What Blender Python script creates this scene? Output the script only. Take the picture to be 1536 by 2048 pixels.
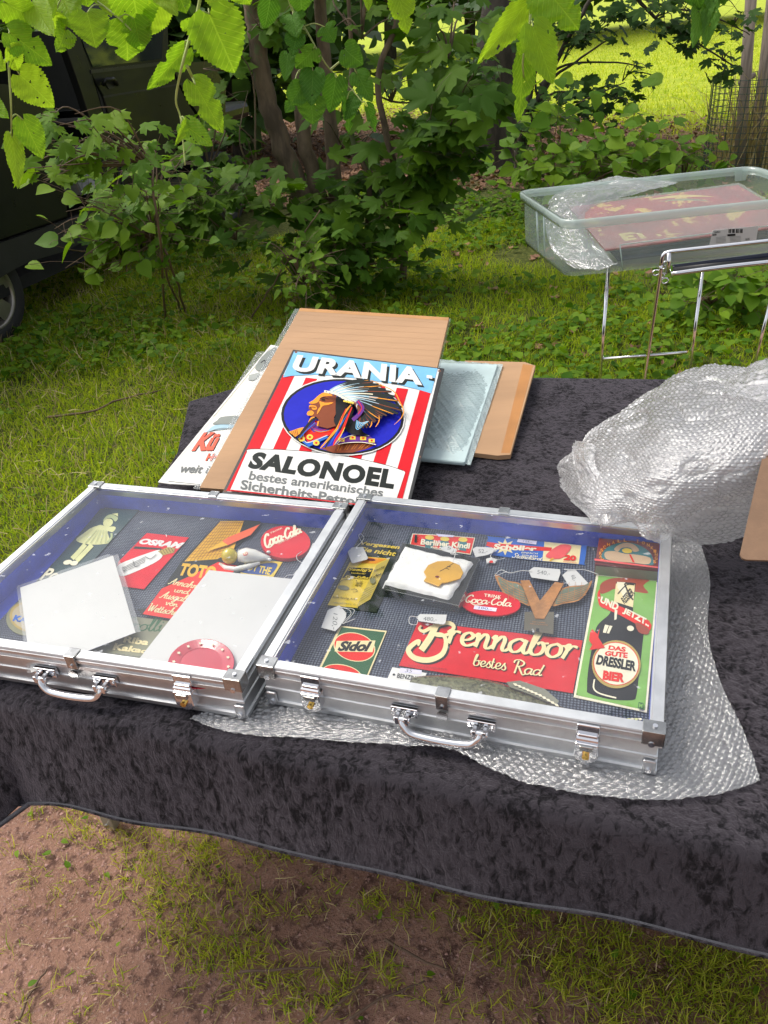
import bpy, bmesh, math, random
import numpy as np
from mathutils import Vector, Matrix
from mathutils.geometry import tessellate_polygon
random.seed(7); rng = np.random.default_rng(7)
scene = bpy.context.scene
for o in list(bpy.data.objects): bpy.data.objects.remove(o)
# ---------------------------------------------------------------- camera
F = 1520.0; CAM = Vector((0, 0, 1.6)); PITCH = math.radians(33.0); ROLL = math.radians(-5.7)
ROT = Matrix.Rotation(math.pi/2-PITCH, 3, 'X') @ Matrix.Rotation(ROLL, 3, 'Z')
cam = bpy.data.cameras.new('camera'); cam.sensor_fit = 'VERTICAL'; cam.sensor_height = 24
cam.lens = 24*F/2048; cam.clip_start = .02; cam.clip_end = 600
camo = bpy.data.objects.new('camera', cam); scene.collection.objects.link(camo)
camo.matrix_world = Matrix.Translation(CAM) @ ROT.to_4x4(); scene.camera = camo
# ---------------------------------------------------------------- light
EL, AZ = math.radians(60), math.radians(-62)     # sun stands behind the table, a little to the left
world = bpy.data.worlds.new('World'); scene.world = world; world.use_nodes = True
wn = world.node_tree.nodes; bg = wn['Background']
sky = wn.new('ShaderNodeTexSky'); sky.sky_type = 'NISHITA'; sky.sun_disc = False
sky.sun_elevation = EL; sky.sun_rotation = AZ; sky.dust_density = 4; sky.air_density = 1.0; sky.ozone_density = .6
hs = wn.new('ShaderNodeHueSaturation'); hs.inputs['Saturation'].default_value = .28      # thin high cloud greys the blue
world.node_tree.links.new(sky.outputs[0], hs.inputs['Color']); world.node_tree.links.new(hs.outputs[0], bg.inputs[0]); bg.inputs[1].default_value = .15
sl = bpy.data.lights.new('sun', 'SUN'); sl.energy = 1.15; sl.angle = math.radians(20); sl.color = (1, .93, .80)
so = bpy.data.objects.new('sun', sl); scene.collection.objects.link(so)
so.rotation_euler = Vector((math.sin(AZ)*math.cos(EL), math.cos(AZ)*math.cos(EL), math.sin(EL))).to_track_quat('Z', 'Y').to_euler()
scene.view_settings.view_transform = 'Standard'; scene.view_settings.look = 'None'
scene.view_settings.gamma = 1; scene.view_settings.use_curve_mapping = False
scene.view_settings.exposure = .60
scene.cycles.max_bounces = 8; scene.cycles.transparent_max_bounces = 16
scene.cycles.transmission_bounces = 4; scene.cycles.glossy_bounces = 3; scene.cycles.diffuse_bounces = 3

# ---------------------------------------------------------------- measuring the place (survey helpers)
def ray(px, py): return ROT @ Vector(((px-768)/F, -(py-1024)/F, -1))
def W(px, py, z=0.0):
    d = ray(px, py); return CAM + d*((z-CAM.z)/d.z)
def WY(px, py, y):
    d = ray(px, py); return CAM + d*(y/d.y)
class Plane:
    def __init__(s, z=None, p0=None, n=None):
        s.p0 = Vector(p0) if p0 is not None else Vector((0, 0, z)); s.n = Vector(n).normalized() if n is not None else Vector((0, 0, 1))
    def at(s, px, py, h=0.0):
        d = ray(px, py); t = ((s.p0-CAM).dot(s.n)+h)/d.dot(s.n); return CAM+d*t
def tilt_plane(px, py, z, yaw, slope, up=0.0):
    y, a = math.radians(yaw), math.radians(slope)
    n = Vector((-math.sin(y)*math.sin(a), -math.cos(y)*math.sin(a), math.cos(a)))
    return Plane(p0=W(px, py, z)+n*up, n=n)

# ---------------------------------------------------------------- objects
C = scene.collection
def tag(o, label=None, cat=None, group=None, kind=None):
    if label: o['label'] = label
    if cat: o['category'] = cat
    if group: o['group'] = group
    if kind: o['kind'] = kind
    return o
def empty(name, loc, label, cat, group=None):
    o = bpy.data.objects.new(name, None); o.empty_display_size = .05; C.objects.link(o); o.location = loc
    return tag(o, label, cat, group)
def obj(name, me, parent=None, loc=None, **kw):
    o = bpy.data.objects.new(name, me); C.objects.link(o)
    if parent is not None: o.parent = parent
    if loc is not None: o.location = loc
    return tag(o, **kw)
def world_origin(parent):
    p = Vector((0, 0, 0))
    while parent is not None:
        p += parent.location; parent = parent.parent
    return p
def mesh(name, verts, faces, mat, smooth=False, uvs=None):
    me = bpy.data.meshes.new(name); me.from_pydata([tuple(v) for v in verts], [], faces)
    if mat is not None:
        for m in (mat if isinstance(mat, list) else [mat]): me.materials.append(m)
    if smooth:
        me.shade_smooth()
    me.update(); return me
class MB:
    """collects pieces of ONE mesh in world space"""
    def __init__(s): s.v = []; s.f = []
    def add(s, v, f):
        b = len(s.v); s.v += [Vector(x) for x in v]; s.f += [tuple(i+b for i in q) for q in f]; return s
    def build(s, name, mat, parent=None, smooth=False, bevel=0, origin=None, **kw):
        o0 = world_origin(parent)
        if parent is None:
            o0 = origin if origin is not None else sum(s.v, Vector())/len(s.v)
            o0 = Vector(o0)
        me = mesh(name, [x-o0 for x in s.v], s.f, mat, smooth)
        o = obj(name, me, parent, o0 if parent is None else None, **kw)
        if bevel:
            m = o.modifiers.new('bevel', 'BEVEL'); m.width = bevel; m.segments = 2; m.limit_method = 'ANGLE'
        return o
    def box(s, c, sx, sy, sz, R=None):
        c = Vector(c); R = R or Matrix.Identity(3)
        v = [c+R@Vector((x*sx/2, y*sy/2, z*sz/2)) for z in (-1, 1) for x, y in ((-1, -1), (1, -1), (1, 1), (-1, 1))]
        return s.add(v, [(3, 2, 1, 0), (4, 5, 6, 7), (0, 1, 5, 4), (1, 2, 6, 5), (2, 3, 7, 6), (3, 0, 4, 7)])
    def tube(s, pts, r, n=10, cap=True):
        pts = [Vector(p) for p in pts]; N = len(pts); rs = r if isinstance(r, (list, tuple)) else [r]*N
        base = len(s.v); up = None
        for i, p in enumerate(pts):
            d = (pts[min(i+1, N-1)]-pts[max(i-1, 0)]).normalized()
            if up is None: up = Vector((0, 0, 1)) if abs(d.z) < .9 else Vector((1, 0, 0))
            a = d.cross(up).normalized(); b = a.cross(d).normalized(); up = b
            for k in range(n):
                t = 2*math.pi*k/n; s.v.append(p+(a*math.cos(t)+b*math.sin(t))*rs[i])
        for i in range(N-1):
            for k in range(n):
                s.f.append((base+i*n+k, base+i*n+(k+1) % n, base+(i+1)*n+(k+1) % n, base+(i+1)*n+k))
        if cap:
            s.f.append(tuple(base+k for k in range(n))[::-1]); s.f.append(tuple(base+(N-1)*n+k for k in range(n)))
        return s
    def prism(s, poly, h):
        """poly: list of world points (coplanar), extruded down by vector h"""
        n = len(poly); h = Vector(h); b = len(s.v); s.v += [Vector(p) for p in poly]+[Vector(p)-h for p in poly]
        tri = tessellate_polygon([[Vector(p) for p in poly]])
        nrm = h.normalized()
        for t in tri:
            a, c, d = [Vector(poly[i]) for i in t]
            if (c-a).cross(d-a).dot(nrm) < 0: t = (t[0], t[2], t[1])
            s.f.append((b+t[0], b+t[1], b+t[2])); s.f.append((b+n+t[2], b+n+t[1], b+n+t[0]))
        for i in range(n):
            j = (i+1) % n; s.f.append((b+i, b+j, b+n+j, b+n+i))
        return s
def catmull(P, n=8, closed=False):
    P = [Vector(p) for p in P]; out = []; N = len(P)
    for i in range(N if closed else N-1):
        a, b, c, d = (P[(i-1) % N], P[i], P[(i+1) % N], P[(i+2) % N]) if closed else (P[max(i-1, 0)], P[i], P[i+1], P[min(i+2, N-1)])
        for k in range(n):
            t = k/n; out.append(.5*((2*b)+(c-a)*t+(2*a-5*b+4*c-d)*t*t+(3*b-a-3*c+d)*t**3))
    if not closed: out.append(P[-1])
    return out

# ---------------------------------------------------------------- materials
MATS = {}
def nt(name):
    m = bpy.data.materials.new(name); m.use_nodes = True; t = m.node_tree; return m, t, t.nodes, t.links, t.nodes['Principled BSDF']
def N(nodes, typ, **kw):
    n = nodes.new(typ)
    for k, v in kw.items():
        if k in ('noise_dimensions', 'operation', 'blend_type', 'data_type', 'feature', 'attribute_name', 'mode', 'wave_type', 'bands_direction', 'layer_name', 'distance', 'invert'): setattr(n, k, v)
        else: n.inputs[k.replace('_', ' ')].default_value = v
    return n
def mix_rgb(nodes, links, f, a, b, blend='MIX'):
    m = nodes.new('ShaderNodeMix'); m.data_type = 'RGBA'; m.blend_type = blend
    for s, v in ((m.inputs[0], f), (m.inputs[6], a), (m.inputs[7], b)):
        if hasattr(v, 'is_output'): links.new(v, s)
        else: s.default_value = v if not isinstance(v, tuple) else (*v[:3], 1)
    return m.outputs[2]
def ramp(nodes, links, src, lo, hi):
    m = nodes.new('ShaderNodeMapRange'); m.interpolation_type = 'SMOOTHSTEP'; links.new(src, m.inputs[0]); m.inputs[1].default_value = lo; m.inputs[2].default_value = hi
    return m.outputs[0]
def M(name, col, rough=.5, metal=0, var=.12, vscale=9, bump=0, bscale=150, coat=0, wear=None, wscale=25, wlo=.66, spec=.5, stretch=None):
    if name in MATS: return MATS[name]
    m, t, nodes, links, p = nt(name)
    tc = nodes.new('ShaderNodeTexCoord'); src = tc.outputs['Object']
    if stretch:
        mp = nodes.new('ShaderNodeMapping'); mp.inputs['Scale'].default_value = stretch; links.new(src, mp.inputs[0]); src = mp.outputs[0]
    nz = N(nodes, 'ShaderNodeTexNoise', Scale=vscale, Detail=6.0, Roughness=.6); links.new(src, nz.inputs['Vector'])
    lo = tuple(c*(1-var) for c in col); hi = tuple(min(1, c*(1+var)) for c in col)
    c = mix_rgb(nodes, links, ramp(nodes, links, nz.outputs[0], .3, .7), lo, hi)
    if wear:
        wz = N(nodes, 'ShaderNodeTexNoise', Scale=wscale, Detail=8.0, Roughness=.7); links.new(src, wz.inputs['Vector'])
        c = mix_rgb(nodes, links, ramp(nodes, links, wz.outputs[0], wlo, wlo+.04), c, wear)
    links.new(c, p.inputs['Base Color'])
    p.inputs['Metallic'].default_value = metal; p.inputs['Specular IOR Level'].default_value = spec
    rr = nodes.new('ShaderNodeMapRange'); links.new(nz.outputs[0], rr.inputs[0]); rr.inputs[3].default_value = max(.02, rough-.08); rr.inputs[4].default_value = min(1, rough+.08)
    links.new(rr.outputs[0], p.inputs['Roughness']); p.inputs['Coat Weight'].default_value = coat; p.inputs['Coat Roughness'].default_value = .08
    if bump:
        bz = N(nodes, 'ShaderNodeTexNoise', Scale=bscale, Detail=4.0); links.new(src, bz.inputs['Vector'])
        b = nodes.new('ShaderNodeBump'); b.inputs['Strength'].default_value = bump; b.inputs['Distance'].default_value = .002
        links.new(bz.outputs[0], b.inputs['Height']); links.new(b.outputs[0], p.inputs['Normal'])
    MATS[name] = m; return m
def ink(name, col, rough=.33): return M('ink_'+name, col, rough, var=.07, vscale=30, bump=.05, bscale=60, spec=.13)
RED = ink('red', (.60, .012, .02)); CREAM = ink('cream', (.78, .66, .36)); IVORY = ink('ivory', (.80, .74, .55)); BLACK = ink('black', (.012, .012, .014))
WHITE = ink('white', (.72, .71, .68)); COKE = ink('cola_red', (.64, .008, .022)); YEL = ink('yellow', (.72, .52, .07)); BRED = ink('bright_red', (.70, .02, .012))
LBLUE = ink('light_blue', (.19, .46, .72)); ULTRA = ink('ultramarine', (.012, .016, .42)); BROWN = ink('skin_brown', (.22, .055, .022)); ORANGE = ink('orange', (.80, .30, .03))
DGREEN = ink('dark_green', (.03, .11, .045)); LGREEN = ink('light_green', (.20, .42, .09)); NAVY = ink('navy', (.03, .07, .25)); SBLUE = ink('royal_blue', (.02, .12, .48))
GREY = ink('grey', (.16, .17, .17)); SILV = ink('pale_blue_grey', (.36, .52, .60)); OLIVE = ink('olive_grey', (.22, .22, .13)); TEAL = ink('teal', (.04, .17, .19)); PALEY = ink('pale_yellow_green', (.62, .62, .30))
PINK = ink('pink_red', (.75, .10, .10)); DRED = ink('maroon', (.17, .025, .025)); PURP = ink('purple', (.12, .03, .22)); SKINY = ink('ochre', (.72, .40, .03), .35); GOLD = ink('gold', (.42, .30, .08)); DBLACK = ink('sign_black', (.018, .022, .02))
PAPER = M('paper', (.60, .595, .58), .6, var=.03, vscale=5)
def thin_fresnel(nodes, links, nrm=None, base=.045):
    l = nodes.new('ShaderNodeLayerWeight'); l.inputs[0].default_value = .5
    if nrm is not None: links.new(nrm, l.inputs['Normal'])
    p = nodes.new('ShaderNodeMath'); p.operation = 'POWER'; links.new(l.outputs['Facing'], p.inputs[0]); p.inputs[1].default_value = 5
    q = nodes.new('ShaderNodeMath'); q.operation = 'MULTIPLY_ADD'; links.new(p.outputs[0], q.inputs[0]); q.inputs[1].default_value = .90; q.inputs[2].default_value = base; q.use_clamp = True
    return q.outputs[0]
def plastic_film(name, tint, transp, gloss=.25, rough=.16, bs=900, bstr=.3, transl=.4):
    """thin clear film: part clear, part milky, part shiny"""
    m = bpy.data.materials.new(name); m.use_nodes = True; t = m.node_tree; nodes, links = t.nodes, t.links
    nodes.remove(nodes['Principled BSDF']); out = nodes['Material Output']
    tc = nodes.new('ShaderNodeTexCoord'); nz = N(nodes, 'ShaderNodeTexNoise', Scale=float(bs), Detail=7.0, Roughness=.65, Distortion=.8); links.new(tc.outputs['Object'], nz.inputs['Vector'])
    b = nodes.new('ShaderNodeBump'); b.inputs['Strength'].default_value = bstr; b.inputs['Distance'].default_value = .004; links.new(nz.outputs[0], b.inputs['Height'])
    tr = nodes.new('ShaderNodeBsdfTransparent'); tr.inputs[0].default_value = (*[min(1, .9+.1*c) for c in tint], 1)
    df = nodes.new('ShaderNodeBsdfDiffuse'); df.inputs[0].default_value = (*tint, 1); tl = nodes.new('ShaderNodeBsdfTranslucent'); tl.inputs[0].default_value = (*tint, 1)
    gl = nodes.new('ShaderNodeBsdfGlossy'); gl.inputs['Roughness'].default_value = rough
    for s in (df, tl, gl): links.new(b.outputs[0], s.inputs['Normal'])
    m1 = nodes.new('ShaderNodeMixShader'); m1.inputs[0].default_value = transl; links.new(df.outputs[0], m1.inputs[1]); links.new(tl.outputs[0], m1.inputs[2])
    m2 = nodes.new('ShaderNodeMixShader'); m2.inputs[0].default_value = transp; links.new(m1.outputs[0], m2.inputs[1]); links.new(tr.outputs[0], m2.inputs[2])
    lw = thin_fresnel(nodes, links, b.outputs[0])
    ad = nodes.new('ShaderNodeMath'); ad.operation = 'MULTIPLY_ADD'; ad.inputs[1].default_value = 1.2; ad.inputs[2].default_value = gloss; ad.use_clamp = True; links.new(lw, ad.inputs[0])
    m3 = nodes.new('ShaderNodeMixShader'); links.new(ad.outputs[0], m3.inputs[0]); links.new(m2.outputs[0], m3.inputs[1]); links.new(gl.outputs[0], m3.inputs[2])
    links.new(m3.outputs[0], out.inputs['Surface']); return m
def leaf_mat(name, col, col2, transl=.35, rough=.45, veins=False, holes=0.0, spec=.4):
    m, t, nodes, links, p = nt(name); out = nodes['Material Output']
    oi = nodes.new('ShaderNodeObjectInfo'); at = nodes.new('ShaderNodeAttribute'); at.attribute_name = 'rnd'
    ad = nodes.new('ShaderNodeMath'); ad.operation = 'ADD'; links.new(oi.outputs['Random'], ad.inputs[0]); links.new(at.outputs['Fac'], ad.inputs[1])
    fr = nodes.new('ShaderNodeMath'); fr.operation = 'FRACT'; links.new(ad.outputs[0], fr.inputs[0])
    c = mix_rgb(nodes, links, fr.outputs[0], col, col2)
    if veins or holes:
        uv = nodes.new('ShaderNodeUVMap'); uv.uv_map = 'UVMap'; sx = nodes.new('ShaderNodeSeparateXYZ'); links.new(uv.outputs[0], sx.inputs[0])
        def mth(op, a, b=None, cc=None):
            n = nodes.new('ShaderNodeMath'); n.operation = op
            for i, v in enumerate((a, b, cc)):
                if v is None: continue
                if hasattr(v, 'is_output'): links.new(v, n.inputs[i])
                else: n.inputs[i].default_value = v
            return n.outputs[0]
        au = mth('ABSOLUTE', mth('SUBTRACT', sx.outputs[0], .5)); v = sx.outputs[1]
        ph = mth('FRACT', mth('MULTIPLY', mth('SUBTRACT', v, mth('MULTIPLY', au, .95)), 8.5))
        side = mth('SUBTRACT', 1.0, mth('MINIMUM', mth('MULTIPLY', mth('ABSOLUTE', mth('SUBTRACT', ph, .5)), 9.0), 1.0))
        rib = mth('SUBTRACT', 1.0, mth('MINIMUM', mth('MULTIPLY', au, 45.0), 1.0))
        vein = mth('MAXIMUM', side, rib)
        c = mix_rgb(nodes, links, mth('MULTIPLY', vein, .45), c, tuple(min(1, x*1.7+.06) for x in col2))
        nz = N(nodes, 'ShaderNodeTexNoise', Scale=14.0, Detail=3.0); links.new(uv.outputs[0], nz.inputs['Vector'])
        c = mix_rgb(nodes, links, mth('MULTIPLY', nz.outputs[0], .35), c, tuple(x*.55 for x in col))
        bp = nodes.new('ShaderNodeBump'); bp.inputs['Strength'].default_value = .7; bp.inputs['Distance'].default_value = .0025; bp.invert = True
        links.new(mth('ADD', vein, mth('MULTIPLY', nz.outputs[0], .5)), bp.inputs['Height']); links.new(bp.outputs[0], p.inputs['Normal'])
    links.new(c, p.inputs['Base Color']); p.inputs['Roughness'].default_value = rough; p.inputs['Specular IOR Level'].default_value = spec
    tl = nodes.new('ShaderNodeBsdfTranslucent'); cc = mix_rgb(nodes, links, 1.0, c, (1.5, 1.5, .5), 'MULTIPLY'); links.new(cc, tl.inputs[0])
    mx = nodes.new('ShaderNodeMixShader'); mx.inputs[0].default_value = transl; links.new(p.outputs[0], mx.inputs[1]); links.new(tl.outputs[0], mx.inputs[2])
    last = mx.outputs[0]
    if holes:
        hz = N(nodes, 'ShaderNodeTexNoise', Scale=7.0, Detail=2.0, noise_dimensions='4D'); links.new(uv.outputs[0], hz.inputs['Vector'])
        links.new(mth('MULTIPLY', oi.outputs['Random'], 37.0), hz.inputs['W'])
        hm = mth('GREATER_THAN', hz.outputs[0], 1-holes)
        trn = nodes.new('ShaderNodeBsdfTransparent'); m4 = nodes.new('ShaderNodeMixShader'); links.new(hm, m4.inputs[0]); links.new(last, m4.inputs[1]); links.new(trn.outputs[0], m4.inputs[2]); last = m4.outputs[0]
    links.new(last, out.inputs['Surface']); return m
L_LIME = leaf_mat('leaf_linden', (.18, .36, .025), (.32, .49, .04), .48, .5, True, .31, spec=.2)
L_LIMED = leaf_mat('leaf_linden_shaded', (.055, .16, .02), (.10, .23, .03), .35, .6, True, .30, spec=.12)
L_MAPLE = leaf_mat('leaf_maple', (.036, .095, .007), (.090, .175, .010), .35, .6, spec=.15)
L_SHRUB = leaf_mat('leaf_shrub', (.075, .175, .012), (.19, .31, .020), .4, .55, spec=.18)
L_COVER = leaf_mat('leaf_ground_cover', (.05, .13, .009), (.16, .27, .016), .35, .6, spec=.15)
L_CANOPY = leaf_mat('leaf_canopy', (.04, .10, .02), (.08, .16, .03), .35, .5)
L_LITTER = leaf_mat('leaf_litter_brown', (.12, .055, .03), (.36, .20, .12), .1, .7)
L_GRASS = leaf_mat('grass_blades', (.20, .33, .010), (.50, .56, .04), .4, .6, spec=.15)
L_GRASSF = leaf_mat('grass_blades_front', (.20, .30, .02), (.62, .60, .10), .45, .6, spec=.15)
L_MEADOW = leaf_mat('meadow_blades', (.32, .44, .03), (.60, .62, .08), .45, .6, spec=.15)
BARK = M('bark', (.13, .095, .06), .85, var=.45, vscale=14, bump=1.0, bscale=40, stretch=(1, 1, .35), wear=(.10, .13, .05), wscale=6, wlo=.58)
BARKD = M('bark_dark', (.055, .045, .032), .85, var=.45, vscale=14, bump=1.0, bscale=30, stretch=(1, 1, .3))
TWIG = M('twig_green', (.30, .36, .10), .5, var=.2); TWIGB = M('twig_brown', (.13, .08, .05), .7, var=.3)
ALU = M('aluminium', (.70, .71, .72), .42, 1, var=.08, vscale=20, bump=.06, bscale=400, stretch=(1, 1, 1))
CHROME = M('chrome', (.80, .80, .82), .07, 1, var=.03); BRASS = M('brass', (.75, .50, .14), .2, 1, var=.1); DCHROME = M('dull_chrome', (.45, .45, .44), .18, 1, var=.2, vscale=40)
# ================================================================ leaves and blades
def fast_mesh(name, V, T, mat, rnd=None, smooth=False):
    V = np.asarray(V, np.float32); T = np.asarray(T, np.int32)
    me = bpy.data.meshes.new(name); me.vertices.add(len(V)); me.vertices.foreach_set('co', V.ravel())
    me.loops.add(T.size); me.loops.foreach_set('vertex_index', T.ravel()); k = T.shape[1]
    me.polygons.add(len(T)); me.polygons.foreach_set('loop_start', np.arange(0, T.size, k, dtype=np.int32))
    me.materials.append(mat); me.update(calc_edges=True)
    if smooth: me.shade_smooth()
    if rnd is not None:
        a = me.attributes.new('rnd', 'FLOAT', 'POINT'); a.data.foreach_set('value', np.asarray(rnd, np.float32))
    return me
def scatter(name, bv, bt, pos, rot, scl, mat, origin=(0, 0, 0)):
    """bv (k,3) pattern, pos (n,3), rot (n,3,3), scl (n,) or (n,3) -> ONE merged mesh"""
    bv = np.asarray(bv, float); bt = np.asarray(bt); n = len(pos); scl = np.asarray(scl, float)
    if scl.ndim == 1: scl = np.repeat(scl[:, None], 3, 1)
    P = np.einsum('nij,nkj->nki', rot, bv[None]*scl[:, None, :])+pos[:, None, :]-np.asarray(origin)
    T = (bt[None]+(np.arange(n)*len(bv))[:, None, None]).reshape(-1, bt.shape[1])
    return fast_mesh(name, P.reshape(-1, 3), T, mat, np.repeat(rng.random(n), len(bv)))
def rotz_tilt(n, tilt, yaw=None):
    a = rng.random(n)*2*np.pi if yaw is None else yaw
    t = rng.normal(0, tilt, n); b = rng.random(n)*2*np.pi
    ca, sa = np.cos(a), np.sin(a); Z = np.zeros(n); O = np.ones(n)
    Rz = np.stack([np.stack([ca, -sa, Z], 1), np.stack([sa, ca, Z], 1), np.stack([Z, Z, O], 1)], 1)
    ct, st = np.cos(t), np.sin(t); Rx = np.stack([np.stack([O, Z, Z], 1), np.stack([Z, ct, -st], 1), np.stack([Z, st, ct], 1)], 1)
    cb, sb = np.cos(b), np.sin(b); Rb = np.stack([np.stack([cb, -sb, Z], 1), np.stack([sb, cb, Z], 1), np.stack([Z, Z, O], 1)], 1)
    return Rb@Rx@Rz
BLADE_V = [(-.5, 0, 0), (.5, 0, 0), (.38, .12, .5), (-.38, .12, .5), (.22, .42, .85), (-.22, .42, .85), (0, .8, 1.0)]
BLADE_T = [(0, 1, 2), (0, 2, 3), (3, 2, 4), (3, 4, 5), (5, 4, 6)]
def maple_leaf(detail=True):
    lobes = [(-150, .38), (-118, .30), (-95, .62), (-78, .48), (-62, .80), (-50, .72), (-40, .86), (-30, .42), (-18, .72), (-9, .80), (0, 1.0)]
    pts = [(math.radians(90+a), r) for a, r in lobes]+[(math.radians(90-a), r) for a, r in reversed(lobes[:-1])]
    v = [(0, -.05, 0)]+[(math.cos(t)*r*.62, math.sin(t)*r*.62, -.10*r*r+.05*math.sin(t*5)*r) for t, r in pts]
    n = len(pts); f = [(0, (i+1) % n+1, i+1) for i in range(n)]
    return v, f
def round_leaf():
    out = [(0, 0), (.22, -.02), (.40, .12), (.46, .35), (.38, .60), (.20, .82), (0, 1.08)]
    v = [(0, 0, 0), (0, .4, .0), (0, 1.08, -.16)]; v += [(x, y, .10*x*2-.16*y*y) for x, y in out[1:-1]]; v += [(-x, y, .10*x*2-.16*y*y) for x, y in out[1:-1]]
    r = [3, 4, 5, 6, 7]; l = [8, 9, 10, 11, 12]
    f = [(0, 3, 1), (1, 3, 4), (1, 4, 5), (1, 5, 6), (1, 6, 7), (1, 7, 2), (0, 1, 8), (1, 9, 8), (1, 10, 9), (1, 11, 10), (1, 12, 11), (1, 2, 12)]
    return v, f
def narrow_leaf():
    v, f = round_leaf(); return [(x*.72, y, z) for x, y, z in v], f
MAPLE, ROUND, NARROW = maple_leaf(), round_leaf(), narrow_leaf()
LEAFMESH = {}
def leaf_data(kind, mat):
    k = (id(kind), mat.name)
    if k not in LEAFMESH: LEAFMESH[k] = mesh('leaf', kind[0], kind[1], mat, True)
    return LEAFMESH[k]
class Shrub:
    """stems + twigs as tubes, leaves along the twigs; the nearest 300 leaves are parts, the rest one foliage mesh"""
    def __init__(s, name, base, label, cat, leaf, mat, bark, group=None, parts=300):
        s.root = empty(name, base, label, cat, group); s.base = Vector(base); s.leaf, s.mat, s.bark = leaf, mat, bark
        s.items = []; s.tw = MB(); s.parts = parts
    def stem(s, pts, r, name='stem', n=10):
        m = MB(); P = catmull(pts, 6); k = len(P); rr = [r[0]+(r[1]-r[0])*i/(k-1) for i in range(k)]
        m.tube([p+Vector((random.gauss(0, .004), random.gauss(0, .004), 0)) for p in P], rr, n); m.build(name, s.bark, s.root, True)
    def cluster(s, px, py, rx, ry, Y, dep, n, size, anchor=None, tw=7, droop=.4):
        c = WY(px, py, Y); k = (c-CAM).length/F
        ax = Vector((1, 0, 0)); up = Vector((0, 0, 1)); A = anchor if anchor is not None else c+Vector((0, .1, -ry*k))
        for i in range(tw):
            a = random.random()*6.28; q = math.sqrt(random.random())
            end = c+ax*(math.cos(a)*rx*k*q)+up*(math.sin(a)*ry*k*q)+Vector((0, random.uniform(-dep, dep), 0))
            L_ = (end-Vector(A)).length; mid = (Vector(A)+end)/2+Vector((random.gauss(0, .13*L_), random.gauss(0, .13*L_), .05+random.gauss(0, .10*L_)))
            P = catmull([A, mid, end], 5); r0_ = .0055 if anchor is not None else .008; s.tw.tube(P, [r0_-(r0_-.0015)*j/(len(P)-1) for j in range(len(P))], 5)
            for j in range(max(1, n//tw)):
                t = random.uniform(.35, 1.0)**.7; p = P[min(len(P)-1, int(t*(len(P)-1)+.5))]
                sp = .10*min(1.4, rx*k/.3)+.02; q_ = p+Vector((random.gauss(0, sp), random.gauss(0, sp*.8), random.gauss(0, sp*.7)))
                s.items.append((q_, size*random.uniform(.6, 1.25), droop))
                if Y < 7: s.tw.tube([p, (p+q_)/2+Vector((0, 0, .01)), q_], .0012, 3, False)
    def done(s):
        s.items.sort(key=lambda q: (q[0]-CAM).length/q[1]); R = []
        for p, sz, dr in s.items:
            y = random.random()*6.28; nrm = Vector((random.gauss(0, .42), random.gauss(-.45, .38), 1)).normalized()
            d = Vector((math.cos(y), math.sin(y)-.4, -dr)); d = (d-nrm*d.dot(nrm)).normalized(); x = d.cross(nrm).normalized()
            R.append(np.array([x, d, nrm]).T)
        me = leaf_data(s.leaf, s.mat)
        for (p, sz, _), r in list(zip(s.items, R))[:s.parts]:
            o = obj('leaf', me, s.root); o.matrix_local = Matrix.Translation(p-s.base) @ Matrix([list(q) for q in r]).to_4x4() @ Matrix.Diagonal((sz, sz*random.uniform(.85, 1.15), sz, 1))
        rest = s.items[s.parts:]
        if rest:
            m = scatter('foliage', s.leaf[0], s.leaf[1], np.array([q[0] for q in rest]), np.array(R[s.parts:]), np.array([q[1] for q in rest]), s.mat, s.base)
            obj('foliage', m, s.root, kind='stuff')
        if s.tw.v: s.tw.build('twigs', s.bark, s.root, True, kind='stuff')
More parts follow.
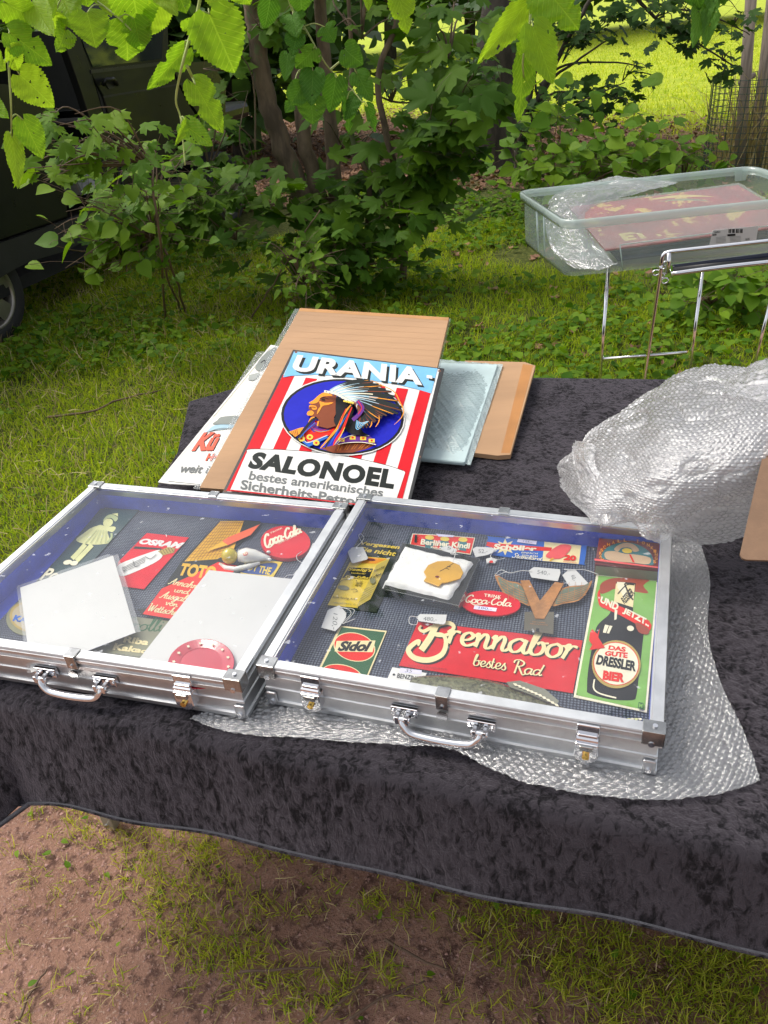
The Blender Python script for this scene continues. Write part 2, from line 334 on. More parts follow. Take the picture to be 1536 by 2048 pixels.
# ================================================================ ground
def ground_material():
    m, t, nodes, links, p = nt('ground'); tc = nodes.new('ShaderNodeTexCoord'); sx = nodes.new('ShaderNodeSeparateXYZ'); links.new(tc.outputs['Object'], sx.inputs[0])
    def nz(sc, det=8.0, r=.65):
        n = N(nodes, 'ShaderNodeTexNoise', Scale=float(sc), Detail=det, Roughness=r); links.new(tc.outputs['Object'], n.inputs['Vector']); return n.outputs[0]
    n1, n2, n3, n4 = nz(2.2), nz(35), nz(160), nz(.5)
    dirt = mix_rgb(nodes, links, ramp(nodes, links, n1, .3, .7), (.28, .150, .105), (.49, .285, .210))
    dirt = mix_rgb(nodes, links, ramp(nodes, links, n2, .47, .62), dirt, (.15, .080, .062))
    dirt = mix_rgb(nodes, links, ramp(nodes, links, n3, .56, .66), dirt, (.50, .35, .28))
    soil = mix_rgb(nodes, links, ramp(nodes, links, n2, .35, .65), (.05, .07, .012), (.13, .14, .03))
    litter = mix_rgb(nodes, links, ramp(nodes, links, n2, .4, .6), (.075, .038, .022), (.24, .145, .095))
    mead = mix_rgb(nodes, links, ramp(nodes, links, n1, .3, .7), (.28, .38, .02), (.50, .55, .05))
    def band(lo, hi, wob):
        a = nodes.new('ShaderNodeMath'); a.operation = 'MULTIPLY_ADD'; links.new(n4, a.inputs[0]); a.inputs[1].default_value = wob; links.new(sx.outputs[1], a.inputs[2])
        return ramp(nodes, links, a.outputs[0], lo+wob*.5, hi+wob*.5)
    c = mix_rgb(nodes, links, band(1.9, 2.5, .8), dirt, soil); c = mix_rgb(nodes, links, band(8.2, 9.6, 3.0), c, litter); xy_ = nodes.new('ShaderNodeMath'); xy_.operation = 'MULTIPLY_ADD'; links.new(sx.outputs[0], xy_.inputs[0]); xy_.inputs[1].default_value = 1.4; links.new(sx.outputs[1], xy_.inputs[2])
    wb = nodes.new('ShaderNodeMath'); wb.operation = 'MULTIPLY_ADD'; links.new(n4, wb.inputs[0]); wb.inputs[1].default_value = 5.0; links.new(xy_.outputs[0], wb.inputs[2])
    c = mix_rgb(nodes, links, ramp(nodes, links, wb.outputs[0], 19.0, 21.5), c, mead)
    links.new(c, p.inputs['Base Color']); p.inputs['Roughness'].default_value = .9; p.inputs['Specular IOR Level'].default_value = .25
    b = nodes.new('ShaderNodeBump'); b.inputs['Strength'].default_value = .9; b.inputs['Distance'].default_value = .012
    ad = nodes.new('ShaderNodeMath'); ad.operation = 'ADD'; links.new(n2, ad.inputs[0]); links.new(n3, ad.inputs[1]); links.new(ad.outputs[0], b.inputs['Height']); links.new(b.outputs[0], p.inputs['Normal'])
    return m
xs = np.concatenate([np.linspace(-300, -6, 14), np.linspace(-5, 5, 120), np.linspace(6, 300, 14)]); ys = np.concatenate([np.linspace(-60, -.5, 8), np.linspace(0, 6, 90), np.linspace(6.3, 20, 40), np.linspace(24, 500, 20)])
gx, gy = np.meshgrid(xs, ys)
def hump(x, y): return .012*np.sin(x*3.1+y*1.7)*np.cos(y*2.3-x)+.008*np.sin(x*9+1)*np.sin(y*8)-.012
gz = hump(gx, gy); V = np.stack([gx, gy, gz], -1).reshape(-1, 3); nx = len(xs); i = np.arange((len(ys)-1)*(nx-1)); r = i//(nx-1); q = i % (nx-1); a = r*nx+q
obj('ground', fast_mesh('ground', V, np.stack([a, a+1, a+nx+1, a+nx], 1), ground_material(), smooth=True), kind='structure')
def vnoise(x, y, s):
    return np.sin(x*s+np.sin(y*s*1.3)*1.7)+np.sin(y*s*.9+np.sin(x*s*.7+2)*2.1)
def grass(name, xy, h, w, mat, tilt, label, cat='grass'):
    n = len(xy); pos = np.column_stack([xy, hump(xy[:, 0], xy[:, 1])]); hh = h*rng.uniform(.45, 1.25, n)
    me = scatter(name, BLADE_V, BLADE_T, pos, rotz_tilt(n, tilt), np.column_stack([w*rng.uniform(.7, 1.3, n), hh, hh]), mat)
    return obj(name, me, label=label, cat=cat, kind='stuff')
# tufts growing through the trodden earth in front of the table: (px, py, rx, ry, tufts)
TUFTS = [(190, 1640, 110, 60, 60), (330, 1700, 95, 75, 75), (420, 1840, 115, 90, 130), (470, 1920, 80, 50, 55), (620, 1985, 75, 60, 60), (260, 1775, 70, 40, 22), (110, 1770, 30, 25, 7), (480, 1690, 140, 35, 45),
         (600, 1780, 80, 40, 16), (735, 1940, 60, 50, 26), (880, 1795, 150, 45, 75), (1090, 1870, 160, 60, 120), (1300, 1930, 200, 75, 190), (1470, 1970, 130, 95, 150), (1150, 1990, 150, 60, 75), (1400, 2030, 200, 50, 90), (90, 1960, 160, 120, 12), (20, 1740, 60, 60, 10), (250, 2000, 200, 60, 12), (600, 1650, 300, 60, 45), (900, 2010, 80, 40, 14), (1200, 1750, 300, 60, 60)]
pts = []
for px, py, rx, ry, n in TUFTS:
    for _ in range(int(n*.75)):
        a = random.random()*6.28; q = math.sqrt(random.random())*1.1; c = W(px+math.cos(a)*rx*q, py+math.sin(a)*ry*q)
        for _ in range(random.randint(4, 9)): pts.append((c.x+random.gauss(0, .012), c.y+random.gauss(0, .012)))
pts = np.array(pts)
grass('tufts_of_grass', pts, .030, .0024, L_GRASSF, .85, 'sparse tufts of yellowish grass in the trodden earth before the table')
n = 110000; xy = np.column_stack([rng.uniform(-4.2, .2, n), rng.uniform(2.0, 7.2, n)]); keep = (vnoise(xy[:, 0], xy[:, 1], 3.2) > -2.4+rng.random(n)*1.2) & (xy[:, 0] < .45-.05*xy[:, 1])
grass('lawn_grass', xy[keep], .052, .0045, L_GRASS, .55, 'short bright lawn grass left of the table and beside the van')
n = 70000; xy = np.column_stack([rng.uniform(0, 4.2, n), rng.uniform(2.3, 7.0, n)]); keep = vnoise(xy[:, 0], xy[:, 1], 2.6) > -1.4+rng.random(n)*1.6
grass('shaded_grass', xy[keep], .062, .0045, L_GRASS, .5, 'darker shaded grass behind the table around the chrome stand')
n = 110000; xy = np.column_stack([rng.uniform(-14, 24, n), 10+rng.random(n)**1.6*36]); xy = xy[xy[:, 1]+1.4*xy[:, 0] > 17.2+rng.normal(0, .8, n)]
grass('meadow_grass', xy, .075, .020, L_MEADOW, .45, 'bright yellow green meadow grass beyond the trees', 'meadow')
# ground cover plants
n = 26000; xy = np.column_stack([rng.uniform(-2.6, 4.8, n), rng.uniform(3.3, 9.2, n)]); keep = vnoise(xy[:, 0]+3, xy[:, 1], 1.9) > -.4+rng.random(n)*1.0
xy = xy[keep]; keep = (xy[:, 1] > 4.2) | (xy[:, 0] > .2); xy = xy[keep]; n = len(xy)
me = scatter('ground_cover', ROUND[0], ROUND[1], np.column_stack([xy, rng.uniform(.0, .085, n)]), rotz_tilt(n, .45), rng.uniform(.028, .062, n), L_COVER)
obj('ground_cover_plants', me, label='low ivy and clover leaves covering the ground under the bushes', cat='ground cover', kind='stuff')
n = 26000; xy = np.column_stack([rng.uniform(-5, 8, n), 8.4+rng.random(n)*12.0]); xy = xy[xy[:, 1]+1.4*xy[:, 0] < 18.2+rng.normal(0, 1, n)]; n2 = 420; xy = np.vstack([xy, np.column_stack([rng.uniform(-.6, 3.8, n2), rng.uniform(3.2, 8.4, n2)])]); n = len(xy)
me = scatter('leaf_litter', [(0, 0, .1), (.5, .1, .25), (.3, .6, .05), (0, .9, .3), (-.35, .55, .1), (-.45, .1, .3)], [(0, 1, 2), (0, 2, 3), (0, 3, 4), (0, 4, 5)], np.column_stack([xy, np.full(n, .003)]), rotz_tilt(n, .35), rng.uniform(.04, .09, n), L_LITTER)
obj('leaf_litter', me, label='dry brown fallen leaves strewn along the edge of the meadow', cat='fallen leaves', kind='stuff')
# pebbles and crumbs in the earth
n = 26000; xy = np.column_stack([rng.uniform(-1.3, 1.3, n), rng.uniform(.35, 1.8, n)])
STONE = M('crumb', (.36, .21, .175), .85, var=.5, vscale=60)
me = scatter('earth_crumbs', [(1, 0, 0), (-.4, .9, 0), (-.5, -.8, 0), (.1, .1, .9)], [(0, 1, 3), (1, 2, 3), (2, 0, 3)], np.column_stack([xy, hump(xy[:, 0], xy[:, 1])]), rotz_tilt(n, .3), rng.random(n)**3*.0055+.0009, STONE)
obj('earth_crumbs', me, label='small reddish crumbs and grit on the trodden earth', cat='grit', kind='stuff')
# dry stalks, clover and fallen leaves among the grass
STRAW = leaf_mat('dry_stalks', (.30, .22, .11), (.58, .48, .26), .2, .7, spec=.1)
n = 2600; xy = np.column_stack([rng.uniform(-1.2, 1.3, n), rng.uniform(.35, 1.7, n)])
obj('dry_stalks', scatter('dry_stalks', BLADE_V, BLADE_T, np.column_stack([xy, np.full(n, .004)]), rotz_tilt(n, 1.35), np.column_stack([np.full(n, .0020), rng.uniform(.02, .05, n), rng.uniform(.02, .05, n)]), STRAW), label='dry straw bits lying over the trodden earth and tufts', cat='straw', kind='stuff')
n = 7000; xy = np.column_stack([rng.uniform(-4, .2, n), rng.uniform(2.1, 6.8, n)])
obj('dry_lawn_stalks', scatter('dry_lawn_stalks', BLADE_V, BLADE_T, np.column_stack([xy, np.full(n, .03)]), rotz_tilt(n, 1.2), np.column_stack([np.full(n, .004), rng.uniform(.04, .09, n), rng.uniform(.04, .09, n)]), STRAW), label='dry pale stalks in the lawn left of the table', cat='straw', kind='stuff')
n = 6000; xy = np.column_stack([rng.uniform(-3.6, .2, n), rng.uniform(2.1, 6.6, n)]); xy = xy[vnoise(xy[:, 0]+1, xy[:, 1]*1.3, 3.7) > .6+rng.random(n)]; n = len(xy)
obj('lawn_clover', scatter('lawn_clover', ROUND[0], ROUND[1], np.column_stack([xy, rng.uniform(.03, .06, n)]), rotz_tilt(n, .4), rng.uniform(.018, .034, n), L_SHRUB), label='clover patches in the lawn left of the table', cat='clover', kind='stuff')
n = 110; xy = np.column_stack([rng.uniform(-1.0, 1.2, n), rng.uniform(.5, 1.6, n)])
obj('weed_leaves', scatter('weed_leaves', NARROW[0], NARROW[1], np.column_stack([xy, np.full(n, .008)]), rotz_tilt(n, .35), rng.uniform(.010, .024, n), L_SHRUB), label='small flat weed leaves on the earth before the table', cat='weeds', kind='stuff')
# fallen sticks
for pp, lab in (([(40, 2040), (60, 1990), (95, 1940)], 'thin dark stick on the earth at the lower left'), ([(480, 1945), (560, 1940), (640, 1935)], 'reddish twig lying across the earth by the grass tufts'), ([(700, 2040), (760, 2000), (850, 1965)], 'dark stick on bare earth near the lower centre'), ([(770, 1880), (840, 1920), (895, 1940)], 'curved dark twig on the earth below the cloth hem'), ([(95, 835), (180, 825), (240, 800), (330, 780)], 'long dark branch lying in the lawn beside the table'), ([(640, 2045), (700, 1990), (735, 1960)], 'short twig pointing away at the lower middle')):
    m = MB(); P = catmull([W(x, y, .012) for x, y in pp], 5); k = len(P); m.tube([p+Vector((0, 0, random.uniform(0, .006))) for p in P], [.0035*(1-.5*i/k)*(2 if pp[0][1] < 900 else 1) for i in range(k)], 6); m.build('fallen_stick', TWIGB, None, True, label=lab, cat='stick')
# ================================================================ trees and shrubs
YS = 5.7
s = Shrub('maple_shrub', W(655, 560), 'dense dark green maple bush with several stems beside the van', 'bush', MAPLE, L_MAPLE, BARK)
base = W(655, 560)
def Y(px, py, y=YS): return WY(px, py, y)
s.stem([base-Vector((0, 0, .05)), Y(648, 470), Y(600, 380), Y(560, 280), Y(530, 180), Y(515, 80), Y(500, -20), Y(480, -300)], (.085, .045))
s.stem([base+Vector((.05, .05, -.05)), Y(640, 400), Y(612, 300), Y(600, 200), Y(595, 100), Y(590, -50), Y(600, -260)], (.06, .034))
s.stem([base+Vector((.10, .0, -.05)), Y(672, 400), Y(666, 300), Y(655, 200), Y(648, 100), Y(640, -50), Y(660, -260)], (.06, .034))
s.stem([W(805, 560), Y(806, 420, 5.4), Y(780, 300, 5.4), Y(756, 160, 5.4), Y(790, 50, 5.4), Y(800, -60, 5.4)], (.03, .016), n=6)
s.stem([W(720, 560), Y(740, 380, 5.4), Y(700, 260, 5.4), Y(704, 100, 5.4), Y(690, -60, 5.4)], (.022, .012), n=6)
for a in [(620, 460, 190, 75, 5.1, .35, 130, .22), (450, 390, 110, 85, 5.2, .3, 80, .20), (780, 350, 110, 80, 5.2, .4, 64, .23), (875, 260, 80, 100, 5.1, .3, 84, .24), (720, 20, 80, 40, 5.2, .4, 12, .21), (900, 50, 90, 50, 5.2, .4, 30, .23),
          (480, 200, 40, 130, 5.5, .3, 14, .19), (690, 260, 100, 50, 5.6, .4, 8, .21), (400, 270, 50, 60, 5.4, .3, 26, .18), (940, 170, 50, 80, 5.3, .3, 40, .23), (600, 400, 120, 40, 5.5, .3, 26, .2), (780, 140, 80, 50, 5.6, .3, 7, .2), (330, 420, 90, 70, 5.3, .3, 60, .19), (700, 500, 140, 40, 5.0, .2, 60, .18), (840, 400, 70, 60, 5.3, .2, 38, .19), (540, 30, 60, 50, 5.6, .3, 16, .2), (440, 60, 60, 60, 5.8, .3, 26, .2),
          (650, -160, 400, 80, 5.6, .9, 50, .22)]:
    s.cluster(*a, droop=.35)
s.done()
s = Shrub('linden_shrub', W(372, 625), 'low young shrub with rounded bright leaves in front of the van sill', 'shrub', ROUND, L_SHRUB, TWIGB)
s.stem([W(372, 625), Y(345, 540, 4.4), Y(320, 470, 4.4), Y(300, 400, 4.4)], (.008, .005), n=6); s.stem([W(362, 622), Y(330, 540, 4.4), Y(308, 522, 4.4), Y(260, 520, 4.3)], (.007, .004), n=6)
A = Y(310, 480, 4.4)
for a in [(200, 425, 85, 40, 4.2, .2, 42, .085), (120, 465, 45, 16, 4.1, .1, 8, .10), (290, 440, 80, 60, 4.4, .2, 60, .085), (210, 520, 70, 35, 4.2, .15, 26, .08), (300, 540, 60, 60, 4.3, .2, 24, .08), (240, 380, 60, 30, 4.3, .2, 30, .085), (330, 330, 90, 50, 4.6, .2, 55, .09)]:
    s.cluster(*a, anchor=A, droop=.7)
s.done()
s = Shrub('maple_sapling', W(330, 640), 'thin maple sapling with lobed leaves hanging before the open van door', 'sapling', MAPLE, leaf_mat('leaf_maple_bright', (.08, .18, .015), (.17, .28, .02), .4, .6, spec=.12), TWIGB)
A = Y(300, 330, 4.0); s.stem([W(330, 640), Y(320, 480, 4.0), A], (.008, .005), n=6)
for a in [(170, 250, 30, 25, 3.7, .1, 6, .16), (120, 320, 50, 45, 3.7, .15, 22, .13), (190, 330, 60, 40, 3.8, .15, 22, .12), (65, 350, 20, 20, 3.7, .1, 4, .12), (90, 240, 45, 30, 3.7, .1, 12, .13), (250, 360, 60, 30, 3.9, .2, 20, .12)]:
    s.cluster(*a, anchor=A, tw=4, droop=.6)
s.done()
s = Shrub('pale_leaved_shrub', W(640, 640), 'small shrub with pale oval leaves at the foot of the maple bush', 'shrub', NARROW, L_SHRUB, TWIGB)
s.stem([W(500, 640), Y(545, 570, 4.9), Y(600, 480, 4.9), Y(640, 420, 4.9)], (.006, .004), n=6)
for a in [(600, 520, 55, 50, 4.7, .15, 60, .065), (630, 590, 45, 40, 4.5, .15, 60, .055), (660, 510, 40, 25, 4.8, .1, 20, .065), (560, 500, 50, 25, 4.8, .1, 18, .06)]:
    s.cluster(*a, anchor=Y(605, 570, 4.8), droop=.8)
s.done()
s = Shrub('broad_trunk_tree', W(985, 335), 'broad mossy tree trunk behind the right end of the maple bush', 'tree', MAPLE, L_CANOPY, BARKD)
b0 = W(985, 335); yb = b0.y
s.stem([b0-Vector((0, 0, .2)), b0+Vector((0, 0, .1)), Y(992, 230, yb), Y(1000, 120, yb), Y(1012, 0, yb), Y(1020, -160, yb), Y(1010, -500, yb)], (.33, .22), 'trunk', 16)
for x0, y0, z0 in ((3.8, 10.5, 5.2), (.6, 10.5, 5.6), (2.5, 12.5, 5.8)):
    c = Vector((x0, y0, z0)); s.stem([Y(1015, -150, yb), (Y(1015, -150, yb)+c)/2+Vector((0, 0, .5)), c], (.10, .03), 'limb', 8)
    for _ in range(900): s.items.append((c+Vector((random.gauss(0, 1.0), random.gauss(0, 1.0), random.gauss(0, .55))), random.uniform(.18, .32), .3))
for a in [(940, 60, 50, 80, 8.4, .5, 34, .22), (920, 180, 50, 60, 8.6, .5, 22, .22), (1040, 30, 50, 40, 8.9, .4, 18, .2)]: s.cluster(*a)
s.parts = 120; s.done()
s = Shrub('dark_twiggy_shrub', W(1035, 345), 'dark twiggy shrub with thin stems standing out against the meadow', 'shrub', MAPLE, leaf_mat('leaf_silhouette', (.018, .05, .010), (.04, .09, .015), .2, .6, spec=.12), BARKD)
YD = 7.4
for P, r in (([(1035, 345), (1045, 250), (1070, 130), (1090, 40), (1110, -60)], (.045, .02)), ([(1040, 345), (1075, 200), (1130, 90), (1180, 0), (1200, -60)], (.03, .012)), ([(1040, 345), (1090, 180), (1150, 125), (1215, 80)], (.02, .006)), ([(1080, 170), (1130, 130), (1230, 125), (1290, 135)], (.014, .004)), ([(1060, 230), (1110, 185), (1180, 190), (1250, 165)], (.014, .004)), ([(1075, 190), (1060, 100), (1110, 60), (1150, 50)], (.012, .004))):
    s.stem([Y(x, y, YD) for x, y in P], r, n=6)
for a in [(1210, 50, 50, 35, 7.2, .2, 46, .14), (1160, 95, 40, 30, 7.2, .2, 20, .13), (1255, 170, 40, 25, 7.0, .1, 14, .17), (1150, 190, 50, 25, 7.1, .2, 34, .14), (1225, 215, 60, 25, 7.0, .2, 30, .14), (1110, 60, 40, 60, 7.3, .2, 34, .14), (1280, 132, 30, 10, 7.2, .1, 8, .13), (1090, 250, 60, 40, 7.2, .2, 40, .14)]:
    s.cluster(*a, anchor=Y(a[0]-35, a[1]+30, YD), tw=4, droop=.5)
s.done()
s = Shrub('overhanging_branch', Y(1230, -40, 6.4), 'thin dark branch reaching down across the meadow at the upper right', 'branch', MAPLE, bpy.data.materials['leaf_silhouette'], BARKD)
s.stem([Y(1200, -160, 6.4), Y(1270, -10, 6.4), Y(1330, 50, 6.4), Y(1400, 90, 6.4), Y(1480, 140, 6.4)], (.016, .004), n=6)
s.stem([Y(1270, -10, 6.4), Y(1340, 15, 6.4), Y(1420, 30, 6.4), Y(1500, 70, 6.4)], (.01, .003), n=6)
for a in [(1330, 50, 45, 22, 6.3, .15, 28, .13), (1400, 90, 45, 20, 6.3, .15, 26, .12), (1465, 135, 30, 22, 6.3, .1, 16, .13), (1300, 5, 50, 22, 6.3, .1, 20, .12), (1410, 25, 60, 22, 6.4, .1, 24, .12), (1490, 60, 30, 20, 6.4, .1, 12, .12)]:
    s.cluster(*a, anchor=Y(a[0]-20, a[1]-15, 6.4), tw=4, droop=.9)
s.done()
s = Shrub('bramble_bush', W(1180, 390), 'light green bramble bush behind the clear storage box', 'bush', ROUND, L_SHRUB, TWIGB)
for a in [(1110, 290, 90, 60, 6.6, .4, 110, .12), (1220, 290, 90, 60, 6.5, .4, 120, .12), (1310, 300, 70, 45, 6.5, .4, 70, .11), (1160, 350, 130, 40, 6.1, .3, 130, .10), (1060, 330, 50, 45, 6.8, .3, 60, .10), (1380, 320, 60, 35, 6.4, .3, 60, .09)]: s.cluster(*a)
s.parts = 290; s.done()
s = Shrub('low_bush', W(1470, 690), 'low bright leaved bush standing under the chrome stand', 'bush', ROUND, L_SHRUB, TWIGB)
for a in [(1440, 585, 70, 30, 4.0, .2, 60, .085), (1510, 600, 60, 40, 4.0, .2, 60, .085), (1340, 600, 50, 40, 4.6, .2, 40, .09), (1400, 640, 60, 35, 4.2, .2, 40, .08)]: s.cluster(*a)
s.done()
def far_bush(px, py, y, r, n, size, label, mat=L_CANOPY, z=None, name='distant_bush', cat='bush'):
    c = WY(px, py, y); c.z = max(.3, c.z) if z is None else z; p = np.array(c)+rng.normal(0, 1, (n, 3))*np.array([r, r*.6, r*.5]); p[:, 2] = np.abs(p[:, 2])
    g = bpy.data.objects; rt = empty(name, (c.x, c.y, 0), label, cat)
    obj('foliage', scatter('foliage', ROUND[0], ROUND[1], p, rotz_tilt(n, .8), rng.uniform(.6, 1.3, n)*size, mat, (c.x, c.y, 0)), rt, kind='stuff')
    m = MB(); m.tube([(c.x, c.y, -.1), (c.x+.05, c.y, c.z)], [.09*r, .04*r], 8); m.build('trunk', BARKD, rt, True)
far_bush(430, 25, 12.5, 1.1, 1500, .30, 'dark bush behind the van roof at the upper left', z=1.6)
far_bush(230, 10, 14, 1.6, 1500, .30, 'large dark bush behind the van windows', z=1.8)
for k, (x, y, r) in enumerate([(-16, 44, .30), (-9, 47, .35), (-3, 42, .25), (2.2, 38, .28), (6.5, 44, .30), (12, 47, .35), (18, 43, .3), (24, 46, .3)]):
    rt = empty('distant_tree', (x, y, 0), ['far tree beyond the meadow, leftmost of the row', 'far tree behind the van, second of the row', 'slim far tree behind the maple stems', 'far tree whose trunk shows between the maple leaves', 'far tree behind the broad trunk', 'far tree beyond the open meadow', 'far tree beyond the meadow right of the middle', 'far tree beyond the meadow at the far right'][k], 'tree', 'trees beyond the meadow')
    m = MB(); m.tube([(x, y, -.2), (x+.2, y, 3), (x, y, 7)], [r, r*.8, r*.5], 10); m.build('trunk', BARKD, rt, True)
    n = 1500; p = np.array([x, y, 6.0])+rng.normal(0, 1, (n, 3))*np.array([3.0, 2.4, 1.9]); p[:, 2] = np.maximum(p[:, 2], 1.2+rng.random(n))
    obj('crown', scatter('crown', ROUND[0], ROUND[1], p, rotz_tilt(n, .8), rng.uniform(.5, 1.1, n), L_CANOPY, (x, y, 0)), rt, kind='stuff')
# ================================================================ stakes with a wire guard
WOOD = M('grey_wood', (.26, .21, .17), .8, var=.3, vscale=12, bump=.6, bscale=40, stretch=(3, 3, .3)); WIRE = M('green_wire', (.03, .06, .045), .6, var=.1)
sb = W(1478, 352); sb2 = W(1506, 345)
for p0, p1, lab in ((sb, WY(1506, -60, sb.y), 'left of two grey wooden stakes behind the storage box'), (sb2, WY(1545, -10, sb2.y), 'right one of two grey wooden stakes behind the storage box')):
    m = MB(); m.tube([p0-Vector((0, 0, .1)), (p0+p1)/2, p1+(p1-p0)*.2], [.052, .050, .046], 12); m.build('wooden_stake', WOOD, None, True, label=lab, cat='stake', group='stakes round the young tree')
m = MB(); m.tube([WY(1480, 166, sb.y), WY(1508, 150, sb2.y)], .025, 8); m.build('cross_rail', WOOD, None, True, label='short wooden cross rail tied between the two stakes', cat='rail')
m = MB(); cc = (sb+sb2)/2+Vector((.05, .1, 0)); R0 = .42
for k in range(36):
    a = 2*math.pi*k/36; d = Vector((math.cos(a)*R0, math.sin(a)*R0, 0)); m.tube([cc+d, cc+d*1.03+Vector((0, 0, .85))], .0035, 4, False)
for j in range(16):
    z = .03+j*.054; m.tube([cc+Vector((math.cos(t)*R0, math.sin(t)*R0, z)) for t in np.linspace(0, 2*math.pi, 33)], .003, 4, False)
m.build('wire_guard', WIRE, None, True, label='round dark green wire mesh guard round the stakes', cat='wire guard')
n = 260; p = np.column_stack([rng.normal(cc.x, .2, n), rng.normal(cc.y, .15, n), np.zeros(n)])
obj('dry_grass', scatter('dry_grass', BLADE_V, BLADE_T, p, rotz_tilt(n, .3), np.column_stack([np.full(n, .012), rng.uniform(.3, .8, n), rng.uniform(.4, 1.0, n)]), leaf_mat('dry_straw', (.28, .22, .10), (.45, .36, .18), .2, .6)), label='long dry straw coloured grass inside the wire guard', cat='grass', kind='stuff')
# ================================================================ van
PAINT = M('van_paint', (.012, .013, .012), .30, var=.1, coat=.12, bump=.03, bscale=3, spec=.25); TRIM = M('van_trim', (.022, .022, .022), .55, var=.15); RUB = M('tyre_rubber', (.018, .018, .018), .8, var=.2, bump=.4, bscale=80)
INNER = M('van_interior', (.012, .012, .012), .9, var=.3); ALLOY = M('alloy_wheel', (.30, .28, .25), .35, .8, var=.1); GLASSV = M('van_glass', (.02, .03, .03), .03, var=.1, spec=.8)
VA = W(-8, 585, .33); VA.z = 0; ve = Vector((.36, .933, 0)).normalized(); vn = Vector((ve.y, -ve.x, 0))
van = empty('black_van', VA, 'black van with its sliding side door open behind the bushes', 'van')
VP = Plane(p0=VA, n=vn)
def vpoly(name, pts, mat, d=0.0, th=.04, parent=None, bevel=0):
    m = MB(); m.prism([VP.at(x, y, d) for x, y in pts], vn*th); return m.build(name, mat, parent or van, bevel=bevel)
def V3(s_, d, z): return VA+ve*s_+vn*d+Vector((0, 0, z))
def vbox(name, s0, s1, d0, d1, z0, z1, mat, parent=None, bevel=0):
    m = MB(); R = Matrix((ve, -vn, Vector((0, 0, 1)))).transposed(); m.box((V3(s0, d0, z0)+V3(s1, d1, z1))/2, s1-s0, abs(d1-d0), z1-z0, R); return m.build(name, mat, parent or van, bevel=bevel)
vpoly('side_panel', [(-260, 150), (60, 172), (85, 200), (112, 290), (133, 405), (135, 432), (-260, 570)], PAINT)
vpoly('sill', [(-260, 575), (135, 440), (345, 360), (436, 330), (437, 372), (244, 446), (129, 503), (62, 522), (34, 536), (0, 556), (-30, 566), (-90, 640), (-260, 700)], TRIM, -.01)
vpoly('door_rail', [(95, -60), (128, -60), (150, 40), (196, 190), (232, 315), (238, 395), (214, 404), (205, 320), (165, 190), (118, 55)], PAINT, .012, .06, bevel=.004)
vpoly('door_seal', [(128, -60), (140, -60), (160, 60), (205, 190), (240, 310), (246, 385), (240, 392), (234, 315), (198, 192), (150, 40)], TRIM, -.005)
door = vpoly('front_door', [(182, 146), (338, 128), (372, 200), (405, 250), (372, 262), (352, 300), (350, 352), (248, 392), (242, 310), (207, 192)], PAINT, .012, bevel=.006)
vpoly('fender', [(342, 128), (420, 122), (452, 170), (450, 262), (415, 252), (376, 200)], PAINT, .012)
vpoly('window_frame', [(140, -60), (330, -60), (338, 120), (336, 128), (182, 146), (168, 100)], PAINT, -.004, .03)
w = vpoly('side_window', [(160, 70), (158, -40), (312, -40), (326, 60), (324, 118), (186, 134)], GLASSV, .004, .01)
vpoly('window_sill_strip', [(182, 140), (338, 122), (338, 129), (183, 147)], M('window_strip', (.05, .05, .05), .3, .5), .02, .01)
vpoly('waist_crease', [(207, 192), (372, 165), (372, 168), (208, 196)], TRIM, .016, .004)
hm = MB(); hm.tube([VP.at(206, 170, .03), VP.at(211, 160, .06), VP.at(226, 158, .06), VP.at(234, 168, .03)], .016, 8); hm.build('handle', PAINT, door, True)
hb = MB(); hb.prism([VP.at(x, y, .02) for x, y in ((208, 162), (222, 156), (232, 160), (230, 176), (218, 178))], vn*.008); hb.build('handle_recess', TRIM, door)
vbox('rear_interior', -1.3, 4.3, -1.72, -1.68, .3, 1.75, INNER); vbox('cabin_floor', -1.3, 4.2, -1.70, -.06, .26, .34, INNER); vbox('roof', -1.4, 3.0, -1.7, -.05, 1.82, 1.90, PAINT, bevel=.03); vbox('front_bulkhead', 2.95, 3.0, -1.6, -.1, .3, 1.1, INNER); vbox('rear_door', -1.4, -1.35, -1.66, -.06, .35, 1.8, PAINT)
vbox('far_seat', 1.2, 1.7, -1.5, -.7, .34, .85, INNER, bevel=.05); vbox('far_seat_back', 1.1, 1.25, -1.5, -.7, .85, 1.4, INNER, bevel=.05); vbox('dashboard', 2.5, 2.9, -1.6, -.1, .8, 1.05, INNER, bevel=.05)
vbox('bonnet', 3.0, 4.1, -1.65, -.1, .85, 1.0, PAINT, bevel=.05)
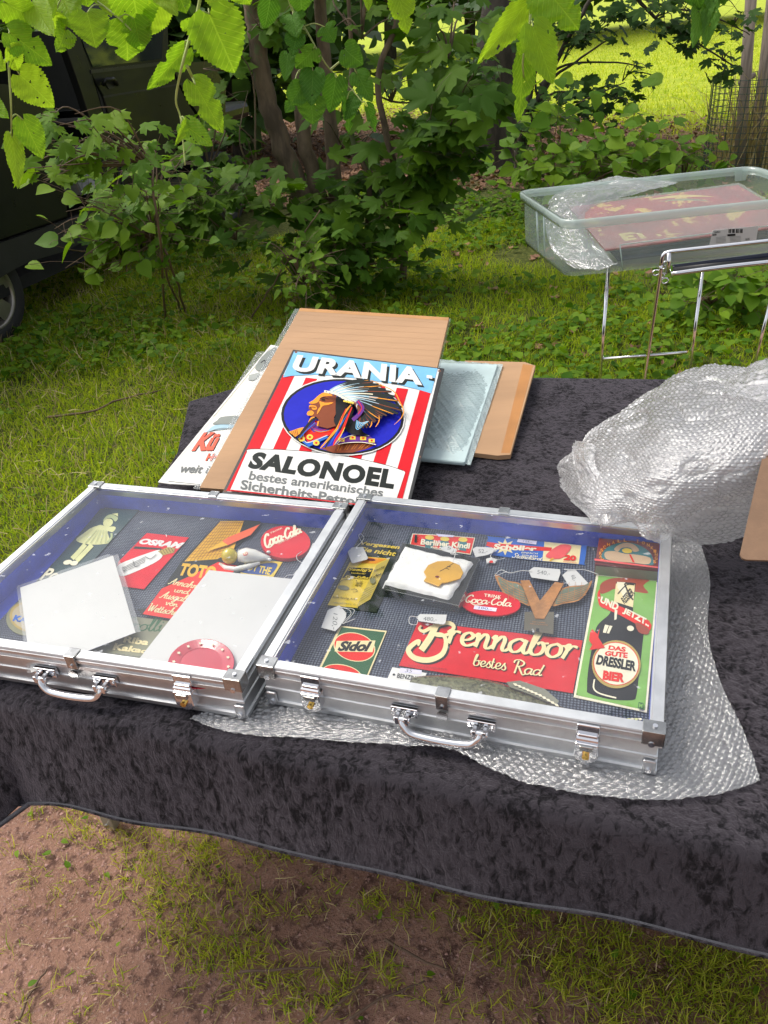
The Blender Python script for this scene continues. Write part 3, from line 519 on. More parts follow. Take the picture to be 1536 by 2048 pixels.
def wheel(c, R):
    w_ = MB(); A = vn; Bv = ve; Z = Vector((0, 0, 1))
    def lathe(prof, n=40):
        mm = MB(); b = []
        for r, d in prof:
            b.append([c+(Bv*math.cos(2*math.pi*k/n)+Z*math.sin(2*math.pi*k/n))*r+A*d for k in range(n)])
        for ring in b: mm.v += ring
        for i in range(len(prof)-1):
            for k in range(n): mm.f.append((i*n+k, i*n+(k+1) % n, (i+1)*n+(k+1) % n, (i+1)*n+k))
        return mm
    o0 = empty.__call__ if False else None
    wh = lathe([(R*.66, .02), (R*.70, .035), (R*.90, .045), (R*.98, .02), (R, -.03), (R, -.15), (R*.9, -.19), (R*.66, -.18)]).build('wheel', RUB, van, True)
    lathe([(R*.70, .03), (R*.66, .036), (R*.62, .02), (R*.60, -.10)]).build('rim', ALLOY, wh, True)
    lathe([(0.001, -.06), (R*.64, -.06)]).build('brake_disc', INNER, wh)
    for k in range(5):
        a = 2*math.pi*k/5+.35; d = Bv*math.cos(a)+Z*math.sin(a); t = Bv*-math.sin(a)+Z*math.cos(a); mm = MB()
        mm.prism([c+t*.045+d*.03+A*.0, c-t*.045+d*.03+A*.0, c+d*R*.65-t*.06+A*.02, c+d*R*.65+t*.06+A*.02], A*.03); mm.build('spoke', ALLOY, wh, bevel=.004)
    lathe([(0.001, .012), (.05, .010), (.055, -.03)]).build('hub_cap', ALLOY, wh, True)
wheel(V3(-.02, -.075, .31), .315); wheel(V3(3.15, -.02, .33), .335)
m = MB(); c = VP.at(128, 345, -.12)
m.add([c+Vector((random.gauss(0, .02), random.gauss(0, .02), 0))+d for d in [Vector(q) for q in ((-.12, 0, -.14), (.12, 0, -.16), (.2, .1, -.12), (-.1, .12, -.1), (-.1, -.02, .12), (.06, -.03, .05), (.12, .1, .02), (-.04, .1, .14))]], [(0, 1, 5, 4), (1, 2, 6, 5), (2, 3, 7, 6), (3, 0, 4, 7), (4, 5, 6, 7), (3, 2, 1, 0)])
m.build('plastic_bag', M('grey_bag', (.22, .22, .22), .35, var=.3, vscale=20, bump=.8, bscale=25), None, label='crumpled grey plastic bag in the open van doorway', cat='bag')
bt = empty('drink_pack', VP.at(150, 335, -.15), 'dark blue drink pack with a red and white mark in the van doorway', 'drink pack')
m = MB(); m.box(VP.at(150, 335, -.18), .22, .2, .26); m.build('wrap', M('pack_blue', (.012, .03, .12), .3), bt, bevel=.02)
m = MB(); m.box(VP.at(150, 335, -.065), .07, .02, .05); m.build('red_mark', RED, bt); m = MB(); m.box(VP.at(158, 338, -.065), .05, .02, .03); m.build('white_mark', WHITE, bt)
# ================================================================ table and velvet cloth
TZ = .733
def velvet():
    m, t, nodes, links, p = nt('crushed_velvet'); tc = nodes.new('ShaderNodeTexCoord')
    mp = nodes.new('ShaderNodeMapping'); mp.inputs['Scale'].default_value = (1.0, 1.0, .42); mp.inputs['Rotation'].default_value = (.35, .25, .5); links.new(tc.outputs['Object'], mp.inputs[0])
    def nz(sc, det, ds, r=.65):
        n = N(nodes, 'ShaderNodeTexNoise', Scale=float(sc), Detail=det, Distortion=ds, Roughness=r); links.new(mp.outputs[0], n.inputs['Vector']); return n.outputs[0]
    a, b, c = nz(95, 8.0, .6, .72), nz(20, 7.0, .5, .65), nz(420, 2.0, 0)
    mx = nodes.new('ShaderNodeMath'); mx.operation = 'MULTIPLY_ADD'; links.new(b, mx.inputs[0]); mx.inputs[1].default_value = .55; links.new(a, mx.inputs[2])
    f = ramp(nodes, links, mx.outputs[0], .62, .84)
    col = mix_rgb(nodes, links, f, (.0055, .005, .0065), (.036, .031, .038)); links.new(col, p.inputs['Base Color'])
    p.inputs['Roughness'].default_value = .85; p.inputs['Specular IOR Level'].default_value = .15
    sh = nodes.new('ShaderNodeMapRange'); links.new(f, sh.inputs[0]); sh.inputs[3].default_value = .05; sh.inputs[4].default_value = .34; links.new(sh.outputs[0], p.inputs['Sheen Weight'])
    p.inputs['Sheen Roughness'].default_value = .38; p.inputs['Sheen Tint'].default_value = (.70, .64, .72, 1)
    bm_ = nodes.new('ShaderNodeBump'); bm_.inputs['Strength'].default_value = 1.0; bm_.inputs['Distance'].default_value = .006
    ad = nodes.new('ShaderNodeMath'); ad.operation = 'MULTIPLY_ADD'; links.new(c, ad.inputs[0]); ad.inputs[1].default_value = .18; links.new(a, ad.inputs[2]); links.new(ad.outputs[0], bm_.inputs['Height']); links.new(bm_.outputs[0], p.inputs['Normal'])
    return m
VELVET = velvet()
T_, N_ = Vector((math.cos(math.radians(20)), -math.sin(math.radians(20)), 0)), Vector((math.sin(math.radians(20)), math.cos(math.radians(20)), 0))
def UV(u, v, z=TZ): return T_*u+N_*v+Vector((0, 0, z))
corners = [UV(-1.03, .612), UV(-.4, .612), UV(.24, .612), UV(1.05, .60), Vector((1.75, 1.55, TZ)), Vector((.80, 1.85, TZ)), Vector((.449, 1.95, TZ)), Vector((-.37, 2.10, TZ)), Vector((-.525, 2.02, TZ)), Vector((-.505, 1.72, TZ)), Vector((-.53, 1.50, TZ))]
drops = [.215, .150, .130, .118, .25, .25, .25, .25, .34, .34, .34]
ring = []; NS = 44
for i in range(len(corners)):
    a, b = corners[i], corners[(i+1) % len(corners)]
    k = max(2, int((b-a).length/.022))
    for j in range(k): ring.append((a+(b-a)*(j/k), drops[i]+(drops[(i+1) % len(corners)]-drops[i])*(j/k), i+j/k))
nr = len(ring); nrmls = []
for i in range(nr):
    d = (ring[(i+3) % nr][0]-ring[(i-3) % nr][0]).normalized(); nrmls.append(Vector((d.y, -d.x, 0)))
rows = []; ctr = Vector((.25, 1.2, TZ))
for k in range(NS):
    f = 1-(k/NS)**1.0
    f = 1-f
    rows.append([ctr+(p-n*.018-ctr)*(k/NS) for (p, _, _), n in zip(ring, nrmls)])
for ph in (0, .35, .8, 1.2, 1.57):
    rows.append([p-n*.018+n*.020*math.sin(ph)+Vector((0, 0, -.020*(1-math.cos(ph)))) for (p, _, _), n in zip(ring, nrmls)])
ND = 16
for k in range(1, ND+1):
    q = k/ND; row = []
    for (p, dr, s_), n in zip(ring, nrmls):
        al = (p-corners[0]).dot(T_)
        side = 0 if s_ < 3.0 else 1
        amp = .0045+.02*side; wob = amp*(math.sin(al*9+.6)+.6*math.sin(al*21+1.0))*q
        if s_ < .16 or s_ > 10.6: wob += .05*q*q*(1 if s_ < 1 else .6)
        if side and s_ < 10.6: wob += .03*math.sin(p.y*16)*q
        drp = dr+(.035*math.exp(-((al-.02)/.06)**2) if not side else 0)+(-.02*math.exp(-((al-.22)/.10)**2) if not side else 0)
        row.append(p+n*(.002+.035*q+wob)+Vector((0, 0, -.02-(drp-.02)*q)))
    rows.append(row)
for dn, dz in ((.003, .001), (.003, .006), (-.002, .006), (-.004, .0)):
    rows.append([v+n*dn+Vector((0, 0, dz-.004)) for v, n in zip(rows[-1] if dn else rows[-1], nrmls)])
V = []; Fq = []
for ri, row in enumerate(rows):
    for p in row:
        z = .0018*(math.sin(p.x*13+p.y*7)+math.sin(p.y*19-p.x*5)+.6*math.sin(p.x*37+p.y*29)) if ri < NS-1 else 0
        V.append(p+Vector((0, 0, z)))
for ri in range(1, len(rows)-1):
    for i in range(nr): Fq.append((ri*nr+i, (ri+1)*nr+i, (ri+1)*nr+(i+1) % nr, ri*nr+(i+1) % nr)[::-1])
V.append(ctr); ci = len(V)-1
for i in range(nr): Fq.append((ci, nr+i, nr+(i+1) % nr))
co = Vector((.25, 1.2, .5)); o = obj('velvet_cloth', mesh('velvet_cloth', [v-co for v in V], Fq, VELVET, True), loc=co, label='dark purple black crushed velvet cloth spread over the sales table', cat='tablecloth')
hem_pts = rows[-1][::2]; hm_ = MB(); hm_.tube(hem_pts+[hem_pts[0]], .0042, 6, False); hm_.build('hem', M('velvet_hem', (.045, .045, .055), .8, var=.2, vscale=60, bump=.5, bscale=500), o, True)
LEGM = M('table_leg_metal', (.40, .40, .38), .4, .7, var=.15, vscale=30); TOPM = M('table_board', (.20, .14, .09), .6)
tb = empty('folding_table', (0.25, 1.2, 0), 'folding table hidden under the velvet cloth with one grey foot showing', 'table')
m = MB(); inn = [ctr+(c-ctr)*.985+Vector((0, 0, -.006)) for c in corners]; m.prism([inn[i] for i in range(len(inn))], Vector((0, 0, .022))); m.build('table_top', TOPM, tb)
R20 = Matrix((T_, N_, Vector((0, 0, 1)))).transposed()
ft = W(228, 1650)
for c in (ft+Vector((0, 0, .34)), UV(.75, .85, .34), Vector((-.40, 1.95, .34)), Vector((1.3, 1.6, .34))):
    m = MB(); m.box((c.x, c.y, .355), .032, .032, .70, R20); lg = m.build('leg', LEGM, tb, bevel=.003)
    m = MB(); m.tube([Vector((c.x, c.y, .022))-N_*.0165+Vector((-.002, 0, 0)), Vector((c.x, c.y, .022))-N_*.0205], .006, 10); m.build('bolt', DCHROME, lg)
# ================================================================ display cases
LINING = M('blue_velour', (.020, .062, .56), .75, var=.25, vscale=14, bump=.3, bscale=300)
def mat_dots():
    m, t, nodes, links, p = nt('non_slip_mat'); tc = nodes.new('ShaderNodeTexCoord'); mp = nodes.new('ShaderNodeMapping'); mp.inputs['Rotation'].default_value = (0, 0, math.radians(18)); links.new(tc.outputs['Object'], mp.inputs[0])
    vo = nodes.new('ShaderNodeTexVoronoi'); vo.inputs['Randomness'].default_value = .12; vo.inputs['Scale'].default_value = 210; links.new(mp.outputs[0], vo.inputs['Vector'])
    d = ramp(nodes, links, vo.outputs['Distance'], .30, .46)
    nz = N(nodes, 'ShaderNodeTexNoise', Scale=16.0, Detail=3.0); links.new(tc.outputs['Object'], nz.inputs['Vector'])
    hi = mix_rgb(nodes, links, ramp(nodes, links, nz.outputs[0], .35, .65), (.16, .19, .24), (.09, .11, .17))
    c = mix_rgb(nodes, links, d, hi, (.006, .010, .035)); links.new(c, p.inputs['Base Color']); p.inputs['Roughness'].default_value = .6
    b = nodes.new('ShaderNodeBump'); b.inputs['Distance'].default_value = .002; b.invert = True; links.new(d, b.inputs['Height']); links.new(b.outputs[0], p.inputs['Normal']); return m
MATM = mat_dots()
def acrylic():
    m = bpy.data.materials.new('acrylic_pane'); m.use_nodes = True; t = m.node_tree; nodes, links = t.nodes, t.links; nodes.remove(nodes['Principled BSDF']); out = nodes['Material Output']
    tc = nodes.new('ShaderNodeTexCoord')
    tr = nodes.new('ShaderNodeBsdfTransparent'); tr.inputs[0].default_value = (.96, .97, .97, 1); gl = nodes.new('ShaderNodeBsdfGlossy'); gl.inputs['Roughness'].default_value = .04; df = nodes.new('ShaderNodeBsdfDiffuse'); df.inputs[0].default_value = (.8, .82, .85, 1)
    nz = N(nodes, 'ShaderNodeTexNoise', Scale=5.0, Detail=3.0); links.new(tc.outputs['Object'], nz.inputs['Vector']); b = nodes.new('ShaderNodeBump'); b.inputs['Strength'].default_value = .15; b.inputs['Distance'].default_value = .01; links.new(nz.outputs[0], b.inputs['Height']); links.new(b.outputs[0], gl.inputs['Normal'])
    frs = thin_fresnel(nodes, links, None, .085)
    # fine scratches; reflected sun spots and sky sheen painted in as pale diffuse colour
    dz = N(nodes, 'ShaderNodeTexNoise', Scale=70.0, Detail=2.0); links.new(tc.outputs['Object'], dz.inputs['Vector']); glint = ramp(nodes, links, dz.outputs[0], .70, .76)
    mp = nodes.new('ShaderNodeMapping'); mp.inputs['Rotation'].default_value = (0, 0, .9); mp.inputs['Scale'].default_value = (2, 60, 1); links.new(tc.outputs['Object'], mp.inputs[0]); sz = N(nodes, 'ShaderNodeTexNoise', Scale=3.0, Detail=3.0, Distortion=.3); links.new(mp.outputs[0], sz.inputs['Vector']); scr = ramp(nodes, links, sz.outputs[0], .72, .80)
    haze = ramp(nodes, links, nz.outputs[0], .40, .75)
    a1 = nodes.new('ShaderNodeMath'); a1.operation = 'MULTIPLY_ADD'; links.new(glint, a1.inputs[0]); a1.inputs[1].default_value = .35; a2 = nodes.new('ShaderNodeMath'); a2.operation = 'MULTIPLY'; links.new(scr, a2.inputs[0]); a2.inputs[1].default_value = .12; links.new(a2.outputs[0], a1.inputs[2])
    a3 = nodes.new('ShaderNodeMath'); a3.operation = 'MULTIPLY_ADD'; links.new(haze, a3.inputs[0]); a3.inputs[1].default_value = .05; links.new(a1.outputs[0], a3.inputs[2])
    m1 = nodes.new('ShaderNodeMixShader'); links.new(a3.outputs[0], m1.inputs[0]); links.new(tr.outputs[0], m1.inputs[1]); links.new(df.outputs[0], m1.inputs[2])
    m2 = nodes.new('ShaderNodeMixShader'); links.new(frs, m2.inputs[0]); links.new(m1.outputs[0], m2.inputs[1]); links.new(gl.outputs[0], m2.inputs[2]); links.new(m2.outputs[0], out.inputs['Surface']); return m
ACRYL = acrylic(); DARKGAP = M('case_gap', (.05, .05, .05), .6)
ZT = .820
class Case:
    Wd, D = .570, .478
    def __init__(s, FL, FR, BR, BL, label, latches, handle, clasps):
        s.c = [Vector((*p, 0)) for p in (FL, FR, BR, BL)]; o = sum(s.c, Vector())/4; s.root = empty('display_case', (o.x, o.y, .74), label, 'display case')
        W_, D_ = s.Wd, s.D
        s.ring('body', [(.004, -.030), (.0045, -.046), (.0025, -.047), (.0025, -.051), (.0045, -.052), (.0045, -.072), (.001, -.073), (.001, -.080), (.012, -.080), (.012, -.030)], ALU)
        s.ring('lid_frame', [(.001, 0), (.015, 0), (.016, -.002), (.018, -.002), (.018, -.006), (.012, -.026), (0, -.026), (0, -.020), (.003, -.019), (.003, -.013), (.0, -.012), (.0, -.007), (.002, -.006), (.002, -.003), (0, -.002)][::-1], ALU)
        s.ring('hinge_gap', [(.006, -.026), (.006, -.030), (.011, -.030), (.011, -.026)], DARKGAP)
        s.ring('lining', [(.0185, -.006), (.0135, -.006), (.0135, -.056), (.019, -.056)], LINING, closed=False)
        m = MB(); m.add([s.P(x, y, -.0555) for x, y in ((.013, .013), (W_-.013, .013), (W_-.013, D_-.013), (.013, D_-.013))], [(0, 1, 2, 3)]); m.build('lining_floor', LINING, s.root)
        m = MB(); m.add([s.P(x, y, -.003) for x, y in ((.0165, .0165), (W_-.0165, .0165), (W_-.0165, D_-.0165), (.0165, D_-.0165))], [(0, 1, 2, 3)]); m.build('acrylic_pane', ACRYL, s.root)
        for cx, cy, sx, sy in ((0, 0, 1, 1), (W_, 0, -1, 1), (W_, D_, -1, -1), (0, D_, 1, -1)):
            m = MB(); e = .0012; L = .026
            for (x0, x1, y0, y1, z0, z1) in ((-e, L, -e, L*.75, .0006, .002), (-e-.001, L, -e-.001, .0, -.022, .002), (-e-.001, .0, -e-.001, L*.75, -.022, .002)):
                s.lbox(m, cx+sx*x0, cx+sx*x1, cy+sy*y0, cy+sy*y1, z0, z1)
            cap = m.build('corner_cap', DCHROME, s.root, bevel=.0008)
            r = MB(); r.tube([s.P(cx+sx*.011, cy+sy*.009, .002), s.P(cx+sx*.011, cy+sy*.009, .0042)], .0032, 10); r.build('rivet', CHROME, cap)
            if cy == 0:
                for zz, xx in ((-.020, .013), (-.071, .012)):
                    r = MB(); r.tube([s.P(cx+sx*xx, -.0005, zz), s.P(cx+sx*xx, -.0035, zz)], .0042, 12); r.build('side_rivet', CHROME, s.root)
                g = MB(); s.lbox(g, cx+sx*.003, cx+sx*.020, -.0012, .004, -.079, -.054); g.build('corner_plate', M('alu_plate', (.62, .63, .65), .3, 1), s.root, bevel=.002)
        for u, back in clasps:
            m = MB(); yy = (0, 1) if not back else (D_, -1)
            s.lbox(m, u-.010, u+.010, yy[0]+yy[1]*-.0015, yy[0]+yy[1]*.017, .0006, .0022); s.lbox(m, u-.009, u+.009, yy[0]-yy[1]*.003, yy[0], -.024, .0022); k = m.build('edge_clip', DCHROME, s.root, bevel=.001)
            r = MB(); r.tube([s.P(u, yy[0]-yy[1]*.003, -.017), s.P(u, yy[0]-yy[1]*.005, -.017)], .003, 10); r.build('rivet', CHROME, k)
        for u in latches: s.latch(u)
        s.handle(*handle)
    def P(s, x, y, z):
        a, b = x/s.Wd, y/s.D; c = s.c; p = c[0]*(1-a)*(1-b)+c[1]*a*(1-b)+c[2]*a*b+c[3]*(1-a)*b; p.z = ZT+z; return p
    def lbox(s, m, x0, x1, y0, y1, z0, z1):
        x0, x1 = min(x0, x1), max(x0, x1); y0, y1 = min(y0, y1), max(y0, y1)
        v = [s.P(x, y, z) for z in (z0, z1) for x, y in ((x0, y0), (x1, y0), (x1, y1), (x0, y1))]
        m.add(v, [(3, 2, 1, 0), (4, 5, 6, 7), (0, 1, 5, 4), (1, 2, 6, 5), (2, 3, 7, 6), (3, 0, 4, 7)])
    def ring(s, name, prof, mat, closed=True):
        m = MB(); n = len(prof)
        for d, z in prof: m.v += [s.P(d, d, z), s.P(s.Wd-d, d, z), s.P(s.Wd-d, s.D-d, z), s.P(d, s.D-d, z)]
        for i in range(n if closed else n-1):
            j = (i+1) % n
            for k in range(4): m.f.append((i*4+k, i*4+(k+1) % 4, j*4+(k+1) % 4, j*4+k))
        return m.build(name, mat, s.root, bevel=0)
    def latch(s, u):
        m = MB(); s.lbox(m, u-.015, u+.015, -.004, .004, -.022, -.004); s.lbox(m, u-.013, u+.013, -.008, 0, -.030, -.018); L = m.build('latch', CHROME, s.root, bevel=.0015)
        m = MB(); pts = [(u+.0155*cx, cz) for cx, cz in ((-1, -.030), (1, -.030), (1, -.055), (.75, -.062), (0, -.066), (-.75, -.062), (-1, -.055))]
        m.prism([s.P(x, -.013, z) for x, z in pts], s.P(u, -.013, 0)-s.P(u, .004, 0)); m.build('lock_plate', CHROME, L, bevel=.002)
        m = MB(); s.lbox(m, u-.009, u+.009, -.0165, -.012, -.040, -.031); m.build('latch_tongue', DCHROME, L, bevel=.0012)
        m = MB(); m.tube([s.P(u, -.012, -.050), s.P(u, -.0175, -.050)], .0048, 14); m.build('brass_lock', BRASS, L)
        m = MB(); m.tube([s.P(u-.014, -.007, -.026), s.P(u+.014, -.007, -.026)], .0042, 10); m.build('hinge_pin', CHROME, L)
    def handle(s, u0, u1):
        root = None
        for k, u in enumerate((u0, u1)):
            m = MB(); s.lbox(m, u-.020, u+.020, -.004, .003, -.050, -.033); s.lbox(m, u-.010, u-.004, -.020, 0, -.050, -.036); s.lbox(m, u+.004, u+.010, -.020, 0, -.050, -.036)
            m.tube([s.P(u-.012, -.015, -.043), s.P(u+.012, -.015, -.043)], .0045, 10)
            for q in (-.016, .016): m.tube([s.P(u+q, -.004, -.041), s.P(u+q, -.0065, -.041)], .003, 8)
            m.build('handle_bracket', CHROME, s.root, bevel=.001)
        P = [s.P(u0, -.015, -.043), s.P(u0+.001, -.019, -.050), s.P(u0+.009, -.021, -.059), s.P(u0+.022, -.022, -.063), s.P((u0+u1)/2, -.023, -.064), s.P(u1-.022, -.022, -.063), s.P(u1-.009, -.021, -.059), s.P(u1-.001, -.019, -.050), s.P(u1, -.015, -.043)]
        C_ = catmull(P, 5); n = len(C_); m = MB(); m.tube(C_, [.0040+.0022*math.sin(math.pi*i/(n-1)) for i in range(n)], 12); m.build('handle', CHROME, s.root, True)
        m = MB(); c = s.P((u0+u1)/2, -.001, -.036); m.tube([c, s.P((u0+u1)/2, -.004, -.036)], .008, 14); m.build('centre_button', DCHROME, s.root)
def xy(px, py): p = W(px, py, ZT); return (p.x, p.y)
caseR = Case(xy(515, 1330), xy(1328, 1469), xy(1345, 1052), xy(722, 988), 'aluminium display case on the right holding the green bottle sign and red long sign', (.084, .478), (.225, .336), ((.281, False), (.281, True)))
fr, brr, bll = Vector(xy(478, 1362)), Vector(xy(695, 1008)), Vector(xy(188, 964))
flx = fr+(bll-brr)*1.0
d_ = (bll-brr); fl = Vector(xy(0, 1293)); dirf = (fl-fr).normalized(); flx = fr+dirf*.572
caseL = Case(tuple(flx), tuple(fr), tuple(brr), tuple(bll), 'aluminium display case on the left with two white sheets lying in it', (.084, .477), (.229, .337), ((.286, False), (.287, True)))
# ================================================================ flat art on signs
FONTC = {}
def font_mesh(txt, bold, shear, space=1.0):
    k = (txt, bold, shear, space)
    if k in FONTC: return FONTC[k]
    cu = bpy.data.curves.new('t', 'FONT'); cu.body = txt; cu.size = 1; cu.offset = bold; cu.shear = shear; cu.resolution_u = 4; cu.space_character = space
    o = bpy.data.objects.new('t', cu); C.objects.link(o); dg = bpy.context.evaluated_depsgraph_get(); me = bpy.data.meshes.new_from_object(o.evaluated_get(dg))
    v = np.array([tuple(x.co)[:2] for x in me.vertices]); f = [tuple(p.vertices) for p in me.polygons]
    C.objects.unlink(o); bpy.data.objects.remove(o); bpy.data.curves.remove(cu); bpy.data.meshes.remove(me)
    mn, mx = v.min(0), v.max(0); v = (v-mn)/(mx-mn); FONTC[k] = (v, f); return FONTC[k]
SC = {  # cursive letters: strokes in x-height units, then advance
 'a': ([[(.75, .85), (.45, 1), (.1, .7), (.05, .3), (.25, 0), (.55, .15), (.78, .7)], [(.8, 1), (.72, .3), (.85, 0), (1.05, .2)]], .98), 'b': ([[(.05, .2), (.3, 1.3), (.42, 1.9), (.28, 1.95), (.15, 1.2), (.1, .3), (.3, 0), (.62, .15), (.72, .6), (.55, .95), (.35, .8)], [(.6, .9), (.9, .95)]], .85),
 'c': ([[(.7, .8), (.45, 1), (.1, .6), (.15, .15), (.4, 0), (.8, .3)]], .75), 'd': ([[(.75, .85), (.45, 1), (.1, .7), (.05, .3), (.25, 0), (.55, .15), (.78, .7)], [(.98, 2), (.75, .6), (.72, .2), (.85, 0), (1.05, .2)]], .98), 'e': ([[(.05, .35), (.45, .5), (.62, .8), (.42, 1), (.15, .75), (.1, .25), (.35, 0), (.8, .3)]], .72),
 'g': ([[(.75, .85), (.45, 1), (.1, .7), (.1, .3), (.3, 0.05), (.6, .3), (.78, .8)], [(.8, 1), (.7, 0), (.45, -.8), (.15, -.65), (.4, -.25), (1, .2)]], .95), 'h': ([[(0, 0), (.2, 1.1), (.4, 1.9), (.25, 1.9), (.12, .9), (.02, 0)], [(.1, .4), (.4, 1), (.6, .85), (.55, .2), (.7, 0), (.92, .2)]], .85), 'i': ([[(0, .6), (.18, 1), (.1, .25), (.25, 0), (.45, .25)], [(.22, 1.35), (.25, 1.5)]], .42),
 'k': ([[(0, 0), (.2, 1.1), (.4, 1.9), (.25, 1.9), (.12, .9), (.02, 0)], [(.65, .95), (.15, .5), (.65, 0), (.85, .15)]], .8), 'l': ([[(0, .2), (.28, 1.3), (.4, 1.95), (.24, 1.95), (.12, 1), (.12, .15), (.28, 0), (.5, .25)]], .45), 'm': ([[(0, .7), (.15, 1), (.12, .4), (.05, 0)], [(.1, .4), (.38, 1), (.5, .8), (.42, 0)], [(.48, .4), (.78, 1), (.92, .8), (.88, .15), (1.0, 0), (1.2, .2)]], 1.15),
 'n': ([[(0, .75), (.15, 1), (.12, .4), (.05, 0)], [(.1, .4), (.42, 1), (.6, .82), (.54, .15), (.68, 0), (.9, .25)]], .84), 'o': ([[(.45, 1), (.12, .75), (.08, .25), (.38, 0), (.68, .3), (.66, .8), (.42, 1)], [(.6, .85), (.95, .95)]], .84), 'r': ([[(0, .8), (.2, 1.05), (.14, .5), (.05, 0)], [(.12, .5), (.34, .95), (.62, .92)]], .62), 's': ([[(0, .2), (.42, 1.05), (.4, .8), (.58, .35), (.42, 0), (.1, .1)]], .66),
 't': ([[(.22, 1.6), (.08, .3), (.22, 0), (.5, .25)], [(-.05, 1), (.4, 1.02)]], .48), 'u': ([[(0, .8), (.1, 1), (.06, .3), (.25, 0), (.5, .25), (.64, 1), (.6, .2), (.74, 0), (.95, .2)]], .88), 'v': ([[(0, .9), (.15, 1), (.25, 0), (.6, .8), (.62, 1), (.85, .9)]], .8), 'f': ([[(.55, 1.8), (.35, 1.95), (.2, 1), (0, -.6)], [(0, .9), (.45, .9)]], .5),
 'C': ([[(1.0, 1.6), (.95, 1.95), (.6, 1.9), (.15, 1.2), (.1, .4), (.4, 0), (.95, .4)]], .95), 'A': ([[(-.1, .1), (.15, 0), (.5, 1), (.85, 2)], [(.9, 2), (.85, .2), (1.05, .1)], [(.25, .8), (.95, .85)]], 1.15), 'S': ([[(.9, 1.7), (.6, 2), (.3, 1.6), (.7, .9), (.6, .2), (.2, 0), (-.05, .4)]], 1.0), 'W': ([[(0, 1.8), (.15, 1.9), (.2, 0), (.7, 1.6)], [(.7, 1.6), (.75, 0), (1.3, 1.9)]], 1.35),
 'R': ([[(.45, 1.9), (.3, .9), (.15, 0)], [(-.05, 1.5), (.1, 1.9), (.6, 2.05), (1.05, 1.75), (.9, 1.25), (.4, 1.05)], [(.5, 1.1), (.85, .3), (1.1, -.15), (1.35, 0)]], 1.25), '-': ([[(0, .55), (.35, .6)]], .5), ' ': ([], .55)}
class Art:
    def __init__(s, name, label, cat, plane, outline, th, mat, group=None, h=0.0, round_=0, origin=None):
        s.pl = plane; s.h = h; pts = [plane.at(x, y, h) for x, y in outline]; o = origin or sum(pts, Vector())/len(pts)
        s.root = empty(name, o-plane.n*th, label, cat, group); s.k = 0; s.parts = {}
        if mat is not None:
            m = MB(); m.prism(pts, plane.n*th); m.build('plate', mat, s.root, bevel=min(.0006, th*.3))
    def _mb(s, name, mat):
        k = (name, mat.name)
        if k not in s.parts: s.parts[k] = (MB(), mat)
        s.k += 1; return s.parts[k][0], s.h+.00016*s.k+.00012
    def poly(s, pts, mat, name='print', th=0):
        m, h = s._mb(name, mat); P = [s.pl.at(x, y, h+th) for x, y in pts]
        if th: m.prism(P, s.pl.n*th); return s
        tri = tessellate_polygon([P]); b = len(m.v); m.v += P
        for t in tri:
            if (P[t[1]]-P[t[0]]).cross(P[t[2]]-P[t[0]]).dot(s.pl.n) < 0: t = (t[0], t[2], t[1])
            m.f.append(tuple(b+i for i in t))
        return s
    def smooth(s, pts, mat, name='print', n=5, th=0): return s.poly([tuple(p)[:2] for p in catmull([(x, y, 0) for x, y in pts], n, True)], mat, name, th)
    def ell(s, cx, cy, rx, ry, ang, mat, name='print', n=36, a0=0, a1=360, th=0):
        c, q = math.cos(math.radians(ang)), math.sin(math.radians(ang)); P = []
        nn = n if a1-a0 < 360 else n-1
        for i in range(n):
            t = math.radians(a0+(a1-a0)*i/nn) if a1-a0 < 360 else 2*math.pi*i/n
            x, y = rx*math.cos(t), ry*math.sin(t); P.append((cx+x*c-y*q, cy+x*q+y*c))
        return s.poly(P, mat, name, th)
    def stroke(s, pts, w, mat, name='print', smooth=True, w0=None, call=False, n=5, taper=False, M_=None):
        m, h = M_ if M_ else s._mb(name, mat); P = catmull([(x, y, 0) for x, y in pts], n) if smooth and len(pts) > 2 else [Vector((x, y, 0)) for x, y in pts]
        k = len(P); b = len(m.v); w0 = w if w0 is None else w0
        for i, p in enumerate(P):
            d = (P[min(i+1, k-1)]-P[max(i-1, 0)]); d = d.normalized() if d.length else Vector((1, 0, 0)); nn = Vector((-d.y, d.x, 0))
            t = i/(k-1); ww = w0+(w-w0)*min(1, abs(nn.x)**1.0) if call else w0+(w-w0)*t
            if taper: ww *= .25+.75*math.sin(math.pi*(.06+.88*t))
            hh = h+2e-6*i
            m.v += [s.pl.at(p.x+nn.x*ww/2, p.y+nn.y*ww/2, hh), s.pl.at(p.x-nn.x*ww/2, p.y-nn.y*ww/2, hh)]
        for i in range(k-1): m.f.append((b+2*i, b+2*i+1, b+2*i+3, b+2*i+2)[::-1])
        return s
    def quad(s, q, v):
        (ax, ay), (bx, by), (cx, cy), (dx, dy) = q      # TL TR BR BL in photo pixels
        u, w = v[:, 0], v[:, 1]
        x = (1-u)*w*ax+u*w*bx+u*(1-w)*cx+(1-u)*(1-w)*dx; y = (1-u)*w*ay+u*w*by+u*(1-w)*cy+(1-u)*(1-w)*dy
        return x, y
    def text(s, txt, q, mat, bold=.02, shear=0, name='lettering', dx=0, dy=0, bend=0, space=1.0):
        v, f = font_mesh(txt, bold, shear, space); x, y = s.quad(q, v)
        if bend: y = y-bend*(1-(2*v[:, 0]-1)**2)
        m, h = s._mb(name, mat); b = len(m.v); m.v += [s.pl.at(float(a)+dx, float(c)+dy, h) for a, c in zip(x, y)]; m.f += [tuple(i+b for i in g) for g in f]; return s
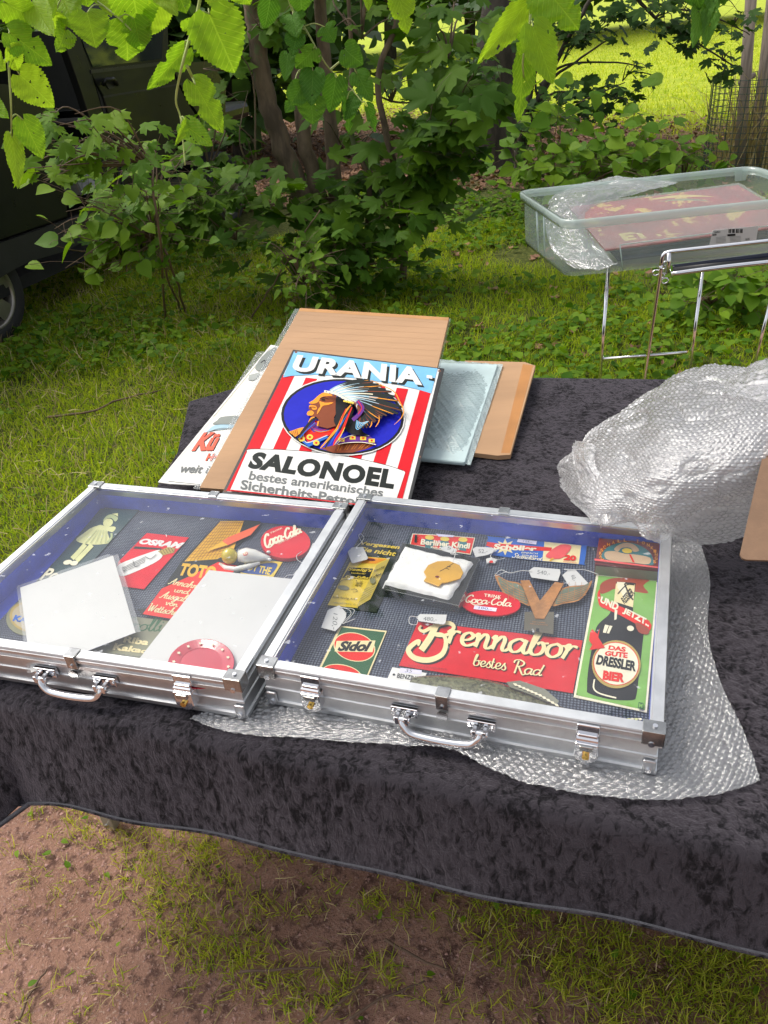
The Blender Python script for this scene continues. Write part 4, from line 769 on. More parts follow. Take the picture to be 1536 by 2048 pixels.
    def script(s, txt, q, mat, w=3.0, thin=.35, name='lettering', dx=0, dy=0, asc=2.0, desc=0.0):
        """q: box from baseline(or descender) to ascender"""
        S = []; x0 = 0
        for ch in txt:
            st, adv = SC[ch]
            for k in st: S.append([(x0+x, y) for x, y in k])
            x0 += adv
        w_ = x0; M_ = s._mb(name, mat)
        for j, k in enumerate(S):
            v = np.array([(x/w_, (y+desc)/(asc+desc)) for x, y in k]); X, Y_ = s.quad(q, v)
            s.stroke([(float(a)+dx, float(b)+dy) for a, b in zip(X, Y_)], w, mat, name, w0=w*thin, call=True, M_=(M_[0], M_[1]+1e-5*(j % 3)))
        return s
    def done(s):
        for (n, _), (m, mat) in s.parts.items(): m.build(n, mat, s.root)
        return s.root
def tagstring(root, pl, pts, h=.004, r=.0006):
    m = MB(); P = [pl.at(x, y, h+.002*math.sin(i*1.3)) for i, (x, y) in enumerate(pts)]; m.tube(catmull(P, 5), r, 5); m.build('string', WHITE, root, True)
FL_ = Plane(z=.7675)
def CP(z): return Plane(z=z)
# ---- rubber mats in the cases
for nm, pts, lab in (('R', [(738, 1040), (1180, 1078), (1330, 1092), (1325, 1460), (574, 1336), (700, 1100)], 'dark dotted non slip mat lying in the right display case'), ('L', [(255, 1017), (430, 1030), (684, 1060), (478, 1352), (-90, 1292), (0, 1240), (210, 1014)], 'dark dotted non slip mat lying in the left display case')):
    m = MB(); m.prism([CP(.7660).at(x, y) for x, y in pts], (0, 0, .0012)); m.build('non_slip_mat', MATM, None, label=lab, cat='mat')
PL = CP(.7675)
# ---- right case --------------------------------------------------
# bottle sign
a = Art('bottle_sign', 'tall green tin sign with a dark beer bottle at the right end of the case', 'sign', PL, [(1193, 1147), (1318, 1158), (1294, 1425), (1147, 1394)], .0015, IVORY, h=.001)
a.poly([(1197, 1151), (1313, 1162), (1290, 1420), (1152, 1390)], LGREEN, 'green_field')
def z3(L): return [(900+x/3.339, 1020+y/3.339) for x, y in L]
a.smooth(z3([(1000, 520), (1010, 490), (1060, 462), (1150, 452), (1330, 462), (1290, 505), (1325, 555), (1230, 545), (1110, 525), (1060, 545), (1010, 560)]), M('ink_rust_red', (.33, .05, .02), .3), 'ribbon_back', 3)
a.smooth(z3([(1110, 640), (1112, 500), (1120, 480), (1230, 488), (1238, 510), (1222, 660), (1235, 720), (1290, 790), (1285, 900), (1262, 1100), (1245, 1235), (1215, 1270), (1060, 1262), (930, 1225), (915, 1190), (925, 1050), (960, 860), (985, 770), (1060, 700), (1080, 660)]), BLACK, 'bottle', 4)
a.poly(z3([(1108, 490), (1235, 498), (1222, 650), (1095, 610)]), CREAM, 'neck_foil'); a.poly(z3([(1115, 480), (1170, 483), (1180, 560), (1165, 600), (1150, 560), (1118, 520)]), IVORY, 'neck_foil')
a.stroke(z3([(1165, 490), (1195, 560), (1222, 600)]), 3, BLACK, 'print'); a.stroke(z3([(1120, 560), (1180, 500), (1230, 500)]), 2, BLACK, 'print')
a.text('RESSLER', z3([(1140, 590), (1205, 515), (1235, 560), (1165, 630)]), BLACK, .03)
a.smooth(z3([(985, 560), (1000, 530), (1010, 600), (1060, 610), (1130, 640), (1330, 740), (1325, 810), (1240, 760), (1130, 700), (1040, 660), (1000, 640), (988, 600)]), BRED, 'ribbon', 3)
a.smooth(z3([(1240, 750), (1325, 790), (1320, 830), (1260, 815)]), M('ink_rust_red', (.33, .05, .02)), 'ribbon_back', 3)
a.text('UND', z3([(1012, 575), (1132, 625), (1115, 675), (1000, 615)]), IVORY, .05); a.text('JETZT..', z3([(1165, 650), (1335, 735), (1325, 795), (1148, 690)]), IVORY, .05)
a.poly(z3([(1035, 765), (1085, 775), (1062, 825), (1020, 818)]), IVORY, 'highlight'); a.poly(z3([(1062, 770), (1066, 770), (1045, 825), (1040, 825)]), BLACK, 'highlight_bar'); a.ell(900+1205/3.339, 1020+790/3.339, 7, 5.5, 10, IVORY, 'highlight'); a.stroke(z3([(965, 1130), (960, 1190), (1000, 1225), (1110, 1255)]), 3, IVORY, 'highlight'); a.poly(z3([(1100, 665), (1118, 670), (1112, 730), (1097, 735)]), IVORY, 'highlight')
cx, cy = 900+1110/3.339, 1020+1030/3.339
a.ell(cx, cy, 49, 48, 20, GOLD, 'label_rim'); a.ell(cx, cy-1, 46, 43, 20, BRED, 'label_ring'); a.ell(cx, cy-1, 44.5, 41.5, 20, IVORY, 'label')
a.text('DAS', z3([(1062, 903), (1175, 915), (1172, 948), (1056, 932)]), BRED, .05); a.text('GUTE', z3([(1040, 940), (1188, 952), (1185, 990), (1030, 970)]), BRED, .05)
a.text('DRESSLER', z3([(990, 965), (1245, 1010), (1240, 1080), (972, 1030)]), BLACK, .05); a.text('BIER', z3([(1025, 1070), (1170, 1092), (1162, 1152), (1018, 1132)]), BRED, .06)
a.poly(z3([(950, 795), (985, 830), (1000, 790), (990, 850), (1035, 920), (930, 935), (950, 900), (928, 870), (935, 820)]), BRED, 'arrow'); a.poly(z3([(1260, 1283), (1292, 1288), (1288, 1330), (1255, 1322)]), DGREEN, 'maker_mark')
a.text('M', z3([(1264, 1290), (1288, 1293), (1284, 1322), (1260, 1318)]), LGREEN, .03)
for x, y in ((1152, 1390), (1312, 1165)): a.ell(x+2, y-2, 1.2, 1.2, 0, BLACK, 'nail_hole')
a.done()
# Brennabor
def z7(L): return [(780+x/3.84, 1230+y/3.84) for x, y in L]
a = Art('long_red_sign', 'long red tin sign with large cream script lettering', 'sign', PL, z7([(215, 52), (1480, 195), (1405, 600), (68, 388)]), .0012, RED, h=.0012)
BL_ = [[(240, 80), (225, 105), (260, 125), (330, 90), (440, 60), (490, 90), (450, 145), (380, 160), (330, 150)], [(355, 75), (320, 150), (290, 200), (240, 270)], [(300, 145), (400, 150), (430, 210), (400, 300), (300, 345), (190, 330), (140, 270), (190, 215), (225, 200), (215, 235)]]
for dx, dy, mt in ((3.5, 3, DBLACK), (0, 0, CREAM)):
    for i, st in enumerate(BL_): a.stroke([(x+dx, y+dy) for x, y in z7(st)], (8, 13, 11)[i], mt, 'capital_letter', taper=(i != 1))
    a.script('rennabor', z7([(455, 15), (1480, 140), (1410, 345), (440, 215)]), mt, 8.5, .42, dx=dx*.8, dy=dy*.8)
for dx, dy, mt in ((1.2, 1, DBLACK), (0, 0, CREAM)):
    a.script('bestes', z7([(650, 300), (905, 325), (890, 425), (635, 385)]), mt, 3.0, .45, dx=dx, dy=dy); a.script('Rad', z7([(960, 340), (1185, 385), (1160, 465), (945, 445)]), mt, 3.6, .45, dx=dx, dy=dy)
a.text('SCHUTZMARKE', z7([(140, 380), (440, 412), (438, 420), (138, 388)]), DRED, 0)
a.done()
# Cola oval (right), Benzin, Sidol
a = Art('oval_cola_sign', 'small bright red oval sign with white script right of the cotton wool box', 'sign', PL, [(981+60*math.cos(t), 1206+25*math.sin(t)+.06*60*math.cos(t)) for t in np.linspace(0, 2*math.pi, 49)[:-1]], .003, COKE, h=.007)
a.text('TRINK', [(969, 1187), (1003, 1191), (1002, 1197), (968, 1193)], IVORY, .03, space=1.2); a.script('Coca-Cola', [(934, 1189), (1026, 1199), (1022, 1213), (930, 1204)], IVORY, 2.8, .5); a.stroke([(936, 1200), (950, 1210), (975, 1206)], 1.8, IVORY, 'swoosh', taper=True)
a.poly([(949, 1211), (994, 1216), (992, 1223), (947, 1218)], M('price_label', (.72, .68, .85), .5), 'price_label'); a.text('100,-', [(958, 1213), (984, 1216), (983, 1221), (957, 1218)], NAVY, 0); a.done()
a = Art('benzin_plate', 'small white plate lettered BENZIN at the front edge of the case', 'sign', PL, z7([(18, 400), (282, 445), (262, 500), (170, 520), (100, 540), (-30, 510)]), .0012, WHITE, h=.001)
a.poly(z7([(80, 405), (245, 425), (240, 455), (72, 440)]), M('price_label', (.72, .68, .85)), 'price_label'); a.text('35', z7([(118, 415), (172, 420), (170, 443), (114, 438)]), GREY, 0, .2)
a.text('BENZIN', z7([(60, 447), (200, 468), (195, 502), (52, 482)]), BLACK, .015); [a.ell(*z7([p])[0], 2.6, 2.1, 0, BLACK, 'screw') for p in ((30, 457), (228, 492))]; a.done()
def z2(L): return [(500+x/3.339, 980+y/3.339) for x, y in L]
a = Art('polish_sign', 'green tin sign with two red ovals near the front left corner', 'sign', PL, z2([(600, 905), (915, 940), (770, 1290), (430, 1250)]), .0012, CREAM, h=.001)
a.poly(z2([(612, 916), (902, 950), (760, 1285), (448, 1245)]), DGREEN, 'green_field')
cx, cy = z2([(697, 1048)])[0]; a.ell(cx, cy, 42.5, 28.5, 13, CREAM, 'oval_rim'); a.ell(cx, cy, 40.5, 27, 13, BRED, 'oval'); a.poly(z2([(578, 1008), (838, 1005), (818, 1083), (565, 1078)]), CREAM, 'band')
a.text('Sidol', z2([(600, 1008), (818, 1010), (800, 1078), (582, 1075)]), BLACK, .05, .25)
cx, cy = z2([(612, 1228)])[0]; a.ell(cx, cy, 40, 19, 10, CREAM, 'oval_rim'); a.ell(cx, cy, 38.5, 17.5, 10, BRED, 'oval'); a.poly(z2([(490, 1208), (742, 1225), (728, 1275), (470, 1255)]), CREAM, 'band'); a.text('Sirax', z2([(512, 1185), (728, 1210), (710, 1268), (490, 1240)]), BLACK, .05, .25, name='lower_lettering'); a.done()
# Seelig sign
a = Art('coffee_box_sign', 'black tin sign with a yellow coffee packet at the left of the right case', 'sign', PL, [(718, 1083), (815, 1096), (790, 1150), (752, 1225), (734, 1222), (655, 1213), (664, 1190)], .0012, DBLACK, h=.001)
def z5(L): return [(640+x/8.533, 1050+y/8.533) for x, y in L]
a.text('Vergessen', z5([(700, 275), (1375, 350), (1345, 430), (680, 350)]), YEL, .03, .2); a.text('Sie nicht', z5([(700, 370), (1310, 450), (1285, 535), (660, 440)]), YEL, .03, .2)
a.poly(z5([(510, 635), (800, 540), (1190, 572), (960, 690), (640, 1415), (130, 1365)]), YEL, 'packet'); a.poly(z5([(960, 690), (1190, 572), (860, 1265), (610, 1415)]), M('ink_yellow_dull', (.50, .38, .07)), 'packet_side'); a.poly(z5([(540, 640), (810, 548), (1140, 580), (950, 660)]), ORANGE, 'packet_top')
a.ell(*z5([(870, 592)])[0], 9, 2.6, 5, DRED, 'print'); a.poly(z5([(500, 720), (905, 745), (830, 920), (380, 900)]), BLACK, 'label_field')
a.text("Seelig's", z5([(490, 725), (900, 750), (870, 812), (465, 790)]), YEL, .03, .2); a.text('kandierter', z5([(540, 800), (790, 820), (780, 845), (530, 828)]), YEL, .01); a.text('Korn-Kaffee', z5([(450, 850), (840, 880), (815, 925), (415, 900)]), YEL, .03, .2)
a.ell(*z5([(400, 1070)])[0], 12, 4.5, 8, OLIVE, 'cup'); a.stroke(z5([(320, 1040), (350, 960), (420, 930), (520, 930)]), .8, BLACK, 'drawing'); a.text('Dieser Kaffee', z5([(620, 940), (750, 950), (700, 1050), (600, 1040)]), BLACK, 0); a.stroke(z5([(530, 1100), (600, 1090), (640, 1130), (560, 1140)]), .7, BLACK, 'drawing')
a.text('Emil Seelig A.G.', z5([(225, 1210), (640, 1250), (620, 1290), (215, 1250)]), BLACK, .0); a.text('HEILBRONN a. N.', z5([(300, 1310), (620, 1345), (610, 1370), (190, 1330)]), OLIVE, .0); a.text('Seelig', z5([(925, 765), (1120, 680), (1090, 730), (915, 815)]), BLACK, .01); a.text('Kaffee', z5([(870, 880), (1060, 800), (1040, 850), (850, 935)]), BLACK, .01); a.ell(*z5([(900, 950)])[0], 5.5, 6, 0, OLIVE, 'seal')
for q in range(5): a.stroke(z5([(750-q*20, 1110+q*50), (960-q*22, 1000+q*45)]), .9, OLIVE, 'small_print')
a.done()
# Berliner Kindl
def z6(L): return [(800+x/4.042, 1050+y/4.042) for x, y in L]
a = Art('brewery_sign', 'small red and teal brewery sign behind the cotton wool box', 'sign', PL, z6([(100, 68), (330, 80), (608, 102), (572, 240), (78, 160)]), .0012, IVORY, h=.001)
a.poly(z6([(106, 74), (330, 86), (600, 106), (566, 233), (86, 156)]), BRED, 'red_field'); 
for px, py in ((235, 100), (358, 112), (505, 118)):
    cx, cy = z6([(px, py+45)])[0]; a.poly([(cx-9, cy-8), (cx+9, cy-6), (cx+7, cy+12), (cx-8, cy+9)], TEAL, 'mug'); a.ell(cx+1, cy-11, 9, 4.5, 4, YEL, 'golden_head')
a.poly(z6([(290, 70), (440, 84), (430, 98), (310, 92)]), M('price_label', (.72, .68, .85)), 'price_label')
a.text('Berliner Kindl', z6([(172, 112), (570, 148), (560, 192), (165, 158)]), IVORY, .035); a.text('BRAUEREI', z6([(250, 172), (480, 190), (478, 204), (248, 184)]), IVORY, .02); a.stroke(z6([(130, 80), (125, 140)]), 5, BLACK, 'bottle_print'); a.done()
# Schoeller
a = Art('ice_cream_sign', 'blue and cream ice lolly sign at the back of the right case', 'sign', PL, [tuple(p)[:2] for p in catmull([(x, y, 0) for x, y in z6([(712, 100), (730, 92), (1100, 128), (1480, 162), (1508, 180), (1490, 310), (1470, 318), (1100, 285), (700, 235), (692, 215)])], 3, True)], .0012, SBLUE, h=.001)
a.poly(z6([(1168, 135), (1465, 165), (1445, 316), (1150, 290)]), CREAM, 'cream_field'); star = []
for i in range(16):
    t = 2*math.pi*i/16; r = (17 if i % 2 == 0 else 8.5); cx, cy = z6([(850, 178)])[0]; star.append((cx+r*1.25*math.cos(t), cy+r*math.sin(t)))
a.poly(star, CREAM, 'star'); a.poly(z6([(705, 135), (800, 150), (1230, 182), (1220, 210), (790, 196), (698, 168)]), BRED, 'red_band')
a.text('Schöller', z6([(765, 150), (1110, 175), (1100, 212), (755, 198)]), IVORY, .05); a.text('EINFACH', z6([(985, 215), (1115, 225), (1110, 238), (980, 228)]), IVORY, .01); a.text('EISKREM', z6([(990, 238), (1115, 248), (1112, 260), (986, 250)]), IVORY, .01); a.script('Standard', z6([(925, 225), (1150, 262), (1140, 285), (905, 262)]), IVORY, 1.6, .6)
a.smooth(z6([(1200, 220), (1300, 158), (1385, 170), (1350, 230), (1290, 272), (1185, 262)]), PINK, 'ice_lolly', 3); a.stroke(z6([(1240, 268), (1210, 290)]), 3.2, SKINY, 'lolly_stick'); a.text('20', z6([(1335, 238), (1428, 248), (1420, 290), (1320, 282)]), BRED, .06); a.text('PFENNIG', z6([(1322, 290), (1425, 300), (1423, 307), (1320, 297)]), BRED, .01)
a.poly(z6([(955, 112), (1108, 130), (1100, 158), (945, 136)]), M('price_label', (.72, .68, .85)), 'price_label'); a.text('125,-', z6([(1000, 122), (1068, 132), (1064, 148), (996, 138)]), NAVY, 0); a.done()
# tin at the top right
TP = CP(.7900)
a = Art('picture_tin', 'dark red tin box with an arched picture in the back right corner', 'tin', TP, [(1198, 1076), (1322, 1086), (1318, 1140), (1190, 1128)], .024, DRED)
def z4(L): return [(1150+x/7.68, 1050+y/7.68) for x, y in L]
a.smooth(z4([(440, 520), (440, 400), (560, 310), (760, 265), (960, 300), (1130, 400), (1200, 520), (1190, 615), (900, 585)]), TEAL, 'arched_field', 4)
a.smooth(z4([(460, 420), (600, 400), (760, 440), (900, 450), (1150, 500), (1130, 600), (900, 580), (650, 560), (480, 520)]), M('ink_sand', (.55, .38, .24)), 'landscape', 3); a.smooth(z4([(600, 370), (680, 300), (800, 272), (920, 310), (985, 390), (900, 410), (850, 350), (720, 350), (660, 410)]), M('ink_sand', (.55, .38, .24)), 'hat', 3); a.ell(*z4([(800, 395)])[0], 10, 5, 5, YEL, 'head'); a.poly(z4([(830, 450), (860, 455), (920, 580), (885, 570)]), BRED, 'tie')
arc = 'MARSCHALL TONKINGS'
for i, ch in enumerate(arc):
    if ch == ' ': continue
    t = i/(len(arc)-1); th = math.radians(200-220*t); cx, cy = 820, 470; px = cx+430*math.cos(th); py = cy+25*(t-.5)-235*math.sin(th)
    a.text(ch, z4([(px-22, py-26), (px+22, py-22), (px+22, py+24), (px-22, py+20)]), ORANGE, .02)
a.poly(z4([(300, 515), (1300, 645), (1300, 665), (300, 545)]), PINK, 'edge_band'); a.done()
r = a.root; m = MB(); q = [TP.at(1191, 1129), TP.at(1317, 1141)]
v = [q[0]+Vector((0, -.0012, -.002)), q[1]+Vector((0, -.0012, -.002)), q[1]+Vector((0, -.0012, -.021)), q[0]+Vector((0, -.0012, -.021))]; m.add(v, [(0, 3, 2, 1)]); m.build('front_band', OLIVE, r)
# cotton wool box
bx = empty('specimen_box', W(860, 1150, .768), 'black and clear box holding white cotton wool and a yellow badge', 'box'); BP = CP(.790)
bq = [(805, 1085), (960, 1117), (918, 1212), (766, 1178)]
m = MB(); m.prism([BP.at(x, y, -.006) for x, y in bq], (0, 0, .0155)); m.build('tray', M('black_plastic', (.015, .015, .015), .25), bx, bevel=.001)
for (x0, y0), (x1, y1) in (((766, 1178), (918, 1212)), ((918, 1212), (960, 1117)), ((960, 1117), (805, 1085)), ((805, 1085), (766, 1178))):
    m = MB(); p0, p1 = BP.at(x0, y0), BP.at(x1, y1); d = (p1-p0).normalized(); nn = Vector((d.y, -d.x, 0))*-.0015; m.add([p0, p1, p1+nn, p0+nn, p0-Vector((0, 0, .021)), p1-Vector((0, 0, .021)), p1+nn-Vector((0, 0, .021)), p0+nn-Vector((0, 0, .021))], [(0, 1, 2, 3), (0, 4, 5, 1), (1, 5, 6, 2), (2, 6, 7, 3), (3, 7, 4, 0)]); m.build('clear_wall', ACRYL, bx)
COTTON = M('cotton_wool', (.82, .81, .78), .95, var=.04, vscale=40, bump=.8, bscale=120)
m = MB(); ng = 26; q = [BP.at(*p) for p in ((806, 1091), (950, 1122), (900, 1197), (764, 1165))]
for i in range(ng+1):
    for j in range(ng+1):
        u, w = i/ng, j/ng; e = min(u, 1-u, w, 1-w); p = q[0]*(1-u)*(1-w)+q[1]*u*(1-w)+q[2]*u*w+q[3]*(1-u)*w
        z = .003*min(1, e*9)+.0011*math.sin(u*9+w*5)*math.cos(w*8)+.0008*math.sin(u*31)*math.sin(w*27)-(.012 if e == 0 else 0); m.v.append(p+Vector((0.0007*math.sin(w*23), .0007*math.sin(u*19), z-.001)))
for i in range(ng):
    for j in range(ng): m.f.append((i*(ng+1)+j, (i+1)*(ng+1)+j, (i+1)*(ng+1)+j+1, i*(ng+1)+j+1)[::-1])
m.build('cotton_wool', COTTON, bx, True)
ZP = CP(.7965)
a = Art('yellow_badge', 'mustard yellow shell shaped badge lying on the white cotton wool', 'badge', ZP, z2([(1160, 545), (1190, 500), (1250, 475), (1330, 472), (1400, 500), (1425, 550), (1405, 590), (1320, 615), (1280, 620), (1262, 642), (1160, 605), (1178, 580)]), .0022, M('mustard_enamel', (.62, .33, .03), .3, wear=(.20, .12, .06), wlo=.72))
a.stroke(z2([(1360, 488), (1310, 520), (1268, 542)]), 1.0, BLACK, 'pin'); a.stroke(z2([(1305, 520), (1330, 530)]), 1.0, BLACK, 'scratch'); a.stroke(z2([(1315, 510), (1340, 512)]), 1.0, BLACK, 'scratch'); a.ell(*z2([(1250, 578)])[0], 4, 2, 0, DRED, 'spot'); a.done()
# winged V emblem
COPPER = M('copper_enamel', (.46, .20, .06), .35, .3, var=.25, vscale=60); FEATH = M('grey_green_enamel', (.16, .19, .13), .35, .2, var=.2, vscale=60)
EP = CP(.7700)
a = Art('winged_emblem', 'copper emblem with a V and two spread wings lying behind the oval sign', 'emblem', EP, z3([(470, 470), (530, 468), (600, 605), (700, 480), (760, 490), (630, 725), (570, 725)]), .003, COPPER, h=.004)
for sd in ((300, 440, 1), (940, 480, -1)):
    pts = [(300, 430), (380, 470), (470, 490), (520, 560), (535, 640), (480, 620), (400, 590), (340, 530)] if sd[2] == 1 else [(950, 470), (900, 500), (790, 510), (720, 545), (680, 640), (760, 625), (860, 605), (920, 540)]
    a.smooth(z3(pts), COPPER, 'wing', 3); inner = [(sum(p[0] for p in pts)/8*.16+x*.84, sum(p[1] for p in pts)/8*.16+y*.84) for x, y in pts]; a.smooth(z3(inner), FEATH, 'feathers', 3)
    for k in range(5):
        t = (k+1)/6; A0 = (340+t*10, 445+t*120) if sd[2] == 1 else (925-t*20, 490+t*90); A1 = (515, 540+t*90) if sd[2] == 1 else (715, 560+t*70); a.stroke(z3([A0, ((A0[0]+A1[0])/2, (A0[1]+A1[1])/2+8), A1]), 1.1, COPPER, 'feather_rib')
    for k in range(4):
        x = 380+k*38 if sd[2] == 1 else 880-k*42; a.stroke(z3([(x, 480), (x-12*sd[2]*-1, 600)]), .7, COPPER, 'feather_rib')
a.poly(z3([(498, 680), (695, 680), (690, 830), (495, 800)]), M('old_brass_plate', (.16, .14, .10), .35, .6), 'base_plate'); a.poly(z3([(470, 470), (530, 468), (600, 605), (700, 480), (760, 490), (630, 725), (570, 725)]), COPPER, 'letter_v', .001)
a.text('VICTORIA', z3([(550, 742), (640, 750), (638, 758), (548, 750)]), COPPER, .0); a.text('WERKE NÜRNBERG', z3([(535, 754), (655, 764), (653, 772), (533, 762)]), COPPER, .0); a.stroke(z3([(586, 790), (584, 812)]), 6, BLACK, 'slot'); a.done()
# fish
FISH = M('fish_scales', (.13, .13, .07), .28, .15, var=.6, vscale=120, bump=.8, bscale=220, coat=.6); FP = CP(.7690)
fi = empty('fish_figure', W(1000, 1400, .768), 'dark scaly toy trout with red fins along the front edge of the case', 'fish'); m = MB(); spine = [FP.at(x, y) for x, y in ((820, 1373), (860, 1378), (920, 1385), (990, 1397), (1060, 1418), (1130, 1440), (1180, 1452))]; spine = catmull(spine, 5); nn = len(spine); m.tube([p+Vector((0, 0, .006)) for p in spine], [.004+.030*math.sin(math.pi*min(1, .10+.80*(i/(nn-1))))**.9*(1-.45*i/(nn-1)) for i in range(nn)], 14)
for v in m.v: v.z = max(.7685, .769+(v.z-.769)*.42)
m.build('body', FISH, fi, True)
for nm, pts, mt, hh in (('dorsal_fin', [(1013, 1364), (1040, 1361), (1090, 1378), (1118, 1402), (1112, 1410), (1060, 1388), (1020, 1374)], M('fin_grey', (.20, .20, .15)), .0155), ('red_fin', [(918, 1388), (960, 1393), (962, 1399), (912, 1396)], BRED, .022), ('red_fin', [(985, 1401), (1036, 1400), (1030, 1412), (1000, 1408)], BRED, .0205), ('red_fin', [(1048, 1403), (1095, 1413), (1096, 1418), (1060, 1417)], BRED, .0185)):
    m = MB(); m.prism([FP.at(x, y, hh) for x, y in pts], (0, 0, .0015)); m.build(nm, mt, fi)
for k in range(11):
    m = MB(); x = 1026+k*8.2; y = 1366+k*3.6+max(0, k-6)*1.2; m.prism([FP.at(px, py, .0175) for px, py in ((x, y), (x+7, y+1), (x+10, y+6), (x+4, y+5))], (0, 0, .001)); m.build('fin_ray', IVORY, fi)
fi2 = empty('fish_tail', W(1240, 1440, .768), 'pale striped tail fin by the front right corner under the bottle sign', 'fish tail')
for k in range(9):
    m = MB(); x = 1212+k*8; m.prism([FP.at(px, py, .003) for px, py in ((x, 1440-k*.5), (x+6, 1436), (x+9, 1436+k*.3), (x+4, 1441))], (0, 0, .001)); m.build('fin_ray', PALEY if k % 2 else IVORY, fi2)
# white price tags
def ptag(pts, text, tq, strings, label, pl=None, sh=0, mt=None):
    pl = pl or CP(.7745); a = Art('price_tag', label, 'price tag', pl, pts, .0006, PAPER, 'handwritten price tags on strings')
    if text: a.text(text, tq, mt or GREY, -.004, sh)
    for st in strings: tagstring(a.root, pl, st, .001)
    a.done()
ptag(z5([(470, 455), (545, 380), (735, 375), (822, 565), (795, 590), (560, 650), (540, 640)]), '', None, [z5([(600, 395), (700, 300), (750, 220), (700, 150), (660, 180), (690, 250), (740, 330)])], 'blank square white tag over the coffee packet sign', CP(.776))
ptag(z5([(20, 1750), (130, 1450), (250, 1400), (330, 1370), (450, 1500), (440, 1580), (330, 1740), (260, 1810)]), '120,-', z5([(300, 1520), (290, 1800), (190, 1770), (220, 1500)]), [z5([(330, 1410), (540, 1430), (580, 1490), (400, 1690)]), z5([(340, 1400), (500, 1450), (520, 1530), (380, 1680), (600, 1600)])], 'white tag priced 120 above the green polish sign')
ptag(z2([(1110, 850), (1135, 828), (1315, 832), (1305, 890), (1290, 898), (1130, 875)]), '480,-', z2([(1160, 845), (1250, 852), (1245, 880), (1155, 875)]), [z2([(1120, 850), (1070, 845), (1065, 890), (1110, 900), (1120, 870)])], 'white tag priced 480 above the long red sign', CP(.778))
ptag(z3([(525, 405), (560, 380), (735, 395), (738, 420), (720, 475), (545, 450)]), '540,-', z3([(585, 400), (670, 410), (665, 440), (580, 430)]), [z3([(545, 410), (480, 405), (400, 420), (340, 400), (300, 440), (380, 410)])], 'white tag priced 540 above the left wing of the emblem')
ptag(z3([(750, 435), (795, 395), (840, 400), (930, 495), (900, 508), (800, 515)]), '60,-', z3([(830, 430), (850, 470), (815, 475), (805, 440)]), [z3([(800, 405), (760, 395), (800, 398), (900, 400), (990, 430)])], 'slanting white tag at the right wing of the emblem')
ptag(z3([(150, 260), (175, 245), (280, 250), (315, 270), (250, 300), (170, 315)]), '52,-', z3([(190, 262), (250, 262), (250, 290), (190, 292)]), [z3([(300, 265), (270, 310), (320, 330), (370, 320)])], 'white tag priced 52 between the brewery and ice cream signs')
ptag(z2([(1270, 385), (1330, 370), (1385, 400), (1360, 425), (1290, 405)]), '5', z2([(1320, 378), (1345, 380), (1340, 398), (1315, 396)]), [z2([(1365, 400), (1370, 430), (1355, 480)]), z2([(1360, 400), (1340, 425), (1390, 430)])], 'small white tag tied to the yellow badge', CP(.802))
m = MB(); 
ch = Art('tiny_charm', 'tiny red and white bow shaped charm beside the tag priced 52', 'charm', CP(.772), z3([(240, 325), (275, 315), (315, 330), (300, 352), (270, 345), (245, 355)]), .003, WHITE); ch.ell(*z3([(275, 345)])[0], 4, 2.5, 0, BRED, 'red_spot'); ch.done()
# ---- left case ----------------------------------------------------
def y1(L): return [(60+x/4.518, 1000+y/4.518) for x, y in L]
def y2(L): return [(350+x/5.297, 1020+y/5.297) for x, y in L]
def y3(L): return [(x/3.072, 1180+y/3.072) for x, y in L]
a = Art('girl_sign', 'dark teal sign with a little girl in a pale dress', 'sign', PL, y1([(640, 75), (990, 85), (560, 560), (300, 860), (-40, 830), (80, 720)]), .0014, M('dark_teal_enamel', (.02, .055, .06), .25, wear=(.16, .07, .04), wscale=14, wlo=.70), h=.001)
G2 = M('ink_pale_shade', (.36, .42, .20))
a.smooth(y1([(600, 235), (640, 225), (700, 240), (760, 240), (775, 255), (745, 290), (700, 285), (720, 380), (640, 400), (520, 400), (415, 362), (500, 290), (560, 250)]), PALEY, 'dress', 4); a.ell(*y1([(705, 205)])[0], 10, 8, -20, PALEY, 'face'); a.smooth(y1([(660, 190), (690, 145), (740, 130), (795, 160), (770, 195), (740, 165), (700, 165)]), G2, 'hair', 3); a.poly(y1([(740, 125), (795, 118), (795, 150), (770, 135)]), PALEY, 'bow')
a.stroke(y1([(735, 300), (735, 340), (700, 385)]), 4, G2, 'arm'); a.stroke(y1([(555, 260), (500, 300), (425, 360)]), 4, PALEY, 'arm'); a.stroke(y1([(500, 400), (430, 480), (380, 530)]), 9, PALEY, 'leg'); a.stroke(y1([(560, 405), (480, 490), (420, 550)]), 9, PALEY, 'leg'); a.ell(*y1([(340, 562)])[0], 9, 4.5, -12, IVORY, 'shoe'); a.ell(*y1([(398, 570)])[0], 8, 4.5, -12, IVORY, 'shoe')
for k in range(5): a.stroke(y1([(600+k*22, 270), (500+k*45, 390)]), 1, G2, 'dress_fold')
a.text('Pos', y1([(165, 612), (340, 640), (270, 740), (80, 722)]), IVORY, .03, .1); a.done()
a = Art('bulb_sign', 'red sign with a white tubular light bulb', 'sign', PL, y1([(1055, 297), (1435, 338), (1030, 805), (760, 770), (795, 560)]), .0012, COKE, h=.0014)
a.text('OSRAM', y1([(1010, 345), (1400, 385), (1350, 440), (975, 395)]), WHITE, .06, .15); a.poly(y1([(950, 418), (1180, 435), (1210, 450), (930, 440)]), DBLACK, 'black_bar')
a.smooth(y1([(790, 600), (860, 555), (1140, 455), (1180, 465), (1195, 510), (1120, 570), (900, 670), (820, 685), (785, 655)]), WHITE, 'bulb', 4)
